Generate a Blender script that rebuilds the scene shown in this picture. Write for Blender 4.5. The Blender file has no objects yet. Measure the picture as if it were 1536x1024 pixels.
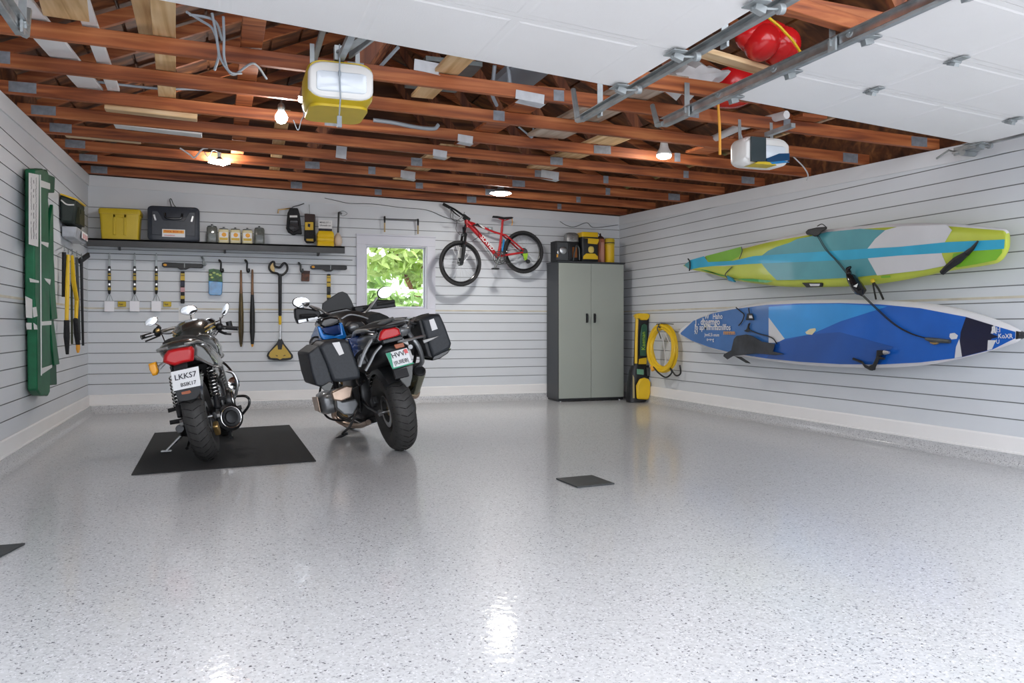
import bpy, bmesh, math, random
from mathutils import Vector, Matrix, Euler
SC = bpy.context.scene
COL = SC.collection
rnd = random.Random(7)

# ------------------------------------------------------------------ camera
F_PX, YAW, Y0 = 1228.76, 0.3420, 489.92        # focal length (px), turn to the right, horizon row
cam_d = bpy.data.cameras.new('camera')
cam = bpy.data.objects.new('camera', cam_d); COL.objects.link(cam)
cam.location = (0, 0, 1.0)
cam.rotation_euler = (math.pi/2, 0, -YAW)
cam_d.sensor_width = 36.0
cam_d.lens = F_PX/1536*36.0
cam_d.shift_y = -(512-Y0)/1536
cam_d.clip_start = 0.05
SC.camera = cam

# ------------------------------------------------------------------ light and exposure
SC.view_settings.view_transform = 'Standard'
SC.view_settings.look = 'None'
SC.view_settings.gamma = 1.0
SC.view_settings.use_curve_mapping = False
SC.view_settings.exposure = 0.0
world = bpy.data.worlds.new('sky'); SC.world = world
world.use_nodes = True
bg = world.node_tree.nodes['Background']
bg.inputs[0].default_value = (0.90, 0.93, 1.0, 1)
bg.inputs[1].default_value = 3.95
LAMP_STRENGTH = 205.0
SC.cycles.max_bounces = 10
SC.cycles.diffuse_bounces = 6
SC.cycles.sample_clamp_indirect = 6.0

# ------------------------------------------------------------------ room dimensions (metres; camera 1 m above the floor)
D, L, R, H, HX, HY = 10.49, 1.43, 5.36, 2.708, -0.0251, 0.0308
YF = 1.6                                        # front end of the garage, where the doors open
def ceil_z(x, y): return H + HX*x + HY*(y-D)
_s, _c = math.sin(YAW), math.cos(YAW)
def _ray(px, py):
    u = (px-768)/F_PX; v = (Y0-py)/F_PX
    return Vector((_c*u+_s, -_s*u+_c, v))
CAM0 = Vector((0, 0, 1.0))
def at_back(px, py, off=0.0):  r = _ray(px, py); return CAM0 + r*((D-off)/r.y)
def at_right(px, py, off=0.0): r = _ray(px, py); return CAM0 + r*((R-off)/r.x)
def at_left(px, py, off=0.0):  r = _ray(px, py); return CAM0 + r*((-L+off)/r.x)
def at_floor(px, py, z=0.0):   r = _ray(px, py); return CAM0 + r*((z-1)/r.z)
def at_y(px, py, y):           r = _ray(px, py); return CAM0 + r*(y/r.y)
def at_ceil(px, py, off=0.0):
    r = _ray(px, py); return CAM0 + r*((H-off-HY*D-1)/(r.z-HX*r.x-HY*r.y))

# ------------------------------------------------------------------ materials
def mat(name, col, rough=0.5, metal=0.0, vary=0.0, scale=8.0, bump=0.0, coat=0.0, emit=None, emit_s=0.0, trans=0.0, stretch=None, col2=None, spec=0.5, ior=1.45, bscale=None):
    m = bpy.data.materials.new(name); m.use_nodes = True
    nt = m.node_tree; b = nt.nodes['Principled BSDF']
    b.inputs['Base Color'].default_value = (*col, 1)
    b.inputs['Roughness'].default_value = rough
    b.inputs['Metallic'].default_value = metal
    b.inputs['Specular IOR Level'].default_value = spec
    b.inputs['Coat Weight'].default_value = coat
    b.inputs['Coat Roughness'].default_value = 0.05
    b.inputs['Transmission Weight'].default_value = trans
    b.inputs['IOR'].default_value = ior
    if emit:
        b.inputs['Emission Color'].default_value = (*emit, 1); b.inputs['Emission Strength'].default_value = emit_s
    if vary or bump or col2:
        tc = nt.nodes.new('ShaderNodeTexCoord'); mp = nt.nodes.new('ShaderNodeMapping')
        nt.links.new(tc.outputs['Object'], mp.inputs[0])
        if stretch: mp.inputs['Scale'].default_value = stretch
        nz = nt.nodes.new('ShaderNodeTexNoise'); nz.inputs['Scale'].default_value = scale
        nz.inputs['Detail'].default_value = 5
        nt.links.new(mp.outputs[0], nz.inputs['Vector'])
        cr = nt.nodes.new('ShaderNodeValToRGB')
        c2 = col2 if col2 else tuple(c*(1-vary) for c in col)
        c1 = col if col2 else tuple(min(1, c*(1+vary)) for c in col)
        cr.color_ramp.elements[0].position = 0.3; cr.color_ramp.elements[1].position = 0.7
        cr.color_ramp.elements[0].color = (*c2, 1); cr.color_ramp.elements[1].color = (*c1, 1)
        nt.links.new(nz.outputs[0], cr.inputs[0]); nt.links.new(cr.outputs[0], b.inputs['Base Color'])
        if bump:
            n2 = nz
            if bscale:
                n2 = nt.nodes.new('ShaderNodeTexNoise'); n2.inputs['Scale'].default_value = bscale
                nt.links.new(mp.outputs[0], n2.inputs['Vector'])
            bp = nt.nodes.new('ShaderNodeBump'); bp.inputs['Strength'].default_value = bump
            bp.inputs['Distance'].default_value = 0.01
            nt.links.new(n2.outputs[0], bp.inputs['Height']); nt.links.new(bp.outputs[0], b.inputs['Normal'])
    return m

def wood_mat(name, c1, c2, c3, axis='X', scale=1.0, rough=0.6):
    """sawn timber: long grain streaks along one axis"""
    m = bpy.data.materials.new(name); m.use_nodes = True
    nt = m.node_tree; b = nt.nodes['Principled BSDF']; b.inputs['Roughness'].default_value = rough
    tc = nt.nodes.new('ShaderNodeTexCoord'); mp = nt.nodes.new('ShaderNodeMapping')
    oi = nt.nodes.new('ShaderNodeObjectInfo'); ad = nt.nodes.new('ShaderNodeVectorMath'); ad.operation = 'ADD'
    ml = nt.nodes.new('ShaderNodeVectorMath'); ml.operation = 'SCALE'; ml.inputs['Scale'].default_value = 30.0
    nt.links.new(oi.outputs['Random'], ml.inputs[0]); nt.links.new(tc.outputs['Object'], ad.inputs[0]); nt.links.new(ml.outputs[0], ad.inputs[1])
    nt.links.new(ad.outputs[0], mp.inputs[0])
    sc = {'X': (1.2, 22, 22), 'Y': (22, 1.2, 22), 'Z': (22, 22, 1.2)}[axis]
    mp.inputs['Scale'].default_value = tuple(v*scale for v in sc)
    nz = nt.nodes.new('ShaderNodeTexNoise'); nz.inputs['Scale'].default_value = 1.0; nz.inputs['Detail'].default_value = 6; nz.inputs['Distortion'].default_value = 0.6
    nt.links.new(mp.outputs[0], nz.inputs['Vector'])
    cr = nt.nodes.new('ShaderNodeValToRGB'); e = cr.color_ramp.elements
    e[0].position = 0.32; e[0].color = (*c1, 1); e[1].position = 0.68; e[1].color = (*c3, 1)
    n = e.new(0.5); n.color = (*c2, 1)
    nt.links.new(nz.outputs[0], cr.inputs[0])
    n2 = nt.nodes.new('ShaderNodeTexNoise'); n2.inputs['Scale'].default_value = 1.7; n2.inputs['Detail'].default_value = 2
    nt.links.new(ad.outputs[0], n2.inputs['Vector'])
    cr2 = nt.nodes.new('ShaderNodeValToRGB'); cr2.color_ramp.elements[0].position = .35; cr2.color_ramp.elements[1].position = .6
    cr2.color_ramp.elements[0].color = (0.62, 0.56, 0.52, 1); cr2.color_ramp.elements[1].color = (1, 1, 1, 1)
    nt.links.new(n2.outputs[0], cr2.inputs[0])
    mx = nt.nodes.new('ShaderNodeMixRGB'); mx.blend_type = 'MULTIPLY'; mx.inputs[0].default_value = 0.75
    nt.links.new(cr.outputs[0], mx.inputs[1]); nt.links.new(cr2.outputs[0], mx.inputs[2])
    nt.links.new(mx.outputs[0], b.inputs['Base Color'])
    bp = nt.nodes.new('ShaderNodeBump'); bp.inputs['Strength'].default_value = 0.25; bp.inputs['Distance'].default_value = 0.005
    nt.links.new(nz.outputs[0], bp.inputs['Height']); nt.links.new(bp.outputs[0], b.inputs['Normal'])
    return m

M = {}
M['wall'] = mat('wall_board', (0.685, 0.715, 0.75), 0.45, vary=0.03, scale=1.5)
M['groove'] = mat('wall_slot', (0.24, 0.25, 0.26), 0.8)
M['seam'] = mat('wall_seam', (0.62, 0.58, 0.47), 0.5, vary=0.15, scale=6)
M['baseboard'] = mat('baseboard_paint', (0.87, 0.86, 0.85), 0.4, vary=0.02, scale=2)
M['casing'] = mat('window_casing_paint', (0.66, 0.67, 0.74), 0.4, vary=0.03, scale=3)
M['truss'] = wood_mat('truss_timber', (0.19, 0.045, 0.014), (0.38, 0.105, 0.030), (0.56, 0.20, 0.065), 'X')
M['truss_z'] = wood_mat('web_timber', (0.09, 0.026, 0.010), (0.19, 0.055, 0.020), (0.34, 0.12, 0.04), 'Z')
M['pine'] = wood_mat('pale_pine', (0.56, 0.34, 0.14), (0.74, 0.50, 0.25), (0.86, 0.64, 0.38), 'Y')
M['pine_x'] = wood_mat('pale_pine_across', (0.60, 0.38, 0.18), (0.80, 0.58, 0.33), (0.90, 0.72, 0.48), 'X')
M['tan_ply'] = wood_mat('weathered_plywood', (0.34, 0.25, 0.18), (0.50, 0.40, 0.31), (0.62, 0.54, 0.45), 'Y')
M['white_board'] = mat('white_painted_board', (0.78, 0.78, 0.78), 0.5, vary=0.06, scale=5)
M['door'] = mat('door_panel_paint', (0.88, 0.88, 0.88), 0.42, vary=0.02, scale=2, bump=0.15, bscale=160)
M['steel'] = mat('galvanised_steel', (0.34, 0.37, 0.38), 0.42, 0.45, vary=0.25, scale=9, bump=0.05)
M['plate'] = mat('nail_plate_steel', (0.24, 0.26, 0.29), 0.55, 0.3, vary=0.25, scale=20, bump=0.3)
M['dark_steel'] = mat('dark_steel', (0.10, 0.11, 0.11), 0.45, 0.7, vary=0.2, scale=10)
M['cable'] = mat('grey_cable', (0.30, 0.34, 0.38), 0.5)
M['cable_w'] = mat('white_cable', (0.65, 0.66, 0.68), 0.5)
M['black'] = mat('black_plastic', (0.013, 0.014, 0.016), 0.42, vary=0.2, scale=30)
M['black_gloss'] = mat('black_gloss', (0.010, 0.011, 0.013), 0.15, coat=0.5)
M['black_soft'] = mat('black_fabric', (0.018, 0.019, 0.021), 0.75, vary=0.3, scale=60, bump=0.1)
M['rubber'] = mat('rubber', (0.022, 0.022, 0.023), 0.65, vary=0.25, scale=40, bump=0.1)
M['white_p'] = mat('white_plastic', (0.78, 0.78, 0.76), 0.35)
M['yellow'] = mat('yellow_plastic', (0.78, 0.50, 0.015), 0.35, vary=0.05, scale=6)
M['yellow_d'] = mat('mustard_yellow', (0.58, 0.42, 0.02), 0.4, vary=0.06, scale=6)
M['chrome'] = mat('chrome', (0.80, 0.80, 0.80), 0.12, 1.0)
M['alu'] = mat('brushed_aluminium', (0.55, 0.56, 0.57), 0.32, 1.0, vary=0.15, scale=20)
M['red'] = mat('red_gloss', (0.62, 0.012, 0.015), 0.25, coat=0.5)
M['gold'] = mat('gold_metal', (0.60, 0.40, 0.16), 0.3, 0.9)
M['paper'] = mat('paper', (0.80, 0.80, 0.80), 0.7)
M['ink'] = mat('ink', (0.02, 0.02, 0.03), 0.6)
M['brass'] = mat('brass', (0.45, 0.34, 0.18), 0.35, 0.8)
M['orange'] = mat('orange_plastic', (0.85, 0.33, 0.04), 0.45)
M['amber'] = mat('amber_lens', (0.85, 0.38, 0.02), 0.2, coat=0.5)

# ------------------------------------------------------------------ mesh building
class MB:
    def __init__(s): s.v = []; s.f = []; s.mi = []; s.cur = 0
    def add(s, vs, fs):
        o = len(s.v); s.v += [Vector(v) for v in vs]
        for f in fs: s.f.append([i+o for i in f]); s.mi.append(s.cur)
        return s
    def mat(s, i): s.cur = i; return s
    def obox(s, c, size, rot=None):
        hx, hy, hz = size[0]/2, size[1]/2, size[2]/2
        vs = [Vector((x*hx, y*hy, z*hz)) for z in (-1, 1) for y in (-1, 1) for x in (-1, 1)]
        if rot is not None:
            m = rot if isinstance(rot, Matrix) else Euler(rot).to_matrix()
            vs = [m @ v for v in vs]
        c = Vector(c)
        return s.add([v+c for v in vs], [(0,2,3,1),(4,5,7,6),(0,1,5,4),(2,6,7,3),(0,4,6,2),(1,3,7,5)])
    def bx(s, x0, x1, y0, y1, z0, z1): return s.obox(((x0+x1)/2, (y0+y1)/2, (z0+z1)/2), (abs(x1-x0), abs(y1-y0), abs(z1-z0)))
    def beam(s, a, b, w, h, up=(0, 0, 1), off=(0, 0)):
        """rectangular bar from a to b, w across, h along 'up'"""
        a, b = Vector(a), Vector(b); d = (b-a).normalized(); u = Vector(up); x = d.cross(u)
        if x.length < 1e-4: x = d.cross(Vector((1, 0, 0)))
        x.normalize(); u = x.cross(d).normalized()
        vs = []
        for p in (a, b):
            for sx, su in ((-1, -1), (1, -1), (1, 1), (-1, 1)):
                vs.append(p + x*(sx*w/2+off[0]) + u*(su*h/2+off[1]))
        return s.add(vs, [(0,1,2,3),(7,6,5,4),(0,4,5,1),(1,5,6,2),(2,6,7,3),(3,7,4,0)])
    def loft(s, rings, closed_ends=True, loop=False):
        n = len(rings[0]); vs = [p for r in rings for p in r]; fs = []
        m = len(rings)
        for i in range(m if loop else m-1):
            j = (i+1) % m
            for k in range(n):
                k2 = (k+1) % n
                fs.append((i*n+k, i*n+k2, j*n+k2, j*n+k))
        if closed_ends and not loop:
            fs.append(tuple(reversed(range(n)))); fs.append(tuple((m-1)*n+k for k in range(n)))
        return s.add(vs, fs)
    def tube(s, pts, r, n=8, closed=False):
        pts = [Vector(p) for p in pts]; m = len(pts)
        rs = r if isinstance(r, (list, tuple)) else [r]*m
        rings = []; prev = None
        for i, p in enumerate(pts):
            if closed: t = pts[(i+1) % m]-pts[i-1]
            elif i == 0: t = pts[1]-pts[0]
            elif i == m-1: t = pts[-1]-pts[-2]
            else: t = (pts[i+1]-p).normalized()+(p-pts[i-1]).normalized()
            t = t.normalized() if t.length > 1e-9 else Vector((0, 0, 1))
            if prev is None:
                a = t.orthogonal().normalized()
            else:
                a = prev - t*prev.dot(t)
                a = a.normalized() if a.length > 1e-6 else t.orthogonal().normalized()
            prev = a; b = t.cross(a)
            rings.append([p + (a*math.cos(2*math.pi*k/n)+b*math.sin(2*math.pi*k/n))*rs[i] for k in range(n)])
        return s.loft(rings, True, closed)
    def cyl(s, a, b, r, r2=None, n=20): return s.tube([a, b], [r, r if r2 is None else r2], n)
    def lathe(s, prof, o=(0, 0, 0), axis=(0, 0, 1), n=24, ref=None):
        o = Vector(o); ax = Vector(axis).normalized(); a = (Vector(ref) if ref else ax.orthogonal()).normalized(); b = ax.cross(a)
        rings = [[o+ax*h+(a*math.cos(2*math.pi*k/n)+b*math.sin(2*math.pi*k/n))*max(r, 1e-4) for k in range(n)] for r, h in prof]
        return s.loft(rings)
    def ell(s, c, rad, rot=None, n=20, m=12, pw=1.0):
        c = Vector(c); rings = []
        R3 = rot if isinstance(rot, Matrix) else (Euler(rot).to_matrix() if rot else Matrix.Identity(3))
        sg = lambda x: math.copysign(abs(x)**pw, x)
        for i in range(m+1):
            th = math.pi*(0.02+0.96*i/m)
            rings.append([c+R3 @ Vector((rad[0]*sg(math.sin(th))*sg(math.cos(2*math.pi*k/n)), rad[1]*sg(math.sin(th))*sg(math.sin(2*math.pi*k/n)), -rad[2]*sg(math.cos(th)))) for k in range(n)])
        return s.loft(rings)
    def torus(s, c, axis, R_, r, n=40, m=12, sx=1.0, ref=None):
        """sx: squash of the section along the axis"""
        c = Vector(c); ax = Vector(axis).normalized(); a = (Vector(ref) if ref else ax.orthogonal()).normalized(); b = ax.cross(a)
        rings = []
        for i in range(n):
            t = 2*math.pi*i/n; d = a*math.cos(t)+b*math.sin(t)
            rings.append([c+d*(R_+r*math.cos(2*math.pi*k/m))+ax*(r*sx*math.sin(2*math.pi*k/m)) for k in range(m)])
        return s.loft(rings, False, True)
    def prism(s, poly, depth, rev=False):
        """poly: 3D points in a plane, extruded by the vector depth"""
        p = [Vector(q) for q in poly]; d = Vector(depth); n = len(p)
        vs = p+[q+d for q in p]
        fs = [tuple(reversed(range(n))), tuple(range(n, 2*n))]+[(i, (i+1) % n, n+(i+1) % n, n+i) for i in range(n)]
        return s.add(vs, fs)
    def quad(s, a, b, c, d): return s.add([a, b, c, d], [(0, 1, 2, 3)])
    def xf(s, m, start=0):
        for i in range(start, len(s.v)): s.v[i] = m @ s.v[i]
        return s
    def merge(s, o, matoff=0):
        off = len(s.v); s.v += [v.copy() for v in o.v]
        for f, mi in zip(o.f, o.mi): s.f.append([i+off for i in f]); s.mi.append(mi+matoff)
        return s

PM = {}                                        # world matrices of parents
KEEP = {}
def link(name, mb, mats, parent=None, local=False, bevel=0, smooth=True, angle=35, subsurf=0, seg=2, fix=True, kind=None):
    me = bpy.data.meshes.new(name)
    vs = mb.v
    o = bpy.data.objects.new(name, me)
    if parent is not None:
        W = PM[parent.name]
        if not local:
            inv = W.inverted(); vs = [inv @ v for v in vs]
        o.parent = parent
        # a part's own origin sits at its centre
        c = Vector((0, 0, 0))
        for v in vs: c += v
        c /= max(1, len(vs)); vs = [v-c for v in vs]; o.location = c
        PM[o.name] = W @ Matrix.Translation(c)
    else:
        xs = [v.x for v in vs]; ys = [v.y for v in vs]; zs = [v.z for v in vs]
        c = Vector(((min(xs)+max(xs))/2, (min(ys)+max(ys))/2, min(zs)))
        vs = [v-c for v in vs]; o.location = c
        PM[o.name] = Matrix.Translation(c)
    me.from_pydata([tuple(v) for v in vs], [], mb.f)
    ml = mats if isinstance(mats, (list, tuple)) else [mats]
    for m in ml: me.materials.append(M[m] if isinstance(m, str) else m)
    for p, mi in zip(me.polygons, mb.mi): p.material_index = min(mi, len(ml)-1)
    if fix:
        bm = bmesh.new(); bm.from_mesh(me); bmesh.ops.recalc_face_normals(bm, faces=bm.faces); bm.to_mesh(me); bm.free()
    if smooth:
        me.polygons.foreach_set('use_smooth', [True]*len(me.polygons)); me.set_sharp_from_angle(angle=math.radians(angle))
    COL.objects.link(o)
    if bevel:
        b = o.modifiers.new('bevel', 'BEVEL'); b.width = bevel; b.segments = seg; b.limit_method = 'ANGLE'; b.angle_limit = math.radians(40)
    if subsurf:
        q = o.modifiers.new('subsurf', 'SUBSURF'); q.levels = subsurf; q.render_levels = subsurf
    if kind: o['kind'] = kind
    return o
def tag(o, label, cat, group=None):
    o['label'] = label; o['category'] = cat
    if group: o['group'] = group
    return o
def thing(name, label, cat, loc=(0, 0, 0), rot=(0, 0, 0), group=None):
    o = bpy.data.objects.new(name, None); COL.objects.link(o); o.empty_display_size = 0.1
    o.location = loc; o.rotation_euler = rot
    PM[o.name] = Matrix.LocRotScale(Vector(loc), Euler(rot), None)
    return tag(o, label, cat, group)
def structure(name, mb, mats, **k):
    o = link(name, mb, mats, **k); o['kind'] = 'structure'; return o
def plab(o, s): o['label'] = s; return o
def copy_tree(src, delta=None, label=None, group=None, parent=None):
    c = src.copy(); COL.objects.link(c); c.parent = parent
    if parent is None:
        if delta is not None: c.location = Vector(src.location)+Vector(delta)
        if label: c['label'] = label
        if group: c['group'] = group
        PM[c.name] = Matrix.Translation(Vector(delta or (0, 0, 0))) @ PM[src.name]
    for ch in list(src.children): copy_tree(ch, parent=c)
    return c
def text_mb(mb, s, o, u, v, size, depth=0.0008):
    """lettering: o = lower left corner, u/v = directions of the line and of the letter height"""
    cu = bpy.data.curves.new('t', 'FONT'); cu.body = s; cu.size = 1.0; cu.resolution_u = 2; cu.offset = 0.012
    ob = bpy.data.objects.new('t', cu); COL.objects.link(ob)
    dg = bpy.context.evaluated_depsgraph_get(); me = bpy.data.meshes.new_from_object(ob.evaluated_get(dg))
    u = Vector(u).normalized(); v = Vector(v).normalized(); n = u.cross(v)
    vs = [Vector(o)+u*(p.co.x*size)+v*(p.co.y*size)+n*depth for p in me.vertices]
    mb.add(vs, [tuple(p.vertices) for p in me.polygons])
    w = max([p.co.x for p in me.vertices] or [0])*size
    bpy.data.objects.remove(ob); bpy.data.meshes.remove(me); bpy.data.curves.remove(cu)
    return w
def rr(w, h, r, n=5):
    """rounded rectangle outline centred on 0"""
    out = []
    for cx, cy, a0 in ((w/2-r, h/2-r, 0), (-w/2+r, h/2-r, 90), (-w/2+r, -h/2+r, 180), (w/2-r, -h/2+r, 270)):
        for k in range(n+1):
            a = math.radians(a0+90*k/n); out.append((cx+r*math.cos(a), cy+r*math.sin(a)))
    return out
def bez(pts, n=8):
    """smooth curve through points (Catmull-Rom)"""
    P = [Vector(p) for p in pts]; P = [P[0]*2-P[1]]+P+[P[-1]*2-P[-2]]; out = []
    for i in range(1, len(P)-2):
        for k in range(n):
            t = k/n
            out.append(0.5*((2*P[i])+(P[i+1]-P[i-1])*t+(2*P[i-1]-5*P[i]+4*P[i+1]-P[i+2])*t*t+(3*P[i]-P[i-1]-3*P[i+1]+P[i+2])*t**3))
    out.append(P[-2].copy()); return out
X, Y, Z = Vector((1, 0, 0)), Vector((0, 1, 0)), Vector((0, 0, 1))

# ================================================================== the room
def floor_material():
    m = bpy.data.materials.new('epoxy_flake_floor'); m.use_nodes = True
    nt = m.node_tree; b = nt.nodes['Principled BSDF']
    tc = nt.nodes.new('ShaderNodeTexCoord')
    def flecks(scale, rand_thr, size, seed):
        mp = nt.nodes.new('ShaderNodeMapping'); mp.inputs['Location'].default_value = (seed, seed*2, 0); mp.inputs['Scale'].default_value = (1.0, 1.0, 1)
        nt.links.new(tc.outputs['Object'], mp.inputs[0])
        nz = nt.nodes.new('ShaderNodeTexNoise'); nz.inputs['Scale'].default_value = scale*1.3
        nt.links.new(mp.outputs[0], nz.inputs['Vector'])
        sc = nt.nodes.new('ShaderNodeVectorMath'); sc.operation = 'MULTIPLY_ADD'
        sc.inputs[1].default_value = (0.022, 0.022, 0); nt.links.new(nz.outputs['Color'], sc.inputs[0]); nt.links.new(mp.outputs[0], sc.inputs[2])
        vo = nt.nodes.new('ShaderNodeTexVoronoi'); vo.inputs['Scale'].default_value = scale
        nt.links.new(sc.outputs[0], vo.inputs['Vector'])
        sx = nt.nodes.new('ShaderNodeSeparateColor'); nt.links.new(vo.outputs['Color'], sx.inputs[0])
        a = nt.nodes.new('ShaderNodeMath'); a.operation = 'LESS_THAN'; a.inputs[1].default_value = size; nt.links.new(vo.outputs['Distance'], a.inputs[0])
        c = nt.nodes.new('ShaderNodeMath'); c.operation = 'LESS_THAN'; c.inputs[1].default_value = rand_thr; nt.links.new(sx.outputs[0], c.inputs[0])
        d = nt.nodes.new('ShaderNodeMath'); d.operation = 'MULTIPLY'; nt.links.new(a.outputs[0], d.inputs[0]); nt.links.new(c.outputs[0], d.inputs[1])
        return d
    base = nt.nodes.new('ShaderNodeTexNoise'); base.inputs['Scale'].default_value = 60; base.inputs['Detail'].default_value = 4
    nt.links.new(tc.outputs['Object'], base.inputs['Vector'])
    cr = nt.nodes.new('ShaderNodeValToRGB'); cr.color_ramp.elements[0].position = .3; cr.color_ramp.elements[1].position = .7
    cr.color_ramp.elements[0].color = (0.49, 0.495, 0.50, 1); cr.color_ramp.elements[1].color = (0.60, 0.605, 0.615, 1)
    nt.links.new(base.outputs[0], cr.inputs[0]); last = cr.outputs[0]
    for scale, thr, size, col, seed in ((130, .30, .40, (0.34, 0.345, 0.365), 0), (80, .26, .30, (0.20, 0.20, 0.22), 5.3), (100, .30, .36, (0.70, 0.70, 0.72), 9.1), (58, .26, .21, (0.045, 0.045, 0.06), 2.7)):
        fk = flecks(scale, thr, size, seed)
        mx = nt.nodes.new('ShaderNodeMixRGB'); nt.links.new(fk.outputs[0], mx.inputs[0]); nt.links.new(last, mx.inputs[1]); mx.inputs[2].default_value = (*col, 1)
        last = mx.outputs[0]
    nt.links.new(last, b.inputs['Base Color'])
    b.inputs['Roughness'].default_value = 0.38
    b.inputs['Coat Weight'].default_value = 0.5; b.inputs['Coat Roughness'].default_value = 0.06
    n3 = nt.nodes.new('ShaderNodeTexNoise'); n3.inputs['Scale'].default_value = 28; n3.inputs['Detail'].default_value = 2
    nt.links.new(tc.outputs['Object'], n3.inputs['Vector'])
    bp = nt.nodes.new('ShaderNodeBump'); bp.inputs['Strength'].default_value = 0.10; bp.inputs['Distance'].default_value = 0.01
    nt.links.new(n3.outputs[0], bp.inputs['Height']); nt.links.new(bp.outputs[0], b.inputs['Coat Normal'])
    return m
M['floor'] = floor_material()

mb = MB().bx(-L, R, YF-0.1, D, -0.15, 0)
o = structure('floor', mb, 'floor', smooth=False)
mb = MB().bx(-14, 18, -10, YF-0.1, -0.17, -0.02)
M['driveway'] = mat('driveway_concrete', (0.45, 0.44, 0.43), 0.8, vary=0.1, scale=3)
structure('driveway', mb, 'driveway', smooth=False)

PITCH, BASE_TOP, BASE_BOT = 0.12, 0.216, 0.092
GZ = [BASE_TOP+PITCH*k for k in range(1, 22)]
def wall_mesh(o, u, n, length, openings=(), thick=0.14, topf=None):
    """slatted board wall: o lower corner, u along, n towards the room. openings: (u0,u1,z0,z1)"""
    mb = MB(); o, u, n = Vector(o), Vector(u), Vector(n)
    P = lambda a, z, d: o+u*a+Z*z+n*d
    ztop = 3.0
    us = sorted({0.0, length, *[q for op in openings for q in op[:2]]})
    def prof(z0, z1):
        pts = [(z0, 0.0)]
        for g in GZ:
            if z0+0.006 < g < z1-0.006 and g < 2.44:
                pts += [(g-.0040, 0.0), (g-.0030, -.007), (g+.0030, -.007), (g+.0040, 0.0)]
        return pts+[(z1, 0.0)]
    for a, b in zip(us[:-1], us[1:]):
        rows = [(0.0, ztop)]
        for op in openings:
            if op[0] <= a+1e-6 and b-1e-6 <= op[1]: rows = [(0.0, op[2]), (op[3], ztop)]
        for z0, z1 in rows:
            pr = prof(z0, z1)
            for (za, da), (zb, db) in zip(pr[:-1], pr[1:]):
                mb.mat(1 if min(da, db) < -.001 else 0)
                mb.quad(P(a, za, da), P(b, za, da), P(b, zb, db), P(a, zb, db))
            mb.mat(0)
            mb.quad(P(a, z0, -thick), P(b, z0, -thick), P(b, z1, -thick), P(a, z1, -thick))
            mb.quad(P(a, z0, 0), P(b, z0, 0), P(b, z0, -thick), P(a, z0, -thick))
    for op in openings:
        a, b, z0, z1 = op
        for q in (a, b): mb.quad(P(q, z0, 0), P(q, z1, 0), P(q, z1, -thick), P(q, z0, -thick))
        mb.quad(P(a, z1, 0), P(b, z1, 0), P(b, z1, -thick), P(a, z1, -thick))
    for q in (0, length): mb.quad(P(q, 0, 0), P(q, ztop, 0), P(q, ztop, -thick), P(q, 0, -thick))
    return mb
def cut_ceiling(ob, drop=0.0):
    """trims the top of a wall to the slope of the trusses"""
    me = ob.data; bm = bmesh.new(); bm.from_mesh(me)
    c = Vector((0, D, H-drop)); nrm = Vector((-HX, -HY, 1)).normalized()
    bmesh.ops.bisect_plane(bm, geom=bm.verts[:]+bm.edges[:]+bm.faces[:], plane_co=c-ob.location, plane_no=nrm, clear_outer=True)
    bm.to_mesh(me); bm.free()
WIN = (1.745, 2.545, 1.235, 2.05)               # x0, x1, z0, z1 of the glass opening
w = structure('wall_back', wall_mesh((-L-.14, D, 0), X, -Y, R+L+.28, [(WIN[0]+L+.14, WIN[1]+L+.14, WIN[2], WIN[3])]), ['wall', 'groove'], fix=False, smooth=False); cut_ceiling(w)
w = structure('wall_left', wall_mesh((-L, YF, 0), Y, X, D-YF), ['wall', 'groove'], fix=False, smooth=False); cut_ceiling(w)
w = structure('wall_right', wall_mesh((R, YF, 0), Y, -X, D-YF), ['wall', 'groove'], fix=False, smooth=False); cut_ceiling(w)

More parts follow.
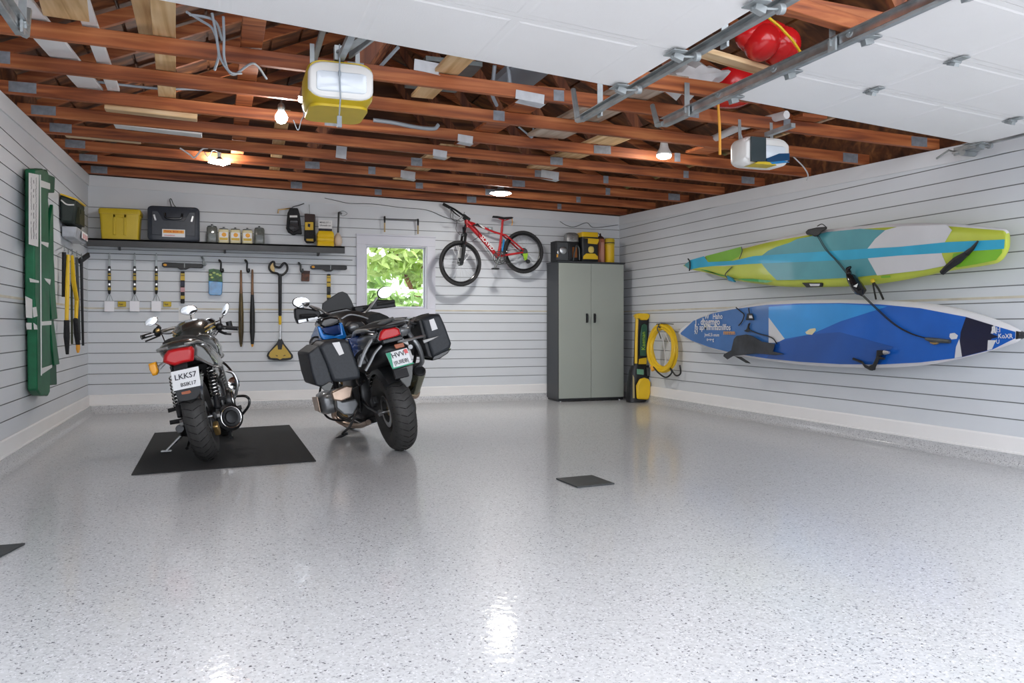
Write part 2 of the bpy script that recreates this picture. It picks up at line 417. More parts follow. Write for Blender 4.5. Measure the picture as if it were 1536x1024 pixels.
# top band, baseboards with a small lip, flake-coated curb below them, and the seam strip at mid height
def band(a, b, n, t, drop0, drop1):
    mb = MB(); a, b, n = Vector(a), Vector(b), Vector(n)
    q = []
    for p in (a, b):
        zt = ceil_z(p.x, p.y)
        q += [Vector((p.x, p.y, zt-drop1)), Vector((p.x, p.y, zt-drop0))]
    return mb.prism([q[0], q[2], q[3], q[1]], n*t)
cnr = [Vector((-L, YF, 0)), Vector((-L, D, 0)), Vector((R, D, 0)), Vector((R, YF, 0))]
nrm = [X, -Y, -X]; side = ['left', 'back', 'right']
M['top_band'] = mat('ribbed_top_band', (0.74, 0.76, 0.785), 0.45, vary=0.03, scale=2)
for i in range(3):
    a, b, n = cnr[i], cnr[i+1], nrm[i]
    structure('trim_%d' % (i+1), band(a+n*.002, b+n*.002, n, .010, 0.002, .125), 'top_band', smooth=False)
    mb = MB(); t = (b-a).normalized()
    pr = [(0.0, BASE_BOT), (.022, BASE_BOT), (.022, BASE_BOT+.012), (.014, BASE_BOT+.016), (.014, BASE_TOP-.012), (.008, BASE_TOP), (0, BASE_TOP)]
    e0, e1 = (0, 0)
    mb.loft([[a+t*e0+n*(d+.0015)+Z*z for d, z in pr], [b-t*e1+n*(d+.0015)+Z*z for d, z in pr]])
    structure('baseboard_%s' % side[i], mb, 'baseboard', smooth=False)
    mb = MB(); pr = [(0.0, 0.0), (.075, 0.0), (.050, .008), (.034, .028), (.030, BASE_BOT), (0, BASE_BOT)]
    mb.loft([[a+n*(d+.0015)+Z*(z+.0005) for d, z in pr], [b+n*(d+.0015)+Z*(z+.0005) for d, z in pr]])
    structure('trim_%d' % (i+4), mb, 'floor', angle=50)
    # seam strip
    if i == 1:
        segs = [(a, Vector((WIN[0]-.115, D, 0))), (Vector((WIN[1]+.115, D, 0)), b)]
    else: segs = [(a, b)]
    mb = MB()
    for p, q in segs:
        mb.prism([p+Z*1.204, q+Z*1.204, q+Z*1.222, p+Z*1.222], n*.004)
    structure('trim_%d' % (i+7), mb, 'seam', smooth=False)
# upper wire rail strip along the back wall over the tools
mb = MB().bx(-L+.004, 1.58, D-.010, D-.002, 1.842, 1.850)
structure('trim_10', mb, 'dark_steel', smooth=False)

# ------------------------------------------------------------------ window
x0, x1, z0, z1 = WIN
win = MB()
def frame_ring(mb, x0, x1, z0, z1, w, ya, yb):
    mb.bx(x0-w, x1+w, ya, yb, z1, z1+w); mb.bx(x0-w, x1+w, ya, yb, z0-w, z0)
    mb.bx(x0-w, x0, ya, yb, z0, z1); mb.bx(x1, x1+w, ya, yb, z0, z1)
frame_ring(win, x0, x1, z0, z1, .115, D-.026, D-.001)
wroot = structure('window_1', win, 'casing', smooth=False, bevel=.004)
mb = MB(); frame_ring(mb, x0+.03, x1-.03, z0+.03, z1-.03, .028, D+.04, D+.08)
link('sash', mb, 'casing', wroot, bevel=.003, smooth=False)
mb = MB(); frame_ring(mb, x0+.002, x1-.002, z0+.002, z1-.002, -.012, D-.02, D+.13)
link('jamb_lining', mb, 'casing', wroot, smooth=False)
mb = MB().bx(x0-.12, x1+.12, D-.035, D-.001, z1+.116, z1+.135)
link('head_cap', mb, 'casing', wroot, smooth=False, bevel=.003)
M['glass'] = mat('window_glass', (1, 1, 1), 0.0, trans=1.0, ior=1.15)
mb = MB().bx(x0+.025, x1-.025, D+.058, D+.062, z0+.025, z1-.025)
link('pane', mb, 'glass', wroot, smooth=False)

# ------------------------------------------------------------------ garden behind the window
M['leaf'] = mat('leaf_green', (0.34, 0.50, 0.12), 0.5, col2=(0.20, 0.36, 0.09), scale=3)
M['leaf2'] = mat('leaf_light', (0.52, 0.62, 0.22), 0.5, col2=(0.36, 0.50, 0.14), scale=2)
def leaves(mb, c, rad, count, size, seed):
    r = random.Random(seed)
    for _ in range(count):
        d = Vector((r.gauss(0, 1), r.gauss(0, 1), r.gauss(0, 1))).normalized()*r.uniform(.75, 1)
        p = Vector(c)+Vector((d.x*rad[0], d.y*rad[1], d.z*rad[2]))
        a = Vector((r.gauss(0, 1), r.gauss(0, 1), r.gauss(0, 1))).normalized(); b = a.orthogonal().normalized(); q = r.uniform(.6, 1.3)*size
        n = a.cross(b)*q*.15
        mb.add([p-a*q, p-a*q*.3+b*q*.42+n, p+a*q*.5+b*q*.35+n, p+a*q, p+a*q*.5-b*q*.35+n, p-a*q*.3-b*q*.42+n], [(0, 1, 2, 3), (0, 3, 4, 5)])
mb = MB().bx(-8, 14, D+.15, D+20, -.4, -.1)
M['lawn'] = mat('lawn', (0.30, 0.46, 0.12), 0.9, vary=0.3, scale=20)
structure('lawn', mb, 'lawn', smooth=False)
sh = thing('shrub', 'broad light green shrub growing close outside the window', 'shrub', (2.75, D+2.4, -.1))
mb = MB()
for i, (c, rad) in enumerate((((2.3, D+2.2, .80), (.75, .55, .80)), ((3.1, D+2.4, .85), (.8, .6, .78)), ((2.0, D+2.9, 1.0), (.6, .5, .55)))): leaves(mb, c, rad, 420, .10, i)
link('foliage', mb, 'leaf', sh, smooth=False, fix=False)
mb = MB()
for x in (2.2, 2.9, 3.2): link('stem', MB().tube([(x, D+2.4, -.1), (x+.05, D+2.4, .5), (x-.05, D+2.45, 1.0)], [.03, .022, .012], 7), 'truss_z', sh)
tr = thing('tree', 'tall leafy tree standing behind the shrub outside the window', 'tree', (3.6, D+4.6, -.1))
mb = MB()
for i, (c, rad) in enumerate((((2.6, D+4.2, 2.6), (.9, .8, .75)), ((3.9, D+4.6, 2.4), (.9, .8, .9)), ((3.3, D+5.4, 3.3), (1.3, .9, .8)), ((4.5, D+5.0, 3.0), (.8, .7, .8)))): leaves(mb, c, rad, 520, .14, 10+i)
link('foliage', mb, 'leaf2', tr, smooth=False, fix=False)
mb = MB().tube([(3.6, D+4.6, -.1), (3.55, D+4.6, 1.2), (3.7, D+4.7, 2.6)], [.12, .10, .06], 9).tube([(3.56, D+4.6, 1.3), (3.0, D+4.4, 2.4)], [.06, .03], 7)
link('trunk', mb, 'truss_z', tr)
hd = MB()
for i in range(9): leaves(hd, (-1+i*1.2, D+8.0, 1.3), (.9, .7, 1.5), 260, .2, 30+i)
o = link('hedge', hd, 'leaf', smooth=False, fix=False); tag(o, 'long pale hedge in the distance beyond the garden fence', 'hedge')
fn = thing('garden_fence', 'white two-rail fence crossing the garden behind the shrub', 'fence', (3.3, D+3.6, -.1))
for z in (1.42, 1.62):
    mb = MB().beam((.8, D+3.6, z), (6.2, D+3.6, z), .03, .07); link('rail', mb, 'white_board', fn, smooth=False)
for x in (1.2, 3.4, 5.6):
    mb = MB().bx(x-.05, x+.05, D+3.62, D+3.72, -.1, 1.75); link('post', mb, 'white_board', fn, smooth=False)

# ------------------------------------------------------------------ roof and trusses
EAVE_L, EAVE_R, RIDGE_X, RIDGE_Z, EAVE_Z = -L-.35, R+.35, 1.95, 4.35, 2.70
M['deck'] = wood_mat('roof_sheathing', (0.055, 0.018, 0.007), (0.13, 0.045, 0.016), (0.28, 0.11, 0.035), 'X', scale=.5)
def roofz(x):
    if x < RIDGE_X: return EAVE_Z+.12+(RIDGE_Z-EAVE_Z)*(x-EAVE_L)/(RIDGE_X-EAVE_L)
    return EAVE_Z+.12+(RIDGE_Z-EAVE_Z)*(EAVE_R-x)/(EAVE_R-RIDGE_X)
mb = MB()
npl = 26
ya, yb = YF-.1, D+.35
for k in range(2):                              # boards running up the slope's length, small gaps
    xs = (EAVE_L-.1, RIDGE_X) if k == 0 else (EAVE_R+.1, RIDGE_X)
    for j in range(13):
        t0, t1 = j/13+.003, (j+1)/13-.003
        a, b = xs[0]+(xs[1]-xs[0])*t0, xs[0]+(xs[1]-xs[0])*t1
        mb.prism([(a, ya, roofz(a)+.02), (b, ya, roofz(b)+.02), (b, ya, roofz(b)+.04), (a, ya, roofz(a)+.04)], (0, yb-ya, 0))
    a, b = xs
    mb.prism([(a, ya-.05, roofz(a)+.045), (b, ya-.05, roofz(b)+.045), (b, ya-.05, roofz(b)+.09), (a, ya-.05, roofz(a)+.09)], (0, yb-ya+.1, 0))
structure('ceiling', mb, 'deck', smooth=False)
mb = MB()
mb.prism([(-L-.1, D+.142, 2.45), (R+.1, D+.142, 2.45), (R+.1, D+.142, roofz(R+.1)-.01), (RIDGE_X, D+.142, roofz(RIDGE_X)-.01), (-L-.1, D+.142, roofz(-L-.1)-.01)], (0, .06, 0))
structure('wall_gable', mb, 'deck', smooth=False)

TR_Y = [10.38, 9.57, 8.75, 8.0, 7.27, 6.55, 5.79, 5.04, 3.10, 2.0]
NTH = ['nearest the back wall', 'second from the back wall', 'third from the back wall', 'fourth from the back wall', 'fifth from the back wall', 'sixth from the back wall, past the bulb', 'seventh from the back wall', 'first one behind the open white doors', 'above the middle of the doors', 'above the doors nearest the entrance']
for i, ty in enumerate(TR_Y):
    zl, zr = ceil_z(-L, ty), ceil_z(R, ty)
    T = thing('roof_truss', 'reddish timber roof truss, %s' % NTH[i], 'truss', (RIDGE_X, ty, (zl+zr)/2), group=None)
    w, h = .045, .088
    zb = lambda x: zl+(zr-zl)*(x+L)/(R+L)
    e = .03
    mb = MB().beam((-L+e-.13, ty, zb(-L)+h/2+.003), (R-e+.13, ty, zb(R)+h/2+.003), w, h)
    link('bottom_chord', mb, 'truss', T, smooth=False, bevel=.003, seg=1)
    for xa, xb in ((-L-.1, RIDGE_X), (R+.1, RIDGE_X)):
        mb = MB().beam((xa, ty, roofz(xa)-.055), (xb, ty, roofz(xb)-.055), w, h); link('top_chord', mb, 'truss', T, smooth=False)
    span = R+L
    jb = [-L+span*t for t in (.33, .67)]; jt = [(-L+RIDGE_X)/2-.15, (R+RIDGE_X)/2+.15]
    for (a, b) in ((jb[0], RIDGE_X), (jb[1], RIDGE_X)):
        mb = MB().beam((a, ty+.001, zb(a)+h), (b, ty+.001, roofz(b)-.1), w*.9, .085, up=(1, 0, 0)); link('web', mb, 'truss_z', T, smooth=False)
    r = random.Random(i)
    for x, pw in [(-L+.13, .17)]+[q for q in ((jb[0]+r.uniform(-.1, .1), r.uniform(.09, .15)), (-L+span*.5+r.uniform(-.5, .5), r.uniform(.07, .14)), (jb[1]+r.uniform(-.1, .1), r.uniform(.10, .17)), (R-.16, .16), (-L+span*.83+r.uniform(-.3, .3), .06)) if r.random() < .72]:
        for sy in (-1, 1):
            mb = MB().obox((x, ty+sy*(w/2+.0015), zb(x)+h/2+.003+r.uniform(-.002, .008)), (pw, .002, .070+.012*r.random()), (0, r.uniform(-.02, .02), 0)); link('nail_plate', mb, 'plate', T, smooth=False)
    if i == 0: truss0 = T

# boards stored on the chords and braces between the trusses
def chord_top(x, y): return ceil_z(x, y)+.094
def board(name, label, cat, a, b, w, h, m, group=None, up=(0, 0, 1)):
    o = link(name, MB().beam(a, b, w, h, up), m, smooth=False, bevel=.003, seg=1); return tag(o, label, cat, group)
def lay(px, py, y, dz=.0):                       # point on top of the chords seen at a pixel, at depth y
    p = at_y(px, py, y); return Vector((p.x, y, chord_top(p.x, y)+dz))
a, b = lay(251, 138, 6.7, .022), lay(243, 2, 4.2, .022)
board('brace', 'pale pine brace lying across the trusses, straight one left of the cable bundle', 'brace', a, b, .12, .04, 'pine')
a, b = lay(225, 40, 5.2, .066), lay(202, -20, 4.0, .066)
board('brace', 'pale pine brace slanting to the left beside the straight pine brace', 'brace', a, b, .12, .04, 'pine')
a, b = lay(353, 252, 9.8, .022), lay(385, 20, 4.3, .022)
board('brace', 'long reddish brace running over the trusses right of the cable bundle', 'brace', a, b, .12, .04, 'truss')
a, b = lay(411, 262, 9.8, .022), lay(425, 185, 6.7, .022)
board('brace', 'short tan brace above the round hanging bulb', 'brace', a, b, .11, .04, 'pine')
a, b = lay(100, 20, 4.95, .022), lay(85, -15, 4.2, .022)
board('brace', 'wide orange pine board at the top left corner of the view', 'board', a, b, .22, .04, 'pine')
for X_, w_, y0_, y1_, m_, lb in ((2.62, .34, 4.50, 6.50, 'tan_ply', 'wide pale plywood strip over the trusses right behind the middle door track'), (2.10, .20, 5.1, 7.2, 'truss', 'reddish board over the trusses left of the middle door track end'),
        (3.15, .28, 5.9, 8.0, 'pine', 'honey-coloured wide board over the trusses left of the small flood lamp'), (2.02, .24, 7.3, 9.5, 'pine', 'pale board over the far trusses just left of the saucer lamp'), (4.10, .22, 4.9, 6.5, 'truss', 'brown board over the trusses behind the white opener'), (1.35, .16, 4.3, 5.7, 'pine', 'short honey-coloured board over the trusses right of the yellow opener')):
    board('plank', lb, 'plank', (X_, y0_, chord_top(X_, y0_)+.016), (X_, y1_, chord_top(X_, y1_)+.016), w_, .025, m_)
for sg_, t_ in ((0, 0),):
    o = link('blocking', MB().beam((1.99, 4.46, ceil_z(1.99, 4.46)+.05), (3.3, 4.46, ceil_z(3.3, 4.46)+.05), .045, .088), 'truss', smooth=False); tag(o, 'short reddish blocking board crossing between the two white doors', 'board')
# lumber lying between trusses (parallel to them)
a, b = at_y(158, 155, 6.63), at_y(296, 171, 6.63)
board('plank', 'thick pale plank wedged behind a truss on the left', 'plank', (a.x, 6.63, a.z), (b.x, 6.63, b.z), .10, .10, 'pine_x')
a, b = at_y(172, 184, 7.365), at_y(303, 199, 7.365)
board('plank', 'thin whitish plank just behind the thick pale plank', 'plank', (a.x, 7.365, a.z), (b.x, 7.365, b.z), .14, .06, 'white_board')
a, b = at_y(105, 207, 8.35), at_y(215, 213, 8.4)
board('plank', 'tan plank near the left wall behind the whitish plank', 'plank', (a.x, 8.095, chord_top(a.x, 8.1)-.06), (b.x, 8.095, chord_top(b.x, 8.1)-.06), .14, .05, 'pine_x')
# white painted boards running deep at the left
a, b = at_y(134, 128, 6.52), at_y(52, 35, 4.9)
board('trim_board', 'wide white painted board stored over the trusses at far left', 'board', Vector((a.x, 6.6, chord_top(a.x, 6.6)+.016)), Vector((b.x-.07, 4.6, chord_top(b.x, 4.6)+.016)), .16, .022, 'white_board')
a, b = at_y(146, 124, 6.5), at_y(62, 5, 4.3)
board('trim_board', 'narrow white painted board beside the wide white one', 'board', Vector((a.x+.1, 6.55, chord_top(a.x, 6.5)+.016)), Vector((b.x+.12, 4.5, chord_top(b.x, 4.5)+.016)), .08, .024, 'white_board')

# close the eaves: wall plates with blocking between the trusses
for sx, x, nm in ((-1, -L, 'left'), (1, R, 'right')):
    mb = MB().prism([(x+sx*.05, YF, ceil_z(x, YF)+.004), (x+sx*.05, D+.2, ceil_z(x, D)-.05), (x+sx*.05, D+.2, roofz(x+sx*.05)-.005), (x+sx*.05, YF, roofz(x+sx*.05)-.005)], (sx*.02, 0, 0))
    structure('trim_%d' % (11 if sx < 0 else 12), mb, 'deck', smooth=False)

# ================================================================== overhead doors
def door(name, label, zl, zr, xl, xr, yl, yr, cols, sect, nsec, ridge=.032):
    """open sectional door lying under the trusses; (xl,yl,zl) and (xr,yr,zr) front corners seen from below"""
    T = thing(name, label, 'garage door', ((xl+xr)/2, (yl+yr)/2, (zl+zr)/2))
    zf = lambda x: zl+(zr-zl)*(x-xl)/(xr-xl)
    yf = lambda x: yl+(yr-yl)*(x-xl)/(xr-xl)
    for k in range(nsec):
        mb = MB()
        P = lambda x, s, dz: Vector((x, yf(x)-s, zf(x)+dz))
        s0, s1 = k*sect+.002, (k+1)*sect-.002
        mb.loft([[P(x, s0, 0), P(x, s1, 0), P(x, s1, .045), P(x, s0, .045)] for x in (xl, xr)])
        for c0, c1 in zip(cols[:-1], cols[1:]):
            a, b = c0+ridge/2, c1-ridge/2; t0, t1 = s0+.035, s1-.035; q = .012
            ring0 = [P(a, t0, 0), P(b, t0, 0), P(b, t1, 0), P(a, t1, 0)]
            ring1 = [P(a+q, t0+q, -.003), P(b-q, t0+q, -.003), P(b-q, t1-q, -.003), P(a+q, t1-q, -.003)]
            mb.loft([ring0, ring1])
        link('door_section', mb, 'door', T, smooth=False)
    # hinges with rollers at the seams
    for k in range(0, nsec+1):
        for x, sg in ((xl+.03, -1), (xr-.03, 1)):
            s = k*sect if k else .04
            mb = MB()
            mb.obox(P(x, s, -.012), (.07, .10, .006)); mb.obox(P(x+sg*.01, s, -.028), (.05, .035, .03), (0, .3*sg, 0))
            mb.cyl(P(x-.02*sg, s, -.03), P(x+sg*.13, s, -.005), .006, n=8)
            mb.cyl(P(x+sg*.10, s, -.01), P(x+sg*.125, s, -.005), .022, n=14)
            link('roller_hinge', mb, 'steel', T, bevel=.002)
        if 0 < k < nsec:
            for c in cols[1:-1:2]:
                mb = MB().obox(P(c, k*sect, -.010), (.05, .12, .005)).cyl(P(c-.03, k*sect, -.014), P(c+.03, k*sect, -.014), .008, n=8)
                mb.obox(P(c, k*sect-.02, -.022), (.03, .05, .02), (.4, 0, 0))
                link('hinge', mb, 'steel', T)
    return T
door('garage_door', 'wide white overhead door, open under the trusses at top centre', 2.453, 2.257, -.86, 1.985, 3.84, 3.87, [-.84, -.58, .02, .61, 1.19, 1.80], .60, 3)
door('garage_door', 'white overhead door, open beside the slatted wall at top right', 2.36, 2.297, 2.83, 5.07, 4.15, 4.38, [2.85, 3.47, 4.08, 4.69, 5.05], .55, 4)

def track(label, x, z, y0, y1, hang, up_end=True, side=1):
    T = thing('door_track', label, 'door track', (x, (y0+y1)/2, z))
    mb = MB()
    # C-shaped rail with its slot towards the door
    pr = [(0, -.022), (.030, -.022), (.030, -.016), (.005, -.016), (.005, .016), (.030, .016), (.030, .022), (0, .022)]
    mb.loft([[Vector((x+side*(.004-d), yy, z+h)) for d, h in pr] for yy in (y0, y1)])
    link('rail', mb, 'steel', T, smooth=False)
    mb = MB(); zc = ceil_z(x, y1)
    mb.obox((x+side*.022, (y0+y1)/2, z+.026), (.030, y1-y0-.02, .004)); mb.obox((x+side*.006, (y0+y1)/2, z+.008), (.003, y1-y0-.02, .034))
    link('stiffener_angle', mb, 'alu', T, smooth=False)
    for yy in hang:
        zc = ceil_z(x, yy)
        mb = MB().beam((x+side*.02, yy, z-.01), (x+side*.02, yy, zc+.06), .035, .004, up=(0, 1, 0)).obox((x+side*.02, yy, z), (.012, .05, .07))
        mb.cyl((x+side*.02-.012, yy, z+.018), (x+side*.02+.016, yy, z+.018), .009, n=6)
        link('hanger', mb, 'steel', T, smooth=False)
    if up_end:
        mb = MB(); p = [(x, y1, z), (x, y1+.08, z+.01), (x, y1+.15, ceil_z(x, y1+.1)+.03)]
        mb.tube(p, [.02, .02, .016], 6); link('end_strap', mb, 'steel', T)
    return T
track('steel door track at the top left corner of the view', -.90, 2.42, 2.0, 4.50, [3.14, 4.42])
track('steel door track running along the right edge of the wide white door', 2.11, 2.285, 1.9, 4.62, [3.14, 4.42])
track('steel door track running along the left edge of the right white door', 2.745, 2.335, 1.9, 4.74, [3.14, 4.42], side=-1)
track('steel door track against the slatted right wall', 5.20, 2.33, 1.9, 4.60, [3.14, 4.42], up_end=False)
# cable end and bracket where that track meets the wall
c = Vector((5.20, 4.62, 2.33))
o = link('wall_bracket', MB().obox(c+Vector((.06, .02, -.02)), (.10, .16, .012)).obox(c+Vector((.10, .06, .01)), (.012, .2, .06)).cyl(c+Vector((.0, .0, -.03)), c+Vector((.12, .0, -.03)), .028, n=16).tube([c+Vector((.05, .08, -.02)), c+Vector((.09, .2, .03)), c+Vector((.13, .35, .0))], .008, 6), 'steel')
tag(o, 'steel pulley bracket holding the track end on the right wall', 'bracket')

# ================================================================== openers
def opener(label, c, w, dpt, h, body, lens, under, rail_to, extra=None, group=None):
    T = thing('door_opener', label, 'door opener', c)
    c = Vector(c)
    # motor housing: soft box, flares toward the front
    mb = MB()
    rings = []
    for yy, sw, z0, z1 in ((-.5, .94, -.42, .46), (-.40, 1.0, -.5, .5), (.2, 1.0, -.5, .5), (.42, .9, -.46, .46), (.5, .72, -.36, .4)):
        rings.append([c+Vector((a*w*sw, yy*dpt, (z0+z1)/2*h+b*h*(z1-z0))) for a, b in rr(1, 1, .22, 5)])
    mb.loft(rings); link('housing', mb, body, T, angle=50)
    # light cover on the front
    mb = MB(); f = -.5*dpt
    rings = []
    for yy, s_ in ((.03, .98), (-.012, .96), (-.02, .90)):
        rings.append([c+Vector((a*w*s_, f+yy, b*h*.86*s_)) for a, b in rr(1, 1, .26, 5)])
    mb.loft(rings); cov = link('light_cover', mb, 'white_p', T, angle=50)
    mb = MB(); rings = []
    for yy, s_ in ((-.015, .76), (-.028, .74), (-.032, .66)):
        rings.append([c+Vector((a*w*s_, f+yy, -.01+b*h*.62*s_)) for a, b in rr(1, 1, .12, 4)])
    mb.loft(rings); link('lens', mb, lens, cov, angle=50)
    if under:
        mb = MB().loft([[c+Vector((a*w*.9, b*dpt*.82, -.5*h-dz)) for a, b in rr(1, 1, .2, 5)] for dz in (-.004, .012)])
        link('underside_panel', mb, under, T, angle=50)
    # hangers up to the chords
    for sx in (-1, 1):
        mb = MB().beam(c+Vector((sx*w*.36, .02, h*.45)), c+Vector((sx*w*.36, .03, h*.5+.16)), .025, .003, up=(0, 1, 0))
        link('hanger', mb, 'steel', T, smooth=False)
    mb = MB().beam(c+Vector((0, -.1, h*.5+.015)), Vector((c.x, rail_to, c.z+h*.5+.015)), .035, .03)
    link('drive_rail', mb, 'steel', T, smooth=False)
    return T, c
M['lens'] = mat('frosted_lens', (0.70, 0.76, 0.82), 0.15, coat=0.6)
M['lens_dark'] = mat('smoked_lens', (0.035, 0.05, 0.055), 0.25)
T, c = opener('yellow garage door opener with a white light cover hanging at top centre', (.625, 4.78, 2.345), .36, .46, .235, 'yellow_d', 'lens', 'yellow_d', 4.0)
mb = MB().tube([c+Vector((-.015, -.27, .19)), c+Vector((-.015, -.275, .02)), c+Vector((-.01, -.272, -.10)), c+Vector((-.01, -.22, -.19))], .004, 6).ell(c+Vector((-.015, -.275, .03)), (.008, .008, .022)).bx(c.x-.022, c.x+.002, c.y-.235, c.y-.215, c.z-.25, c.z-.19)
link('antenna_wire', mb, 'cable', T)
mb = MB().obox(c+Vector((-.01, -.2, .16)), (.05, .05, .08)).beam(c+Vector((-.01, -.2, .16)), c+Vector((.10, -.55, .17)), .05, .012).beam(c+Vector((.05, -.2, .16)), c+Vector((.15, -.6, .17)), .012, .04)
link('release_bracket', mb, 'steel', T, smooth=False)
T2, c2 = opener('white garage door opener with dark and blue panels near the right wall', (3.665, 4.99, 2.25), .38, .20, .205, 'white_p', 'lens', None, 4.6)
M['blue_deep'] = mat('deep_blue_plastic', (0.005, 0.05, 0.13), 0.3)
M['blue_mid'] = mat('mid_blue_plastic', (0.02, 0.20, 0.45), 0.3)
f = c2.y-.137
mb = MB().prism([(c2.x-.155, f, c2.z-.088), (c2.x-.03, f, c2.z-.088), (c2.x-.03, f, c2.z+.088), (c2.x-.155, f, c2.z+.086)], (0, .012, 0)); link('dark_panel', mb, 'lens_dark', T2, smooth=False)
mb = MB().prism([(c2.x-.025, f, c2.z-.085), (c2.x+.17, f, c2.z-.06), (c2.x+.17, f, c2.z-.01), (c2.x+.08, f, c2.z-.018), (c2.x-.025, f, c2.z-.06)], (0, .014, 0)); link('blue_panel', mb, 'blue_deep', T2, smooth=False)
mb = MB().prism([(c2.x-.13, f-.001, c2.z-.103), (c2.x+.06, f-.001, c2.z-.103), (c2.x+.03, f-.001, c2.z-.088), (c2.x-.03, f-.001, c2.z-.083), (c2.x-.10, f-.001, c2.z-.088)], (0, .12, 0)); link('yellow_panel', mb, 'yellow_d', T2, smooth=False)
mb = MB().prism([(c2.x+.02, f-.002, c2.z-.098), (c2.x+.17, f-.002, c2.z-.074), (c2.x+.12, f-.002, c2.z-.066), (c2.x+.0, f-.002, c2.z-.085)], (0, .01, 0)); link('light_blue_panel', mb, 'blue_mid', T2, smooth=False)

# ================================================================== lamps
def emit_mat(name, s_, col=(1, .97, .93)):
    return mat(name, (1, 1, 1), 0.5, emit=col, emit_s=s_)
M['bulb'] = emit_mat('lit_bulb', LAMP_STRENGTH)
def lamp_root(label, c): return thing('ceiling_lamp', label, 'lamp', c)
# 1 round hanging bulb
p = at_ceil(422, 176, .09); T = lamp_root('round bare bulb hanging in a black socket left of the yellow opener', p)
link('bulb', MB().lathe([(.002, -.045), (.028, -.036), (.042, -.012), (.042, .006), (.030, .030), (.018, .046)], p, n=16), 'bulb', T)
link('socket', MB().lathe([(.020, .044), (.024, .050), (.024, .085), (.014, .10)], p).cyl(p+Z*.10, p+Z*.14, .006, n=8).obox(p+Vector((0, .0, .145)), (.05, .05, .012)), 'dark_steel', T)
link('wire', MB().tube(bez([p+Z*.14, p+Vector((.04, .0, .13)), p+Vector((.10, .05, .17)), p+Vector((.22, .1, .10)), p+Vector((.3, .1, .16))]), .004, 6), 'cable', T)
# 2 spot in the strut by the opener
p = at_y(453, 150, 5.2); T = lamp_root('small spot lamp in a silver tube beside the yellow opener', p)
a, b = at_y(462, 118, 5.15), at_y(470, 92, 5.15)
link('bulb', MB().ell(p, (.024, .024, .016)), 'bulb', T)
link('lamp_tube', MB().tube([p+Z*.012, p+Z*.05+Vector((.012, 0, 0)), a+Z*.02, b+Z*.04], [.027, .022, .018, .012], 14), 'alu', T)
link('strut', MB().beam(at_y(463, 118, 5.12), at_y(486, 40, 4.62), .028, .028), 'steel', T, smooth=False)
# 3 flat disc lamp
p = at_ceil(329, 244, .02); T = lamp_root('flat lit disc lamp under the trusses above the left motorcycle', p)
link('bulb', MB().ell(p, (.105, .08, .012)).ell(p+Vector((.03, -.02, -.010)), (.035, .03, .022)), 'bulb', T)
link('socket', MB().lathe([(.05, .015), (.05, .03), (.02, .05), (.02, .10)], p).tube(bez([p+Z*.1, p+Vector((-.06, 0, .12)), p+Vector((-.1, .03, .06)), p+Vector((-.14, .03, .1))]), .006, 6), 'dark_steel', T)
# 4 saucer lamp
p = at_ceil(751, 290, .03); T = lamp_root('wide lit saucer lamp under the trusses above the bicycle', p)
link('bulb', MB().lathe([(.002, -.026), (.06, -.022), (.118, -.004), (.118, .002)], p), 'bulb', T)
link('shade', MB().lathe([(.135, 0.002), (.09, .03), (.04, .05), (.03, .09), (.012, .10), (.012, .16)], p, n=28), 'steel', T)
# 5 flood lamp
p = at_ceil(996, 234, .0); T = lamp_root('small lit flood lamp among the trusses left of the white opener', p)
link('bulb', MB().ell(p, (.062, .062, .028)), 'bulb', T)
link('socket', MB().lathe([(.064, .008), (.068, .02), (.04, .07), (.03, .12)], p), 'white_p', T)

# ================================================================== things kept in the roof
# red plastic object with a yellow tie
p = at_y(1158, 66, 3.95)
T = thing('plastic_tub', 'glossy red moulded plastic tub stored over the trusses at top right', 'plastic tub', p)
mb = MB().ell(p+Vector((-.07, 0, 0)), (.095, .12, .105)).ell(p+Vector((.06, 0, -.005)), (.105, .13, .11)).ell(p+Vector((-.02, .05, .05)), (.18, .13, .10))
link('lobe', mb, 'red', T, angle=180)
a, b = at_y(1050, 60, 4.7), at_y(1110, 150, 4.7)
bq = at_y(1098, 138, 4.95); mb = MB().ell((bq.x, 4.95, bq.z+.03), (.17, .20, .13), pw=.7); link('base', mb, 'red', T, angle=70)
mb = MB().tube([at_y(1145, 20, 3.78), at_y(1170, 40, 3.78), at_y(1190, 62, 3.78), at_y(1203, 82, 3.8)], .008, 6)
link('tie', mb, 'yellow', T)
# crumpled white plastic bag
T = MB(); pts = []
c = at_y(1040, 112, 4.3)
for i in range(9):
    t = i/8; rr_ = (.03+.075*math.sin(math.pi*min(1, t*1.1+.05)))
    q = at_y(1000+78*t, 124-8*t, 4.72); pts.append([q+Vector((0, .14*math.cos(2*math.pi*k/10), rr_*math.sin(2*math.pi*k/10)*(1+.35*math.sin(5*k+3*i)))) for k in range(10)])
mb = MB().loft(pts)
M['bag'] = mat('white_polythene', (0.72, 0.73, 0.74), 0.3, vary=.1, scale=9, bump=.5)
o = link('plastic_bag', mb, 'bag', angle=25); tag(o, 'crumpled white plastic bag lying between the two middle door tracks', 'bag')
board('board', 'tan wooden board between the two middle door tracks', 'board', at_y(1052, 78, 4.05), at_y(1160, 110, 4.05), .10, .03, 'pine_x')
board('board', 'reddish wooden board over the tracks at the very top right', 'board', at_y(1170, 4, 3.05), at_y(1300, 44, 3.1), .06, .07, 'truss')
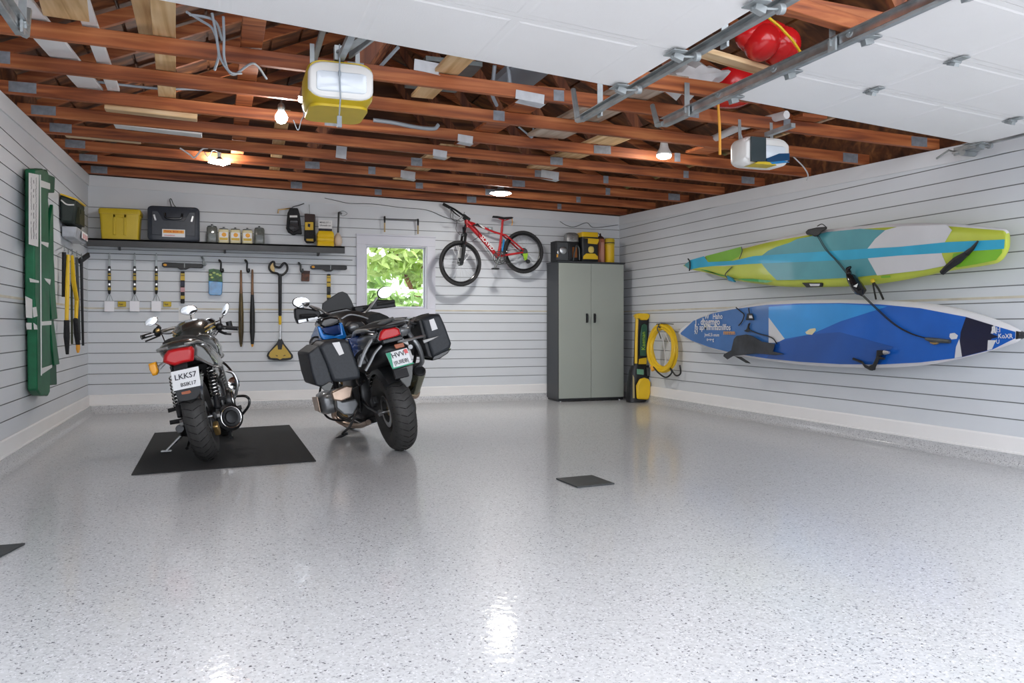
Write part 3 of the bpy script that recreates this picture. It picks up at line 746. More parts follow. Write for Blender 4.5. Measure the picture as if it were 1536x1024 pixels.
# yellow strap hanging
for (x0_, y0_, x1_, y1_, lb) in ((1077, 150, 1080, 232, 'orange strap hanging below the trusses between the door tracks'),):
    a, b = at_y(x0_, y0_, 4.95), at_y(x1_, y1_, 4.98)
    mb = MB().tube(bez([at_y(1077, 112, 4.95), a, (a+b)/2+Vector((.005, 0, 0)), b]), [.010]*25, 6)
    M['orange'] = mat('orange_webbing', (0.85, 0.40, 0.05), 0.6)
    o = link('strap', mb, 'orange'); tag(o, lb, 'strap')
# white pipe
a, b = at_y(1090, 232, 5.3), at_y(1215, 170, 4.6)
o = link('pipe', MB().tube([at_y(1062, 212, 5.9), at_y(1110, 190, 5.4), at_y(1180, 172, 4.9)], .03, 12), 'white_board'); tag(o, 'fat white pipe among the trusses above the white opener', 'pipe')
# wiring
def cable(label, pts, r=.006, m='cable', y=None, sub=8):
    P = [at_y(px, py, yy) for px, py, yy in pts]
    o = link('cable', MB().tube(bez(P, sub), r, 6), m); tag(o, label, 'cable'); return o
T = thing('cable_bundle', 'bundle of grey cables drooping between the trusses left of the opener', 'cable', at_y(325, 60, 4.7))
for pts in (((280, 18, 4.5), (300, 30, 4.6), (320, 45, 4.66), (328, 80, 4.7), (322, 105, 4.8)),
            ((318, 20, 4.5), (324, 50, 4.6), (330, 85, 4.7), (345, 108, 4.8), (362, 110, 4.9)),
            ((335, 25, 4.5), (336, 55, 4.6), (337, 90, 4.7), (350, 112, 4.9), (380, 95, 5.0), (400, 118, 5.2)),
            ((285, 22, 4.4), (310, 26, 4.5), (325, 35, 4.6), (333, 60, 4.7))):
    link('cable', MB().tube(bez([at_y(*q) for q in pts]), .007, 6), 'cable', T)
cable('grey cable sagging over the third row of trusses on the left', ((140, 122, 6.5), (190, 128, 6.5), (240, 133, 6.5), (300, 134, 6.5), (352, 138, 6.6)), .009)
cable('thin looped cable hanging behind the disc lamp', ((270, 222, 8.035), (285, 232, 8.035), (292, 236, 8.035), (303, 224, 8.035), (312, 222, 8.035)), .008, 'cable_w')
cable('pair of cables rising just behind the edge of the wide door', ((742, 98, 5.4), (740, 118, 5.45), (738, 140, 5.6), (745, 158, 5.755)), .014)
cable('second cable rising behind the edge of the wide door, right one', ((762, 100, 5.4), (764, 120, 5.4), (765, 130, 5.4)), .016)
cable('grey tubing lying along a truss right of the yellow opener', ((560, 180, 6.51), (590, 184, 6.51), (620, 190, 6.51), (650, 193, 6.51), (658, 187, 6.51)), .016)
cable('cable curling up past the right side of the yellow opener', ((548, 130, 5.3), (560, 112, 5.2), (575, 95, 5.1), (598, 70, 5.0)), .012)
cable('thin wire fork under the sixth truss below the round bulb', ((440, 180, 6.522), (447, 195, 6.522), (452, 180, 6.522), (456, 172, 6.4), (453, 158, 6.2)), .004)
cable('fine white wire hanging between the orange strap and the white opener', ((1110, 198, 5.4), (1118, 215, 5.4), (1135, 222, 5.5)), .005, 'cable_w')
cable('white wire curling above the right wall past the opener', ((1190, 235, 5.8), (1205, 250, 5.9), (1212, 262, 6.0), (1210, 270, 6.1)), .006, 'cable_w')
cable('dangling cable between two trusses above the bicycle', ((778, 190, 6.515), (790, 200, 6.515), (798, 206, 6.515), (800, 192, 6.515)), .008)
# dark sheet goods stored in the roof behind the door edge
def sheet(label, x0, y0, x1, y1, yy, m, th=.03, cat='panel', name='panel'):
    a, b = at_y(x0, y1, yy), at_y(x1, y0, yy)
    o = link(name, MB().obox(((a.x+b.x)/2, yy+.35, max(a.z, b.z, chord_top(a.x, yy)+.05)), (abs(b.x-a.x), .66, th)), m, smooth=False); return tag(o, label, cat)
sheet('dark grey panel lying on the trusses behind the wide door', 640, 95, 725, 175, 5.2, 'dark_steel')
sheet('bluish grey duct board lying on the trusses right of the dark panel', 770, 100, 830, 150, 5.3, 'cable', .05)
# paper backed insulation scraps on the truss edges
M['insul'] = mat('silver_paper', (0.55, 0.57, 0.60), 0.6, vary=.12, scale=14, bump=.3)
for i, (px, py, w_, h_, lb) in enumerate(((640, 100, .16, .07, 'behind the wide door near the opener'), (795, 145, .20, .06, 'on the first truss behind the door, right half'), (698, 208, .13, .06, 'with print on the third truss behind the door'), (660, 230, .13, .06, 'with print on the fourth truss behind the door'), (612, 262, .16, .08, 'hanging under the far trusses left of the saucer lamp'), (512, 228, .10, .12, 'hanging right below the yellow opener'), (825, 262, .2, .08, 'near the far trusses right of the saucer lamp'))):
    k = min(range(len(TR_Y)), key=lambda k: abs(at_ceil(px, py, -.05).y-TR_Y[k])); yy = TR_Y[k]-.028
    p = at_y(px, py, yy)
    mb = MB().obox(p, (w_, .002, h_), (0, .08, 0)).obox(p+Vector((w_*.1, .05, -h_/2)), (w_*.9, .1, .002), (0, .12, 0))
    o = link('paper_scrap', mb, 'insul', smooth=False); tag(o, 'silver grey paper scrap '+lb, 'paper scrap')

# ================================================================== left wall
def inplane(pts, n, d0, d1):
    return pts
def wall_prism(mb, pts, n, t):                   # flat outline with thickness t towards the room
    n = Vector(n)
    return mb.prism([Vector(p) for p in pts], n*t)
M['green'] = mat('green_nylon', (0.004, 0.115, 0.045), 0.5, vary=.25, scale=8, bump=.15)
M['green_d'] = mat('dark_green_nylon', (0.004, 0.075, 0.032), 0.55, vary=.2, scale=8)
M['white_tape'] = mat('white_tape', (0.74, 0.75, 0.74), 0.5)
LF = lambda px, py, o: at_left(px, py, o)
# folded green case, front piece
T = thing('folded_canopy', 'long flat green case with a big white label hanging on the left wall', 'case', LF(48, 594, .03))
def slab(mb, px, o, t):
    return mb.prism([LF(a, b, o) for a, b in px], X*t)
mb = slab(MB(), [(37, 253), (50, 252), (59, 259), (58, 300), (60, 400), (61, 480), (61, 588), (58, 594), (46, 593), (41, 585), (40, 480), (37, 445), (37, 330)], .02, .07)
link('case', mb, 'green', T, bevel=.012, seg=3)
mb = slab(MB(), [(43, 259), (58, 262), (57, 370), (43, 366)], .0905, .002); o = link('paper_label', mb, 'paper', T, smooth=False); plab(o, 'tall white printed label')
mb = MB()
r = random.Random(3)
for col in (0, 1, 2):
    a = [LF(47+3.6*col, 266+i*4.4, .094) for i in range(22)]
    for i in range(0, 21):
        if r.random() < .8: mb.beam(a[i]+Y*r.uniform(-.012, .012), a[i+1]+Y*r.uniform(-.012, .012), .010 if col == 1 else .005, .001, up=(1, 0, 0))
link('print', mb, 'ink', o, smooth=False)
for px in ([(38, 444), (48, 449), (48, 477), (39, 476)], [(49, 461), (54, 460), (56, 474), (50, 476)], [(39, 484), (47, 484), (47, 494), (40, 494)], [(50, 484), (55, 488), (56, 494), (51, 494)], [(44, 417), (58, 421), (58, 424), (45, 423)]):
    link('label', slab(MB(), px, .0905, .002), 'white_tape', T, smooth=False)
mb = MB().beam(LF(60.5, 262, .10), LF(62, 563, .10), .014, .006, up=(1, 0, 0)); link('piping', mb, 'white_tape', T, smooth=False)
# rear pieces
T = thing('folded_canopy', 'narrow green case with white straps behind the labelled green case', 'case', LF(70, 578, .03))
mb = slab(MB(), [(60, 254), (64, 254), (66, 261), (76, 265), (75, 289), (66, 289), (65, 300), (71, 340), (72, 360), (75, 400), (76, 440), (80, 478), (74, 480), (78, 545), (79, 577), (64, 578), (63, 500), (62, 400), (60, 300)], .02, .035)
link('case', mb, 'green_d', T, bevel=.008, seg=2)
mb = slab(MB(), [(70, 330), (74, 306), (75, 400), (76, 420), (80, 478), (72, 479), (68, 430), (67, 380)], .056, .03); link('flap', mb, 'green', T, bevel=.006, smooth=True)
mb = slab(MB(), [(70, 480), (75, 482), (84, 546), (76, 548), (73, 520)], .04, .03); link('flap', mb, 'green', T, bevel=.006)
for px in ([(60, 270), (74, 275), (74, 284), (60, 280)], [(61, 362), (72, 364), (71, 371), (61, 365)], [(66, 417), (75, 419), (74, 427), (68, 421)], [(62, 482), (76, 481), (76, 487), (62, 488)], [(62, 552), (77, 547), (77, 551), (62, 561)]):
    link('strap', slab(MB(), px, .088, .006), 'white_tape', T, smooth=False)

# dark shoulder bag on the wall and the clear box below it
M['bag_dark'] = mat('dark_green_black_fabric', (0.008, 0.017, 0.013), 0.55, vary=.25, scale=30)
M['olive'] = mat('olive_fabric', (0.028, 0.030, 0.008), 0.6, vary=.2, scale=20)
p0, p1 = LF(88, 336, 0), LF(113, 345, 0)
ya, yb = 8.68, 9.22; zt, zb_ = 2.20, 1.965
T = thing('shoulder_bag', 'black bag with a yellow zip rim hung high on the left wall', 'bag', (-L, (ya+yb)/2, zb_))
xo = .145
mb = MB().loft([[(-L+.012, ya, zb_+.02), (-L+.012, yb, zb_), (-L+xo*.8, yb, zb_-.0), (-L+xo*.8, ya+.04, zb_+.02)], [(-L+.012, ya-.02, zt+.04), (-L+.012, yb, zt+.05), (-L+xo, yb, zt+.01), (-L+xo, ya+.02, zt)]])
link('body', mb, 'bag_dark', T, bevel=.02, seg=3)
mb = MB().tube([(-L+.02, ya-.01, zt+.045), (-L+xo, ya+.015, zt+.005), (-L+xo, yb, zt+.018), (-L+.02, yb, zt+.055)], .009, 6, closed=True); link('zip_rim', mb, 'yellow', T)
mb = MB().obox((-L+xo*.9, (ya+yb)/2+.02, 2.07), (.05, .30, .16)).obox((-L+xo+.018, ya+.18, 2.11), (.006, .06, .045)); link('pocket', mb, 'olive', T, bevel=.012)
mb = MB().tube(bez([(-L+.02, ya-.01, zt-.01), (-L+.07, ya-.02, zt-.05), (-L+.13, ya-.01, zt-.05)]), .007, 6); link('handle', mb, 'white_p', T)
M['clear_grey'] = mat('grey_clear_plastic', (0.42, 0.44, 0.48), 0.2, vary=.15, scale=12)
T = thing('storage_box', 'grey plastic box under the black bag on the left wall', 'box', (-L, 9.2, 1.83))
mb = MB().loft([[(-L+.012, 8.76, 1.855), (-L+.012, 9.36, 1.845), (-L+.13, 9.36, 1.845), (-L+.12, 8.78, 1.855)], [(-L+.012, 8.74, 1.955), (-L+.012, 9.40, 1.955), (-L+.15, 9.40, 1.955), (-L+.14, 8.76, 1.955)]])
link('box', mb, 'clear_grey', T, bevel=.01)
mb = MB().bx(-L+.147, -L+.153, 9.0, 9.34, 1.87, 1.94); link('label', mb, 'paper', T, smooth=False)
M['pinkish'] = mat('pink_print', (0.60, 0.25, 0.25), 0.6)
for i in range(4): link('print', MB().bx(-L+.153, -L+.155, 9.03+.08*i, 9.07+.08*i, 1.87+.01*(i % 2), 1.92), 'pinkish', T, smooth=False)

# long-handled tools hanging near the left corner
def hang_tool(name, label, cat, px_pts, r, m, off=.06, extra=None, group=None, n=8):
    pts = [LF(a, b, off) for a, b in px_pts]
    T = thing(name, label, cat, pts[-1], group=group)
    link('hook', MB().tube(bez([LF(px_pts[0][0], px_pts[0][1]-8, .010), LF(px_pts[0][0], px_pts[0][1]-9, off+.02), LF(px_pts[0][0]+.5, px_pts[0][1]-2, off+.02)]), .005, 6), 'steel', T)
    link('shaft', MB().tube(pts, r, n), m, T)
    return T, pts
T, q = hang_tool('hand_saw', 'black sheath tool, leftmost of the tools near the left corner', 'tool', [(96, 378), (97, 445)], [.018, .026], 'black_soft', .05)
T, q = hang_tool('pruning_pole', 'yellow and black pole, second of the tools near the left corner', 'tool', [(102, 382), (101, 430), (100, 480)], [.015, .019, .017], 'yellow', .08)
link('lower_sleeve', MB().tube([LF(100, 480, .08), LF(100, 505, .08), LF(101, 531, .08)], [.024, .027, .014], 8), 'black_soft', T)
T, q = hang_tool('pruning_pole', 'yellow and black pole bowed to the right near the left corner', 'tool', [(108, 383), (110, 420), (115, 450), (114, 478)], [.014, .022, .020, .017], 'yellow', .08)
link('lower_sleeve', MB().tube([LF(113, 478, .08), LF(115, 500, .08), LF(117, 518, .08)], [.020, .027, .020], 8), 'black_soft', T)
link('tip', MB().tube([LF(117, 517, .085), LF(117, 523, .085), LF(117, 529, .085)], [.019, .020, .010], 8), 'orange', T)
T, q = hang_tool('folded_strap', 'thin pale strap between the two yellow poles near the left corner', 'strap', [(107, 390), (108, 500), (108, 516)], .010, 'olive', .05)
T, q = hang_tool('crowbar', 'dark blue steel bar right of the yellow poles near the left corner', 'tool', [(115, 386), (117, 440), (119, 510)], .014, 'dark_steel', .05)
T, q = hang_tool('hockey_stick', 'black angled stick, closest to the left corner', 'stick', [(122, 390), (123, 450), (124.5, 518)], [.016, .014, .012], 'black', .06)
link('head', MB().beam(LF(119, 392, .06), LF(133, 382, .12), .03, .055, up=(0, 0, 1)), 'black', T, bevel=.008)

# ================================================================== back wall
BK = lambda px, py, o=0.0: at_back(px, py, o)
# shelf
SH0, SH1 = BK(137, 362, .02).x, BK(517, 376, .3).x
SZ = 1.985                                       # top of the shelf
T = thing('wall_shelf', 'long dark grey shelf on the back wall over the hanging tools', 'shelf', ((-L+.03+SH1)/2, D, SZ))
mb = MB().bx(-L+.03, SH1, D-.32, D-.002, SZ-.02, SZ).bx(-L+.03, SH1, D-.32, D-.300, SZ-.085, SZ-.0)
M['shelf'] = mat('shelf_laminate', (0.065, 0.068, 0.072), 0.5, vary=.15, scale=6)
link('board', mb, 'shelf', T, bevel=.003)
for x in (-1.1, 0.05, 1.15):
    mb = MB().prism([(x-.012, D-.003, SZ-.021), (x-.012, D-.28, SZ-.021), (x-.012, D-.28, SZ-.035), (x-.012, D-.02, SZ-.10), (x-.012, D-.003, SZ-.10)], (.024, 0, 0)); link('bracket', mb, 'shelf', T, smooth=False)
# yellow storage bin
ysf = D-.17
def sx(px, o=.3): return BK(px, 350, o).x
T = thing('storage_bin', 'yellow lidded plastic bin at the left end of the shelf', 'bin', ((sx(147)+sx(212))/2, ysf, SZ))
x0, x1 = sx(149), sx(210); zt = SZ+.33
cx = (x0+x1)/2; w = x1-x0
rings = []
for z_, s_ in ((0.004, .90), (.02, .92), (.29, 1.0)):
    rings.append([(cx+a*w*s_, ysf+b*.28*s_, SZ+z_) for a, b in rr(1, 1, .08, 4)])
link('tub', MB().loft(rings), 'yellow_d', T, angle=50)
link('lid', MB().loft([[(cx+a*w*s_, ysf+b*.29*s_, SZ+z_) for a, b in rr(1, 1, .08, 4)] for z_, s_ in ((.285, 1.04), (.33, 1.05), (.345, 1.0))]), 'yellow_d', T, angle=50)
mb = MB()
for a, b in ((-.16, -.10), (.10, .16)): mb.bx(cx+a*w, cx+b*w, ysf-.146, ysf-.12, SZ+.05, SZ+.28)
mb.bx(cx-.16*w, cx+.16*w, ysf-.146, ysf-.12, SZ+.245, SZ+.28)
link('rib', mb, 'yellow_d', T, bevel=.004)
mb = MB().bx(cx+.40*w, cx+.51*w, ysf-.07, ysf+.07, SZ+.25, SZ+.28); link('handle', mb, 'yellow_d', T, bevel=.006)
# dark blue-black tool case
M['case'] = mat('blue_black_plastic', (0.034, 0.041, 0.055), 0.4, vary=.1, scale=20)
x0, x1 = sx(221), sx(299); cx = (x0+x1)/2; w = x1-x0; hgt = .40
T = thing('tool_case', 'dark blue-black hard tool case with a printed label on the shelf', 'tool case', (cx, ysf, SZ))
yc = ysf-.01
mb = MB()
rings = []
for yy, s_ in ((-.11, .93), (-.095, 1), (-.01, 1.0), (.0, .985), (.012, 1.0), (.095, 1.0), (.11, .94)):
    rings.append([(cx+a*w*s_, yc+yy, SZ+hgt/2+b*hgt*s_+.001) for a, b in rr(1, 1, .10, 4)])
link('shell', mb.loft(rings), 'case', T, angle=40)
# raised front panel with handle recess
f = yc-.113
out = [(-.42, -.34), (.42, -.34), (.42, .36), (.30, .36), (.20, .10), (-.20, .10), (-.30, .36), (-.42, .36)]
link('front_relief', MB().prism([(cx+a*w, f, SZ+hgt/2+b*hgt) for a, b in out], (0, .02, 0)), 'case', T, bevel=.006, smooth=True)
link('handle', MB().tube(bez([(cx-.17*w, f-.002, SZ+.80*hgt), (cx-.13*w, f-.012, SZ+.66*hgt), (cx+.13*w, f-.012, SZ+.66*hgt), (cx+.17*w, f-.002, SZ+.80*hgt)]), .012, 8), 'black_gloss', T)
mb = MB().bx(cx-.22*w, cx+.22*w, f-.003, f, SZ+.12*hgt, SZ+.34*hgt); lb = link('label', mb, 'paper', T, smooth=False)
mb = MB().bx(cx-.20*w, cx+.20*w, f-.0045, f-.003, SZ+.23*hgt, SZ+.32*hgt); link('print', mb, 'orange', lb, smooth=False)
mb = MB(); text_mb(mb, 'TOOL BOX 12', (cx-.18*w, f-.006, SZ+.25*hgt), X, Z, .030); text_mb(mb, 'mmuiniiimnn', (cx-.18*w, f-.006, SZ+.15*hgt), X, Z, .022)
link('print', mb, 'red', lb, smooth=False)
for sgn in (-1, 1): link('latch', MB().obox((cx+sgn*.36*w, f-.004, SZ+.66*hgt), (.022, .012, .07), (0, sgn*.25, 0)), 'alu', T, bevel=.003)
mb = MB().tube(bez([(cx-.03, D-.10, SZ+hgt+.002), (cx-.05, D-.10, SZ+hgt+.10), (cx-.035, D-.10, SZ+hgt+.11), (cx-.01, D-.10, SZ+hgt+.05), (cx+.03, D-.1, SZ+hgt+.002)]), .005, 6); link('carry_loop', mb, 'dark_steel', T)
# five jars
M['jar_glass'] = mat('grey_jar_glass', (0.12, 0.13, 0.12), 0.15, vary=.2, scale=30, coat=.6)
M['cream_label'] = mat('cream_label', (0.72, 0.66, 0.42), 0.5, vary=.05, scale=10)
M['gold_label'] = mat('gold_label', (0.62, 0.42, 0.05), 0.5)
pos = [318, 335.5, 353, 371, 389]
lbs = ['grey glass jar, leftmost of the five jars on the shelf', 'jar with a cream and gold label right beside the left grey jar', 'jar with a cream and gold label in the middle of the five', 'jar with a cream and gold label just left of the right grey jar', 'grey glass jar, rightmost of the five jars on the shelf']
for i, px in enumerate(pos):
    x = sx(px, .22); yj = D-.20; dark = i in (0, 4); hh = .20 if dark else .175
    T = thing('storage_jar', lbs[i], 'jar', (x, yj, SZ), group='jars on the shelf')
    w_ = .118
    link('jar', MB().loft([[(x+a*w_*s_, yj+b*w_*s_, SZ+z_) for a, b in rr(1, 1, .2, 4)] for z_, s_ in ((.002, .95), (.01, 1), (hh*.88, 1), (hh*.93, .92))]), 'jar_glass' if dark else 'cream_label', T, angle=50)
    link('lid', MB().lathe([(.050, hh*.92), (.052, hh*.93), (.052, hh*1.0), (.03, hh*1.03), (.012, hh*1.03), (.012, hh*1.12)], (x, yj, SZ), n=18), 'dark_steel', T)
    if not dark:
        l_ = link('label', MB().bx(x-.05, x+.05, yj-w_/2-.002, yj-w_/2+.001, SZ+.03, SZ+.13), 'paper', T, smooth=False)
        link('emblem', MB().ell((x+.004, yj-w_/2-.003, SZ+.10), (.026, .002, .025), n=12, m=8), 'orange', l_)
        link('print', MB().bx(x-.046, x+.046, yj-w_/2-.003, yj-w_/2-.002, SZ+.035, SZ+.065), 'gold_label', l_, smooth=False)
    else: link('label', MB().bx(x-.035, x+.035, yj-w_/2-.002, yj-w_/2+.001, SZ+.05, SZ+.11), 'dark_steel', T, smooth=False)

# items to the right on / over the shelf
BP = lambda mb, pts, o, t: mb.prism([BK(a, b, o) for a, b in pts], Y*(-t))
M['brown_d'] = mat('dark_brown', (0.035, 0.012, 0.008), 0.5)
T = thing('holster', 'black belt pouch with a white slot hanging over the right half of the shelf', 'pouch', BK(442, 350, .1))
BP(MB(), [(434, 313), (446, 313), (449, 322), (451, 340), (452.5, 352), (445, 351.5), (440, 353), (432, 349), (429, 343), (431, 320)], .02, .08)
link('body', BP(MB(), [(434, 313), (446, 313), (449, 322), (451, 340), (452.5, 352), (445, 351.5), (440, 353), (432, 349), (429, 343), (431, 320)], .02, .08), 'black_soft', T, bevel=.012, seg=3)
link('slot_trim', BP(MB(), [(434.5, 323), (446, 323), (446, 326), (434.5, 326)], .102, .003), 'white_p', T, smooth=False)
link('front_pocket', BP(MB(), [(434, 330), (447, 330), (449, 345), (440, 349), (433, 343)], .10, .02), 'black_gloss', T, bevel=.008)
link('hook', MB().tube(bez([BK(456, 305, .01), BK(448, 308, .04), BK(440, 310, .08), BK(436, 314, .08)]), .006, 6), 'dark_steel', T)
link('hanger_arm', MB().tube([BK(436, 312, .02), BK(427, 313.5, .03), BK(417.5, 314.5, .05), BK(417, 320, .05)], .008, 6), 'gold', T)
T = thing('tool_pouch', 'narrow dark brown and black pouch with a yellow label above the shelf', 'pouch', BK(464, 362, .1))
link('body', BP(MB(), [(457, 321), (472, 322), (472, 345), (473, 362), (470, 364.5), (459, 364.5), (456, 360), (456.5, 340)], .03, .06), 'black_soft', T, bevel=.008)
link('top_flap', BP(MB(), [(456.7, 320.5), (472.3, 321.5), (472, 333), (457, 332)], .088, .012), 'brown_d', T, bevel=.003)
l_ = link('label', BP(MB(), [(457.5, 333), (470, 333), (470, 345), (457.5, 345)], .092, .004), 'yellow', T, smooth=False)
link('print', BP(MB(), [(462, 335), (465.5, 336), (465, 341), (461.5, 339.5)], .097, .002), 'ink', l_, smooth=False)
link('window', BP(MB(), [(459.5, 358), (470, 358), (470, 362), (459.5, 361)], .092, .004), 'gold_label', T, smooth=False)
link('hook', MB().tube([BK(464, 307, .005), BK(464, 308, .06), BK(464.5, 321, .06)], .004, 6), 'steel', T)
# yellow box with card
T = thing('parts_box', 'yellow ridged box holding a white printed card at the right end of the shelf', 'box', (sx(488, .2), D-.18, SZ))
xx = sx(488, .2); yy = D-.19
link('tray', MB().loft([[(xx+a*.20*s_, yy+b*.15*s_, SZ+z_) for a, b in rr(1, 1, .08, 3)] for z_, s_ in ((.002, 1), (.055, 1.0), (.06, .95), (.068, .95), (.072, 1.0), (.105, 1.0), (.11, .95), (.117, .95), (.12, 1.0), (.16, .98), (.19, .82))]), 'yellow', T, angle=50)
l_ = link('card', MB().bx(xx-.082, xx+.082, yy-.01, yy+.0, SZ+.17, SZ+.33), 'paper', T, smooth=False)
mb = MB(); text_mb(mb, 'MINILOT 1', (xx-.07, yy-.0115, SZ+.29), X, Z, .028); text_mb(mb, 'Uhoeallr-sm', (xx-.07, yy-.0115, SZ+.255), X, Z, .028); mb.bx(xx-.082, xx+.082, yy-.0115, yy-.0105, SZ+.19, SZ+.225)
link('print', mb, 'ink', l_, smooth=False)
# ladle like hook
T = thing('hanging_scoop', 'black bent hanger holding a pale egg-shaped bulb beside the yellow box', 'scoop', BK(507, 371, .2))
link('bulb_end', MB().lathe([(.002, .0), (.035, .015), (.052, .06), (.048, .11), (.028, .155), (.010, .18)], (BK(507, 371, .2).x, D-.2, SZ+.002), n=20), mat('pale_wood', (0.62, 0.50, 0.40), 0.5, vary=.1), T)
bx_ = BK(507, 371, .2).x
link('arm', MB().tube([(bx_, D-.2, SZ+.17), (bx_+.005, D-.2, SZ+.30), (bx_+.01, D-.19, SZ+.43), (bx_+.03, D-.15, SZ+.44), (bx_+.06, D-.05, SZ+.44), (bx_+.06, D-.002, SZ+.45)], .012, 8), 'black', T)
link('wire_clip', MB().tube(bez([(bx_+.02, D-.16, SZ+.44), (bx_+.07, D-.15, SZ+.46), (bx_+.12, D-.15, SZ+.43), (bx_+.07, D-.15, SZ+.40), (bx_+.03, D-.15, SZ+.42)]), .005, 6), 'steel', T)

# cable near the ceiling
cpts = [(352, 300), (400, 302), (440, 306), (487, 297), (505, 301), (525, 305), (560, 306), (600, 311), (640, 315), (668, 326), (690, 331)]
o = link('cable', MB().tube(bez([BK(a, b, .012) for a, b in cpts[3:]]), .0045, 6), 'dark_steel'); tag(o, 'thin dark cable drooping along the top of the back wall to the bicycle', 'cable')
o = link('cable', MB().tube(bez([BK(a, b, .01) for a, b in ((840, 332), (850, 338), (862, 340), (880, 334), (890, 341), (915, 339), (927, 337))]), .004, 6), 'dark_steel'); tag(o, 'thin dark cable looping on the wall above the cabinet', 'cable')

# scrapers on the rail
M['blade'] = mat('whitish_blade', (0.90, 0.90, 0.94), 0.4)
M['hand_y'] = mat('handle_yellow', (0.50, 0.36, 0.05), 0.45)
def scraper(px, label):
    o = .05
    c = BK(px, 466, o)
    T = thing('scraper', label, 'scraper', c, group='scrapers on the left end of the rail')
    x, y = c.x, c.y
    zf = lambda py: BK(px, py, o).z
    link('hook', MB().tube([(x, D-.016, zf(381)+.01), (x, y, zf(381)+.012), (x, y, zf(386))], .006, 6), 'steel', T)
    link('ferrule', MB().beam((x, y, zf(400)), (x, y, zf(383)), .020, .012, up=(0, 1, 0)), 'steel', T, smooth=False)
    link('handle', MB().tube([(x, y, zf(441)), (x, y, zf(438)), (x, y, zf(402)), (x, y, zf(399))], [.010, .016, .016, .012], 10), 'black', T)
    for a, b in ((403, 406), (410, 412), (414, 420), (425, 428), (431, 435)):
        link('handle_band', MB().cyl((x, y, zf(b)), (x, y, zf(a)), .0175, n=10), 'hand_y' if a != 403 and a != 425 else 'alu', T)
    mb = MB()
    for d in (-.04, 0, .04): mb.tube([(x, y, zf(440)), (x+d*.4, y, zf(444)), (x+d, y, zf(452))], .0035, 5)
    link('wire_fork', mb, 'steel', T)
    link('blade', MB().bx(x-.052, x+.052, y-.006, y+.002, zf(467), zf(451.5)), 'blade', T, bevel=.002)
scraper(164, 'banded long-handled scraper with white blade, nearest the left corner')
scraper(202, 'banded long-handled scraper with white blade, between the two yellow tags')
scraper(234.5, 'banded long-handled scraper with white blade, right beside the T-handled tool')
# yellow tags on the seam
for px, lb in ((183, 'small mustard tag pinned between the first two scrapers'), (251, 'small mustard tag pinned below the T-handled tool at left')):
    c = BK(px, 456, .02)
    T = thing('tag', lb, 'tag', c)
    link('card', MB().obox(c, (.085, .03, .058)), 'yellow_d', T, bevel=.004)
    mb = MB(); text_mb(mb, 'lue', c+Vector((-.03, -.016, -.012)), X, Z, .035); link('print', mb, 'ink', T, smooth=False)
# T-handled tools
def ttool(px, pyt, py0, py1, label, flip=False):
    o = .06; c = BK(px, pyt, o); x, y = c.x, c.y
    zf = lambda py: BK(px, py, o).z
    T = thing('squeegee', label, 'T-handled tool', BK(px, py1, o))
    wd = .225
    out = [(-wd, .026), (-wd+.03, .036), (0, .030), (wd-.02, .026), (wd, .016), (wd, -.016), (wd-.02, -.024), (.08, -.022), (.035, -.045), (-.03, -.045), (-.06, -.024), (-wd+.02, -.024), (-wd, -.012)]
    link('cross_handle', MB().prism([(x+(-a if flip else a), y+.015, c.z+b) for a, b in out], (0, -.035, 0)), 'black', T, bevel=.006)
    link('end_accent', MB().ell((x-wd*.85, y-.02, c.z+.005), (.02, .005, .014), n=12, m=8), 'orange', T)
    link('stem', MB().bx(x-.022, x+.022, y-.018, y+.01, zf(py1), zf(py0)), 'black_soft', T, bevel=.006)
    k = 0
    cols = ['hand_y', 'gold_label', 'navy', 'pink', 'hand_y']
    n = 5; h_ = (zf(py0)-zf(py1))
    for i, (a, b) in enumerate(((.06, .12), (.14, .28), (.32, .46), (.50, .64), (.76, .86))):
        link('band', MB().bx(x-.0235, x+.0235, y-.0195, y+.008, zf(py0)-h_*b, zf(py0)-h_*a), cols[i] if not flip else ('hand_y', 'gold_label', 'hand_y', 'black', 'hand_y')[i], T, smooth=False)
    link('hook', MB().tube([(x+.02, D-.002, c.z+.01), (x+.02, y-.02, c.z-.02), (x+.02, y-.03, c.z+.03)], .006, 6), 'steel', T)
M['navy'] = mat('navy_tape', (0.010, 0.012, 0.035), 0.4)
M['pink'] = mat('dusty_pink_tape', (0.55, 0.30, 0.32), 0.5)
ttool(274, 398.5, 407, 455, 'T-handled tool with pink and navy bands right of the scrapers')
ttool(493, 401.5, 411, 452, 'T-handled tool with yellow bands hanging behind the touring motorcycle', True)
# hooks on the rail
def jhook(px, y0_, y1_, label, m='black'):
    c = BK(px, y0_, .02)
    z0, z1 = BK(px, y0_, .05).z, BK(px, y1_, .05).z
    o = link('hook', MB().tube(bez([(c.x, D-.019, z0-.02), (c.x-.01, D-.05, z0), (c.x+.01, D-.07, z0-.03), (c.x+.01, D-.07, z1+.03), (c.x+.02, D-.08, z1), (c.x+.035, D-.10, z1+.01), (c.x+.03, D-.11, z1+.04)]), .011, 8), m)
    tag(o, label, 'hook')
jhook(330, 390, 408, 'black hook on the rail above the green seed packet')
jhook(369, 390, 408, 'black hook on the rail above the two thin poles')
jhook(304, 385, 398, 'thin silver hook on the rail left of the seed packet', 'steel')
jhook(449, 394, 408, 'small dark hook on the rail above the little brown box', 'dark_steel')
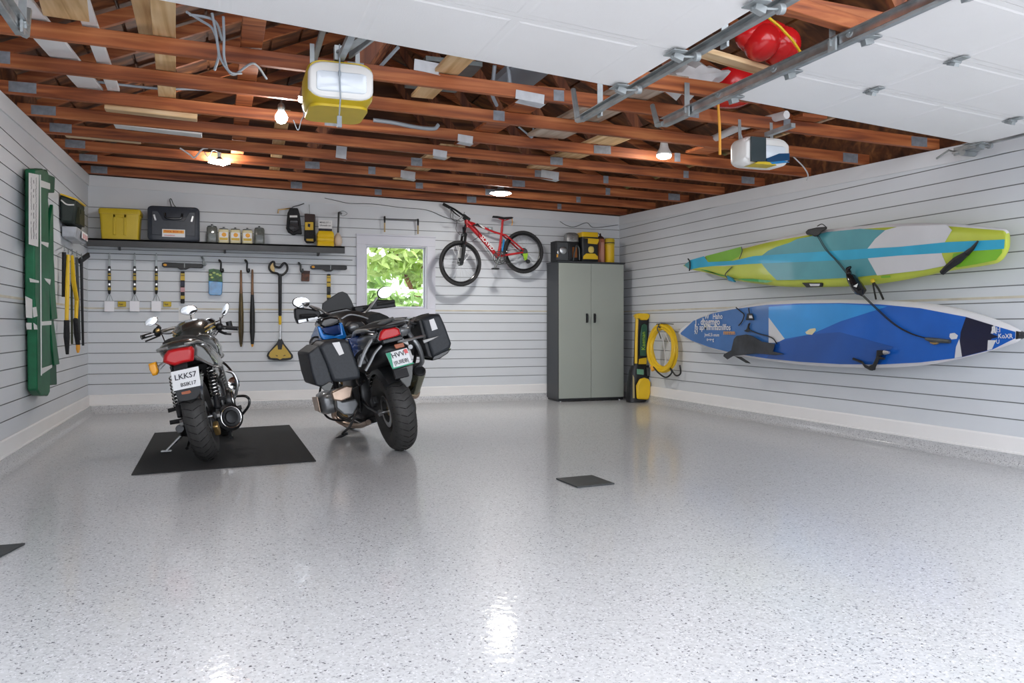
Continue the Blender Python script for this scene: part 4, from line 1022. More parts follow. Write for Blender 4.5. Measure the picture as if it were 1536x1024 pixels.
# seed packet
M['packet_g'] = mat('packet_green_print', (0.03, 0.16, 0.03), 0.35, col2=(0.004, 0.02, 0.006), scale=26)
M['packet_b'] = mat('packet_blue_film', (0.02, 0.20, 0.46), 0.2, vary=.35, scale=14, coat=.5)
T = thing('hanging_packet', 'blister packet with green card and blue film hanging under the rail', 'packet', BK(323, 444, .06))
link('card', BP(MB(), [(313, 404), (320, 403), (333, 405), (334, 423), (313, 421)], .05, .012), 'packet_g', T, bevel=.002)
link('film', BP(MB(), [(313, 421), (334, 423), (333, 440), (331, 443), (315, 442.5), (313, 440)], .045, .03), 'packet_b', T, bevel=.006)
for i, (a, b) in enumerate(((316, 412), (321, 409), (326, 411), (330, 413), (318, 416))): link('print', MB().ell(BK(a, b, .063), (.018, .002, .012), n=10, m=6), 'leaf2', T)
# two poles
def pole(px, y0_, ym, y1_, label, m_low, tip):
    pts = [BK(px, y, .04) for y in (y0_, y0_+3, ym, ym+10, y1_-22, y1_-4, y1_)]
    T = thing('pole', label, 'pole', pts[-1])
    link('upper_shaft', MB().tube(pts[:4], [.010, .013, .015, .019], 10), 'copper_dark', T)
    link('lower_sleeve', MB().tube([pts[3], (pts[3]+pts[4])/2, pts[4], pts[5]], [.019, .030, .030, .018], 12), m_low, T)
    link('tip', MB().tube([pts[5], pts[6]], [.016, .008], 8), tip, T)
M['copper_dark'] = mat('aged_copper_paint', (0.20, 0.11, 0.06), 0.4, .4, vary=.5, scale=12, stretch=(1, 1, .3))
M['brass_dark'] = mat('dark_gold_stripe', (0.16, 0.11, 0.035), 0.4, .3, col2=(0.02, .016, .012), scale=6, stretch=(8, 8, .4))
pole(361.5, 405, 430, 520, 'thin pole with a dark gold sleeve, left of the pair on the back wall', 'brass_dark', 'brass_dark')
pole(378.5, 404, 432, 520, 'thin pole with a black sleeve, right of the pair on the back wall', 'black', 'orange')
# shovel with heart-shaped handle
T = thing('shovel', 'black and yellow shovel with a heart-shaped handle on the back wall', 'shovel', BK(420, 540, .05))
hp = [(419, 413), (416, 410), (409, 408.5), (404.5, 404), (404, 399), (407, 394), (411, 392.5), (412, 399), (418, 401), (421, 400), (424, 396), (427, 394.5), (430.5, 398), (431, 404), (428, 409), (423, 412.5)]
link('heart_grip', MB().tube([BK(a, b, .05) for a, b in bez([(a, b, 0) for a, b in hp], 3) for _ in (0,)] if False else [BK(q[0], q[1], .05) for q in bez([(a, b, 0) for a, b in hp+[hp[0]]], 3)[:-1]], .014, 8, closed=True), 'black', T)
link('grip_web', BP(MB(), [(404.5, 404), (404.5, 399), (407, 394.5), (411, 393), (412, 408.5), (408, 408)], .045, .01), mat('honey_plastic', (0.55, 0.38, 0.12), 0.3), T, smooth=False)
link('shaft', MB().tube([BK(420, 411, .05), BK(420, 416, .05), BK(420, 472, .05), BK(420, 474, .05)], [.020, .022, .020, .014], 12), 'black', T)
link('collar', MB().tube([BK(420, 473, .05), BK(420, 476, .05), BK(420, 485, .05), BK(420, 487, .05)], [.014, .020, .018, .012], 10), 'yellow', T)
link('lower_shaft', MB().tube([BK(420, 486, .05), BK(420, 509, .05)], .012, 10), 'alu', T)
bl = [(418, 508), (422.5, 508), (426, 515), (433, 524), (439, 532), (439.5, 536), (436, 539), (430, 540), (420, 540.5), (410, 540), (403, 538.5), (400, 534), (401, 530), (408, 522), (415, 514)]
link('blade_rim', BP(MB(), bl, .03, .03), 'black', T, bevel=.006)
bi = [(416, 517), (417, 524), (422.5, 524), (424, 516), (431, 525), (436.5, 533), (436, 536), (428, 537), (424, 537), (420, 539), (416, 537), (406, 536.5), (403, 533), (405, 528)]
link('blade_face', BP(MB(), bi, .0605, .004), mat('amber_blade', (0.56, 0.38, 0.06), 0.35), T, smooth=False)
link('blade_slots', BP(MB(), [(413, 532), (417, 533.5), (415.5, 534.5)], .065, .002).merge(BP(MB(), [(424, 534), (427, 532), (429, 533)], .065, .002)), 'ink', T, smooth=False)
# little brown box under a hook
T = thing('small_case', 'little orange-brown box hanging under the rail left of the window', 'box', BK(457, 421, .05))
link('box', BP(MB(), [(452, 407.5), (464, 408), (463.5, 422), (451.5, 421.5)], .03, .05), mat('rusty_print', (0.16, 0.05, 0.02), 0.5, col2=(0.03, .018, .012), scale=30), T, bevel=.004)
link('cap', BP(MB(), [(451.5, 406), (464.5, 406.5), (464, 411), (452, 410.5)], .028, .056), 'brown_d', T, bevel=.003)
# small white note above motorcycle handlebar
o = link('paper_note', BP(MB(), [(268, 459), (292, 459), (292, 478), (268, 481)], .003, .002), 'paper', smooth=False); tag(o, 'white paper note pinned on the wall behind the naked motorcycle mirrors', 'note')
# bar above the window
T = thing('wall_rack', 'thin black rod on two brass pegs above the window', 'rack', BK(601, 348, .05))
a, b = BK(577, 326, .06), BK(627, 330, .06)
link('rod', MB().tube([BK(577, 328, .06), BK(627, 330, .06)], .006, 8), 'black', T)
for px, q0, q1 in ((577, 325, 348), (627, 329, 351)):
    link('peg', MB().tube([BK(px, q0, .004), BK(px, q0, .06), BK(px, q0+2, .065), BK(px, q0+9, .06)], [.010, .012, .014, .010], 8), 'black', T)
    link('peg_tail', MB().tube([BK(px, q0+7, .055), BK(px, q1, .045)], .010, 8), 'brass', T) if 'brass' in M else None

# ================================================================== metal cabinet
M['cab_side'] = mat('charcoal_powder_coat', (0.040, 0.045, 0.050), 0.4, vary=.06, scale=3)
M['cab_door'] = mat('sage_grey_door', (0.34, 0.37, 0.33), 0.38, vary=.03, scale=2)
CF = D-.46                                      # front plane
cl, cr_ = at_back(838, 500, .46).x, at_back(937, 500, .46).x
cz = 1+(Y0-392)/((600-Y0))*1.0*(602.5-Y0)/(602.5-Y0)*1.0
cz = at_y(838, 393, CF).z
T = thing('cabinet', 'tall two-door grey-green metal cabinet with charcoal sides in the back corner', 'cabinet', ((cl+cr_)/2, D-.24, 0))
mb = MB(); t = .02
mb.bx(cl, cl+t, CF+.02, D-.04, .035, cz); mb.bx(cr_-t, cr_, CF+.02, D-.04, .035, cz)
mb.bx(cl+t, cr_-t, CF+.02, D-.04, cz-t, cz); mb.bx(cl+t, cr_-t, CF+.02, D-.04, .035, .06); mb.bx(cl+t, cr_-t, D-.06, D-.04, .06, cz-t)
link('body', mb, 'cab_side', T, bevel=.003)
link('top_cap', MB().bx(cl-.006, cr_+.006, CF-.004, D-.038, cz, cz+.018), 'cab_side', T, bevel=.004)
link('plinth', MB().bx(cl+.01, cr_-.01, CF+.03, D-.06, .008, .034), 'black', T, smooth=False)
xm = at_y(887, 500, CF).x
for a, b, s_ in ((cl+.006, xm-.002, -1), (xm+.002, cr_-.014, 1)):
    d_ = link('door', MB().bx(a, b, CF, CF+.018, .045, cz-.008), 'cab_door', T, bevel=.003)
    hx = at_y(880.5 if s_ < 0 else 892, 477, CF).x
    hz0, hz1 = at_y(880, 484, CF).z, at_y(880, 470, CF).z
    mb = MB().tube([(hx, CF, hz0+.012), (hx, CF-.028, hz0+.018), (hx, CF-.030, (hz0+hz1)/2), (hx, CF-.028, hz1-.018), (hx, CF, hz1-.012)], .009, 8)
    mb.bx(hx-.016, hx+.016, CF-.003, CF+.001, hz0, hz1)
    link('handle', mb, 'black', d_)
for x in (cl+.05, cr_-.05):
    for y in (CF+.06, D-.1): link('foot', MB().lathe([(.022, 0), (.022, .008), (.010, .012), (.010, .036)], (x, y, 0), n=12), 'alu', T)

CT = cz+.018
def cx_(px, y): return at_y(px, 380, y).x
# framed black box
y = D-.36
x0, x1 = cx_(830, y), cx_(851, y); h = at_y(830, 362, y).z-CT
T = thing('boxed_lamp', 'black framed box with a clear front at the left end of the cabinet top', 'box', ((x0+x1)/2, y, CT))
mb = MB(); f = .012
mb.bx(x0, x0+f, y-.08, y+.1, CT+.001, CT+h); mb.bx(x1-f, x1, y-.08, y+.1, CT+.001, CT+h); mb.bx(x0+f, x1-f, y-.08, y+.1, CT+h-f, CT+h); mb.bx(x0+f, x1-f, y-.08, y+.1, CT+.001, CT+f); mb.bx(x0+f, x1-f, y+.08, y+.1, CT+f, CT+h-f)
link('frame', mb, 'black', T, bevel=.003)
link('window', MB().bx(x0+f, x1-f, y-.055, y-.050, CT+f, CT+h-f), mat('smoky_window', (0.05, 0.055, 0.06), 0.12, coat=.8), T, smooth=False)
link('reflector', MB().ell(((x0+x1)/2+.02, y-.056, CT+h*.55), (.05, .008, .05), n=14, m=8).ell(((x0+x1)/2-.055, y-.056, CT+h*.45), (.018, .006, .03), n=10, m=6), 'alu', T)
link('sticker', MB().bx(x0+.02, x0+.045, y-.058, y-.056, CT+.05, CT+.09), 'orange', T, smooth=False)
# vacuum-like dark canister with silver hood
y = D-.24
x0, x1 = cx_(847, y), cx_(866.5, y); xc = (x0+x1)/2; w = x1-x0; h = at_y(857, 349, y).z-CT
T = thing('shop_light', 'dark rounded appliance with a silver mesh hood standing on the cabinet', 'appliance', (xc, y, CT))
link('body', MB().loft([[(xc+a*w*s_, y+b*.16*s_, CT+z_*h) for a, b in rr(1, 1, .25, 4)] for z_, s_ in ((.003, .92), (.05, 1), (.6, .98), (.7, .9))]), 'black', T, angle=50)
link('mesh_hood', MB().loft([[(xc+a*w*s_, y+b*.15*s_, CT+z_*h) for a, b in rr(1, 1, .3, 5)] for z_, s_ in ((.66, .96), (.72, 1.0), (.90, .96), (.97, .8), (1.0, .5))]), mat('perforated_silver', (0.30, 0.30, 0.30), 0.4, .6, vary=.8, scale=140), T, angle=60)
link('side_arch', MB().tube(bez([(xc-w*.05, y-.088, CT+.02), (xc+w*.05, y-.092, CT+h*.35), (xc+w*.20, y-.092, CT+h*.55), (xc+w*.4, y-.088, CT+h*.45), (xc+w*.44, y-.085, CT+.03)]), .012, 8), 'dark_steel', T)
link('orange_panel', MB().bx(xc-.02, xc+.05, y-.087, y-.079, CT+h*.15, CT+h*.5), mat('rust_orange_panel', (0.30, 0.10, 0.02), 0.45), T, bevel=.003)
# black and yellow radio-like box
y = D-.27
x0, x1 = cx_(869, y), cx_(893.5, y); xc = (x0+x1)/2; w = x1-x0; h = at_y(880, 349, y).z-CT
T = thing('battery_lantern', 'black and yellow boxy lantern in the middle of the cabinet top', 'lantern', (xc, y, CT))
link('body', MB().loft([[(xc+a*w*s_, y+b*.18*s_, CT+z_*h) for a, b in rr(1, 1, .12, 4)] for z_, s_ in ((.003, .94), (.03, 1), (.93, 1.0), (.97, .95))]), 'black', T, angle=50)
fy = y-.094
link('handle_band', MB().prism([(xc-.5*w, fy, CT+.80*h), (xc+.5*w, fy, CT+.78*h), (xc+.5*w, fy, CT+.72*h), (xc+.40*w, fy, CT+.60*h), (xc-.16*w, fy, CT+.62*h), (xc-.16*w, fy, CT+.76*h), (xc-.48*w, fy, CT+.78*h), (xc-.5*w, fy, CT+.99*h), (xc+.48*w, fy, CT+.99*h), (xc+.5*w, fy, CT+.8*h)][0:1]+[(xc+.5*w, fy, CT+.78*h), (xc+.5*w, fy, CT+.72*h), (xc+.40*w, fy, CT+.60*h), (xc-.16*w, fy, CT+.62*h), (xc-.16*w, fy, CT+.78*h)], (0, -.012, 0)), 'yellow', T, bevel=.004)
link('top_cap', MB().loft([[(xc+a*w*1.01*s_, y+b*.19*s_, CT+z_*h) for a, b in rr(1, 1, .12, 4)] for z_, s_ in ((.84, 1), (.97, 1), (1.0, .95))]), 'yellow', T, angle=50)
link('lens', MB().ell((xc+.04*w, fy, CT+.42*h), (.17*w, .014, .11*h), pw=.75), mat('pale_yellow_lens', (0.75, 0.58, 0.15), .3), T)
link('base_band', MB().prism([(xc-.46*w, fy, CT+.10*h), (xc+.46*w, fy, CT+.10*h), (xc+.44*w, fy, CT+.20*h), (xc+.26*w, fy, CT+.29*h), (xc-.26*w, fy, CT+.29*h), (xc-.44*w, fy, CT+.20*h)], (0, -.010, 0)), 'yellow', T, bevel=.003)
# brown bottle, yellow can
y = D-.26
xc = cx_(900.5, y); h = at_y(900, 352, y).z-CT
M['copper_br'] = mat('copper_brown', (0.30, 0.10, 0.055), 0.35, vary=.35, scale=10, stretch=(1, 1, .2))
T = thing('thermos', 'copper-brown bottle with a dark spiked cap on the cabinet', 'bottle', (xc, y, CT))
link('body', MB().lathe([(.062, .003), (.066, .01), (.066, h*.55), (.058, h*.60), (.062, h*.68), (.062, h*.80), (.05, h*.86)], (xc, y, CT)), 'copper_br', T, angle=50)
link('cap', MB().lathe([(.052, h*.85), (.05, h*.90), (.03, h*.94), (.012, h*.97), (.008, h*1.05)], (xc, y, CT)).tube([(xc, y, CT+h*.95), (xc-.03, y, CT+h*1.06)], .004, 5), 'brown_d', T)
link('grip', MB().bx(xc-.022, xc+.022, y-.074, y-.062, CT+.01, CT+h*.72), mat('pinkish_copper', (0.50, 0.24, 0.18), .4), T, bevel=.004)
xc = cx_(914, y); h = at_y(914, 358, y).z-CT
T = thing('canister', 'yellow cylinder canister at the right end of the cabinet top', 'canister', (xc, y, CT))
link('body', MB().lathe([(.066, .003), (.070, .01), (.070, h*.74)], (xc, y, CT)), 'yellow', T, angle=50)
link('lid', MB().lathe([(.070, h*.745), (.073, h*.76), (.073, h*.95), (.066, h), (.02, h*1.0)], (xc, y, CT)), 'yellow_d', T, angle=50)
link('ring', MB().lathe([(.0735, h*.80), (.0745, h*.81), (.0745, h*.83), (.0735, h*.84)], (xc, y, CT)), 'black', T)

# ================================================================== bicycle on the back wall
T = thing('bicycle', 'red mountain bike hung on the back wall between the window and the cabinet', 'bicycle', at_back(735, 400, .15))
fo, ro = .25, .16                                 # distance of the two wheels from the wall
fc, rc = BK(690.5, 395, fo), BK(785, 378, ro)
axf, axr = Vector((.13, -1, 0)).normalized(), Vector((-.02, -1, 0)).normalized()
def bwheel(c, ax, Rw, nm):
    w_ = link(nm, MB().torus(c, ax, Rw-.022, .022, 48, 10), 'rubber', T)
    link('rim', MB().torus(c, ax, Rw-.052, .012, 48, 8, 1.2), 'black_gloss', w_)
    link('hub', MB().cyl(c-ax*.05, c+ax*.05, .018, n=12).cyl(c-ax*.03, c-ax*.025, .03, n=14).cyl(c+ax*.025, c+ax*.03, .03, n=14), 'dark_steel', w_)
    a = ax.orthogonal().normalized(); b = ax.cross(a); mb = MB()
    for k in range(24):
        t = 2*math.pi*k/24; d = a*math.cos(t)+b*math.sin(t); t2 = t+(.5 if k % 2 else -.5); e = a*math.cos(t2)+b*math.sin(t2)
        mb.tube([c+e*.028+ax*(.027 if k % 4 < 2 else -.027), c+d*(Rw-.06)], .0016, 4)
    link('spokes', mb, 'alu', w_)
    return w_
RF = .298; RR = .288
bwheel(fc, axf, RF, 'front_wheel'); wr = bwheel(rc, axr, RR, 'rear_wheel')
ho = .24
ht_top, ht_bot = BK(700, 331, ho), BK(697, 350, ho)     # head tube
crown = BK(696, 352, ho+.02)
bb = BK(747, 386, .22)                                   # bottom bracket
st = BK(752, 351, .22)                                   # seat cluster
sp = BK(754, 332, .22)
M['bike_red'] = mat('bicycle_red', (0.50, 0.012, 0.018), 0.28, coat=.6)
dt_top = BK(704, 338, ho)
mb = MB().tube([BK(701, 333, ho), BK(722, 356, ho-.01), bb], [.038, .030, .025], 12)
mb.tube([BK(706, 334, ho), BK(725, 341, ho-.01), BK(741, 348, .225), st], [.020, .016, .014, .014], 10)
mb.tube([sp+Z*.02, st, BK(750, 368, .22), bb], [.015, .016, .017, .023], 10)
mb.tube([ht_top+Z*.01, BK(701, 341, ho)], .032, 12)
for s_ in (-.05, .05):
    q = Vector((0, s_, 0)); mb.tube([st+q*.3, st+q+Vector((.05, 0, -.02)), rc+q*1.3+Vector((-.02, 0, .02))], [.012, .011, .012], 8)
    mb.tube([bb+q*.5+Vector((.03, 0, .02)), rc+q*1.3+Vector((-.03, 0, -.01))], [.016, .012], 8)
link('frame', mb, 'bike_red', T)
mb = MB(); d_ = (bb-dt_top).normalized(); nn = Vector((0, -1, 0)); up = nn.cross(d_)
for k, (ch, tt) in enumerate((('S', .30), ('P', .42), ('E', .5), ('C', .6), ('I', .70), ('A', .76), ('L', .84))):
    pass
wv = (bb-dt_top)
text_mb(mb, 'SLAVID', dt_top+wv*.34+Vector((0, -.043, 0))-Z*.018, wv.normalized(), (wv.normalized().cross(Y))*1.0 if (wv.normalized().cross(Y)).z > 0 else -(wv.normalized().cross(Y)), .075)
link('frame_lettering', mb, 'paper', T, smooth=False)
# fork
mb = MB().tube([crown+Z*.10, crown+Z*.02], .022, 10)
mb.tube([crown+axf*.055, crown-axf*.055], .024, 10)
for s_ in (-1, 1):
    q = axf*(.055*s_); mb.tube([crown+q, crown+q+(fc-crown)*.45], .019, 10)
link('fork_crown', mb, 'black_gloss', T)
mb = MB()
for s_ in (-1, 1):
    q = axf*(.055*s_); mb.tube([crown+q+(fc-crown)*.35, crown+q+(fc-crown)*.55, fc+q], [.023, .025, .020], 10)
link('fork_leg', mb.mat(0), 'black', T)
link('fork_leg', MB().tube([crown-axf*.056+(fc-crown)*.42, crown-axf*.056+(fc-crown)*.8], .0262, 10), 'white_p', T)
# stem, bar, grips, levers
stem = BK(695, 326, ho+.02)
ba, bz_ = BK(665, 306, .10), BK(704, 329, .42)
mb = MB().tube([crown+Z*.02, ht_top, stem], .018, 10); mb.tube(bez([ba, BK(680, 313, .2), BK(692, 321, .3), bz_]), .013, 8)
link('handlebar', mb, 'black', T)
for p, q in ((ba, BK(675, 311.5, .16)), (BK(696, 323, .35), bz_)):
    link('grip', MB().tube([p, q], .021, 10), 'rubber', T)
link('brake_lever', MB().tube([BK(676, 313, .18), BK(683, 320, .2), BK(690, 325, .25)], [.012, .009, .006], 6), 'black', T)
link('brake_lever', MB().tube([BK(675, 313, .16), BK(678, 320, .14), BK(684, 326, .14)], [.010, .007, .005], 6), 'alu', T)
for i, pts in enumerate((((677, 315), (676, 326), (684, 331), (693, 325), (697, 318)), ((680, 316), (680, 330), (690, 332), (696, 330)), ((686, 330), (684, 344), (690, 352)), ((700, 335), (715, 344), (718, 354), (709, 361)), ((728, 370), (735, 380), (738, 386)))):
    link('brake_cable', MB().tube(bez([BK(a, b, ho+.05) for a, b in pts]), .0035, 5), 'black', T)
# saddle
sd = [BK(739.5, 325, .22), BK(746, 325.5, .22), BK(755, 327.5, .22), BK(768, 327, .22)]
mb = MB().loft([[p+Vector((0, w_*math.cos(2*math.pi*k/10), h_*math.sin(2*math.pi*k/10))) for k in range(10)] for p, w_, h_ in ((sd[0]+Vector((-.01, 0, -.01)), .008, .006), (sd[0], .020, .014), (sd[1], .026, .015), (sd[2], .05, .016), (sd[3]-X*.02, .070, .014), (sd[3], .055, .008))])
link('saddle', mb, 'black_soft', T)
link('seat_post', MB().tube([sp+Z*.0, BK(755, 329, .22)], .014, 8).tube([BK(748, 327.5, .22), BK(756, 331, .22), BK(764, 328.5, .22)], .006, 6), 'bike_red', T)
link('tail_tag', MB().tube([sd[3]+Z*-.005, sd[3]+Vector((.002, -.01, -.06)), sd[3]+Vector((-.006, -.01, -.10))], .006, 5), 'orange', T)
# cranks and chainring, rear cassette
c = bb+Vector((0, -.06, -.01))
mb = MB().torus(c, Y, .085, .006, 36, 6, 1.0).torus(c, Y, .06, .005, 30, 6).cyl(c-Y*.01, c+Y*.07, .02, n=12)
for k in range(5):
    t = 2*math.pi*k/5; mb.beam(c, c+Vector((math.cos(t), 0, math.sin(t)))*.082, .012, .005, up=(0, 1, 0))
link('chainring', mb, 'dark_steel', T)
ca = Vector((-.08, 0, -.15)); mb = MB().tube([c-Y*.02, c-Y*.025+ca*.5, c-Y*.03+ca], [.014, .010, .012], 8).tube([c+Y*.12, c+Y*.125-ca*.9], [.014, .011], 8)
link('crank_arm', mb, 'dark_steel', T)
link('pedal', MB().obox(c-Y*.07+ca, (.09, .07, .02)), 'black', T, bevel=.004)
q = rc-Y*.035
link('cassette', MB().lathe([(.02, -.02), (.055, -.018), (.05, -.01), (.045, 0), (.035, .012)], q, (0, -1, 0), 24), 'dark_steel', T)
link('derailleur', MB().tube([q+Vector((.01, -.02, -.03)), q+Vector((.0, -.03, -.09)), q+Vector((.045, -.03, -.13))], [.016, .022, .014], 8).cyl(q+Vector((.045, -.045, -.13)), q+Vector((.045, -.02, -.13)), .026, n=14), 'black', T)
M['lime'] = mat('lime_plastic', (0.30, 0.55, 0.03), 0.35)
link('derailleur_guard', MB().prism([q+Vector((-.04, -.05, -.03)), q+Vector((.035, -.05, -.02)), q+Vector((.02, -.05, -.10)), q+Vector((-.01, -.05, -.12))], (0, .008, 0)), 'lime', T, smooth=False)
link('chain', MB().tube([c+Vector((0, 0, .085)), q+Vector((0, -.01, .045)), q+Vector((.05, -.01, -.13)), c+Vector((.0, 0, -.085))], .004, 5), 'dark_steel', T)
link('bottle_mount', MB().tube([BK(713, 336, .29), BK(719, 338, .29), BK(727, 342, .29)], [.012, .016, .010], 8), 'white_p', T)
link('frame_clip', MB().tube([BK(709, 338, .29), BK(716, 336.5, .3), BK(723, 341, .29)], [.006, .016, .008], 8), 'black', T)
link('seat_tube_sticker', MB().beam(BK(756, 359, .24), BK(753, 378, .24), .022, .004, up=(0, 1, 0)), 'packet_b', T, smooth=False)
link('wall_bracket', MB().tube([BK(735, 343, .003), BK(735, 343, .26)], .012, 8).obox(BK(735, 343, .006), (.08, .01, .05)), 'steel', T)

# ================================================================== floor sprayer and hose by the corner
fx = at_y(965, 607, 9.62)
T = thing('pressure_washer', 'upright yellow and black pressure washer standing on the floor beside the cabinet', 'pressure washer', (fx.x, 9.62, 0))
W_ = lambda px, py, dy=0: at_y(px, py, 9.62+dy)
zb0 = at_y(965, 607, 9.62).z
mb = MB()
def ring(pxl, pxr, py, dep, y0_=9.62, r_=.3, zmin=None):
    a, b = at_y(pxl, py, y0_), at_y(pxr, py, y0_); c = (a+b)/2; w = (b-a).x
    z = c.z if zmin is None else zmin
    return [Vector((c.x+u*w, y0_+.01+dep*.3+v*dep*.6, z)) for u, v in rr(1, 1, r_, 4)]
mb.loft([ring(946, 982, 605, .26, zmin=.004), ring(945.5, 983, 600, .27), ring(947, 983, 575, .26), ring(949, 982, 556, .22), ring(952, 979, 548, .18)])
link('base_housing', mb, 'black', T, angle=50)
mb = MB().loft([[W_(a, 599-(46*t), -.025-.03*math.sin(math.pi*min(1, max(0, t)))) if False else Vector((W_(0, 0).x, 0, 0)) for a in ()] for t in ()]) if False else MB()
pts = [(954, 598), (971, 599), (973.5, 590), (974, 573), (971, 568), (965, 566), (958, 568), (953, 578)]
link('front_cover', MB().prism([W_(a, b, -.022) for a, b in pts], (0, -.045, 0)), 'yellow', T, bevel=.02, seg=3)
link('green_panel', MB().prism([W_(a, b, -.001) for a, b in ((955, 553), (965, 554), (965, 562), (955, 561))], (0, -.012, 0)), mat('mint_panel', (0.16, 0.36, 0.24), .4), T, bevel=.003)
link('hose_port', MB().prism([W_(a, b, -.001) for a, b in ((969, 551), (977, 551), (977, 562), (970, 564))], (0, -.02, 0)), 'dark_steel', T, bevel=.004)
for pp in ([(949, 562), (951, 566), (952, 597), (949, 597)], [(977, 575), (979, 575), (979, 592), (977, 592)]):
    link('side_trim', MB().prism([W_(a, b, -.025) for a, b in pp], (0, -.006, 0)), mat('khaki_trim', (0.42, 0.36, 0.18), .4), T, smooth=False)
mb = MB().loft([ring(953, 971, 549, .12), ring(954, 973, 530, .12), ring(955, 974, 500, .12), ring(956, 975, 478, .11), ring(957, 974, 474, .10)])
link('column', mb, 'black', T, angle=50)
link('side_rail', MB().tube([W_(954, 545, -.0), W_(954.5, 510, -.0), W_(955.5, 478, -.0)], [.02, .02, .02], 8), 'yellow', T)
link('tank_window', MB().prism([W_(a, b, .004) for a, b in ((959, 533), (968, 534), (970, 500), (970, 488), (966, 485), (962, 487), (960, 500))], (0, -.015, 0)), mat('deep_green_window', (0.02, 0.10, 0.055), 0.2, coat=.6), T, bevel=.006, seg=2)
mb = MB(); text_mb(mb, 'Kaeman', W_(967.5, 525, -.013), Vector((.0, 0, 1)), Vector((-1, 0, 0)), .075); link('tank_lettering', mb, 'lime', T, smooth=False)
link('lower_trim', MB().prism([W_(a, b, .004) for a, b in ((957, 546), (969, 546), (969.5, 536), (958, 538))], (0, -.02, 0)), 'yellow', T, bevel=.006)
link('top_handle', MB().prism([W_(a, b, -.02) for a, b in ((954.5, 478), (956, 474), (955, 471), (959, 469.5), (972, 470), (975, 472), (974.5, 476), (971, 480), (962, 480), (959, 477))], (0, .07, 0)).prism([W_(a, b, .02) for a, b in ((955, 472), (975, 472), (975, 475), (955, 475))], (0, .1, 0)), 'yellow', T, bevel=.008, seg=2)
# yellow hose coil
hc = at_right(993, 522, .14)
T = thing('hose_reel', 'coiled yellow hose hanging on a hook between the pressure washer and the blue board', 'hose', hc)
u_ = Vector((.25, -1, 0)).normalized(); n_ = Vector((-1, -.25, 0)).normalized()
for k, (rh, rv, off, nm) in enumerate(((.215, .262, .0, 'hose_coil'), (.245, .285, .012, 'hose_coil'), (.205, .245, .035, 'hose_coil'), (.235, .268, .045, 'hose_coil'), (.190, .228, .02, 'hose_coil'))):
    pts = [hc+u_*(rh*math.cos(t)*1.0)+Z*(rv*math.sin(t)*(1+.02*k))+n_*(off-.03+.01*math.sin(3*t+k)) for t in [2*math.pi*i/36 for i in range(36)]]
    link(nm, MB().tube(pts, .021, 8, closed=True), 'yellow', T)
link('hook', MB().tube([hc+Z*.25-n_*.13, hc+Z*.26+n_*.05, hc+Z*.30+n_*.06], .008, 6).tube([hc+Z*.30-n_*.02-u_*.12, hc+Z*.31, hc+Z*.30+u_*.2], .006, 6), 'dark_steel', T)
link('tie', MB().tube(bez([hc+Z*.31+n_*.03, hc+Z*.25+n_*.06-u_*.02, hc+Z*.19+n_*.05, hc+Z*.12+n_*.0-u_*.02]), .007, 6), 'dark_steel', T)
link('wire_loop', MB().tube(bez([hc+Z*.18, hc+Z*.05+u_*.03, hc-Z*.15+u_*.06, hc-Z*.22+u_*.04]), .005, 6).tube(bez([hc+Z*.2+u_*.05, hc+u_*.15, hc-Z*.15+u_*.08, hc-Z*.22+u_*.06]), .004, 6), 'cable_w', T)
link('free_end', MB().tube(bez([hc-Z*.24-u_*.12+n_*.03, hc-Z*.31-u_*.02+n_*.04, hc-Z*.36+u_*.10+n_*.03, hc-Z*.30+u_*.17, hc-Z*.24+u_*.14, hc-Z*.33+u_*.24, hc-Z*.30+u_*.32, hc-Z*.20+u_*.31]), .010, 8), 'black', T)
link('nozzle', MB().tube([hc-Z*.23-u_*.16+n_*.03, hc-Z*.28-u_*.12+n_*.03], [.02, .03], 8), 'orange', T)

# ================================================================== paddle boards on the right wall
def board_shape(top, bot, n=70):
    """outline samples: for each px column the top and bottom rows (piecewise linear)"""
    def f(pl, x):
        for (a, b), (c, d) in zip(pl[:-1], pl[1:]):
            if a <= x <= c: return b+(d-b)*(x-a)/(c-a)
        return pl[-1][1]
    x0, x1 = top[0][0], top[-1][0]
    xs = []
    for i in range(n+1):
        t = i/n; t = .5-.5*math.cos(math.pi*t); xs.append(x0+(x1-x0)*t)
    return xs, f
def smooth_pl(pl, k=6): return [(p.x, p.y) for p in bez([(a, b, 0) for a, b in pl], k)]
def sup(name, label, top, bot, off, th, rail_mat, deck_mats, patches):
    """hull lofted from the tail to the nose; deck face towards the room at distance off+th"""
    top, bot = smooth_pl(top), smooth_pl(bot)
    xs, f = board_shape(top, bot)
    od = off+th
    cen = at_right((top[0][0]+top[-1][0])/2, (top[len(top)//2][1]+bot[len(bot)//2][1])/2, od)
    T = thing(name, label, 'paddle board', cen)
    rings = []
    prof = [(-.5, .0), (-.485, .30), (-.44, .62), (-.36, .86), (-.27, 1.0), (0, 1.0), (.27, 1.0), (.36, .86), (.44, .62), (.485, .30), (.5, 0), (.47, -.25), (.36, -.42), (0, -.5), (-.36, -.42), (-.47, -.25)]
    for x in xs:
        yt, yb = f(top, x), f(bot, x)
        if yb-yt < .8: yb = yt+.8
        a, b = at_right(x, yt, od), at_right(x, yb, od); c = (a+b)/2; hgt = (a-b).z
        tt = min(1.0, .35+hgt*1.6)
        rings.append([Vector((R-off-(th*(.33+.67*max(d, -.5)/1.0))*1.0 if False else R-(off+th*tt*(.5+d*.5)+th*(1-tt)), c.y, c.z-s_*hgt)) for s_, d in prof])
    hb = MB().loft(rings)
    if rail_mat == 'lime_b':                     # the lower rail is white
        for f_ in range(len(rings)-1):
            for k in (0, 1, 15): hb.mi[f_*16+k] = 1
    link('hull', hb, [rail_mat, 'rail_w'], T, angle=60)
    return T
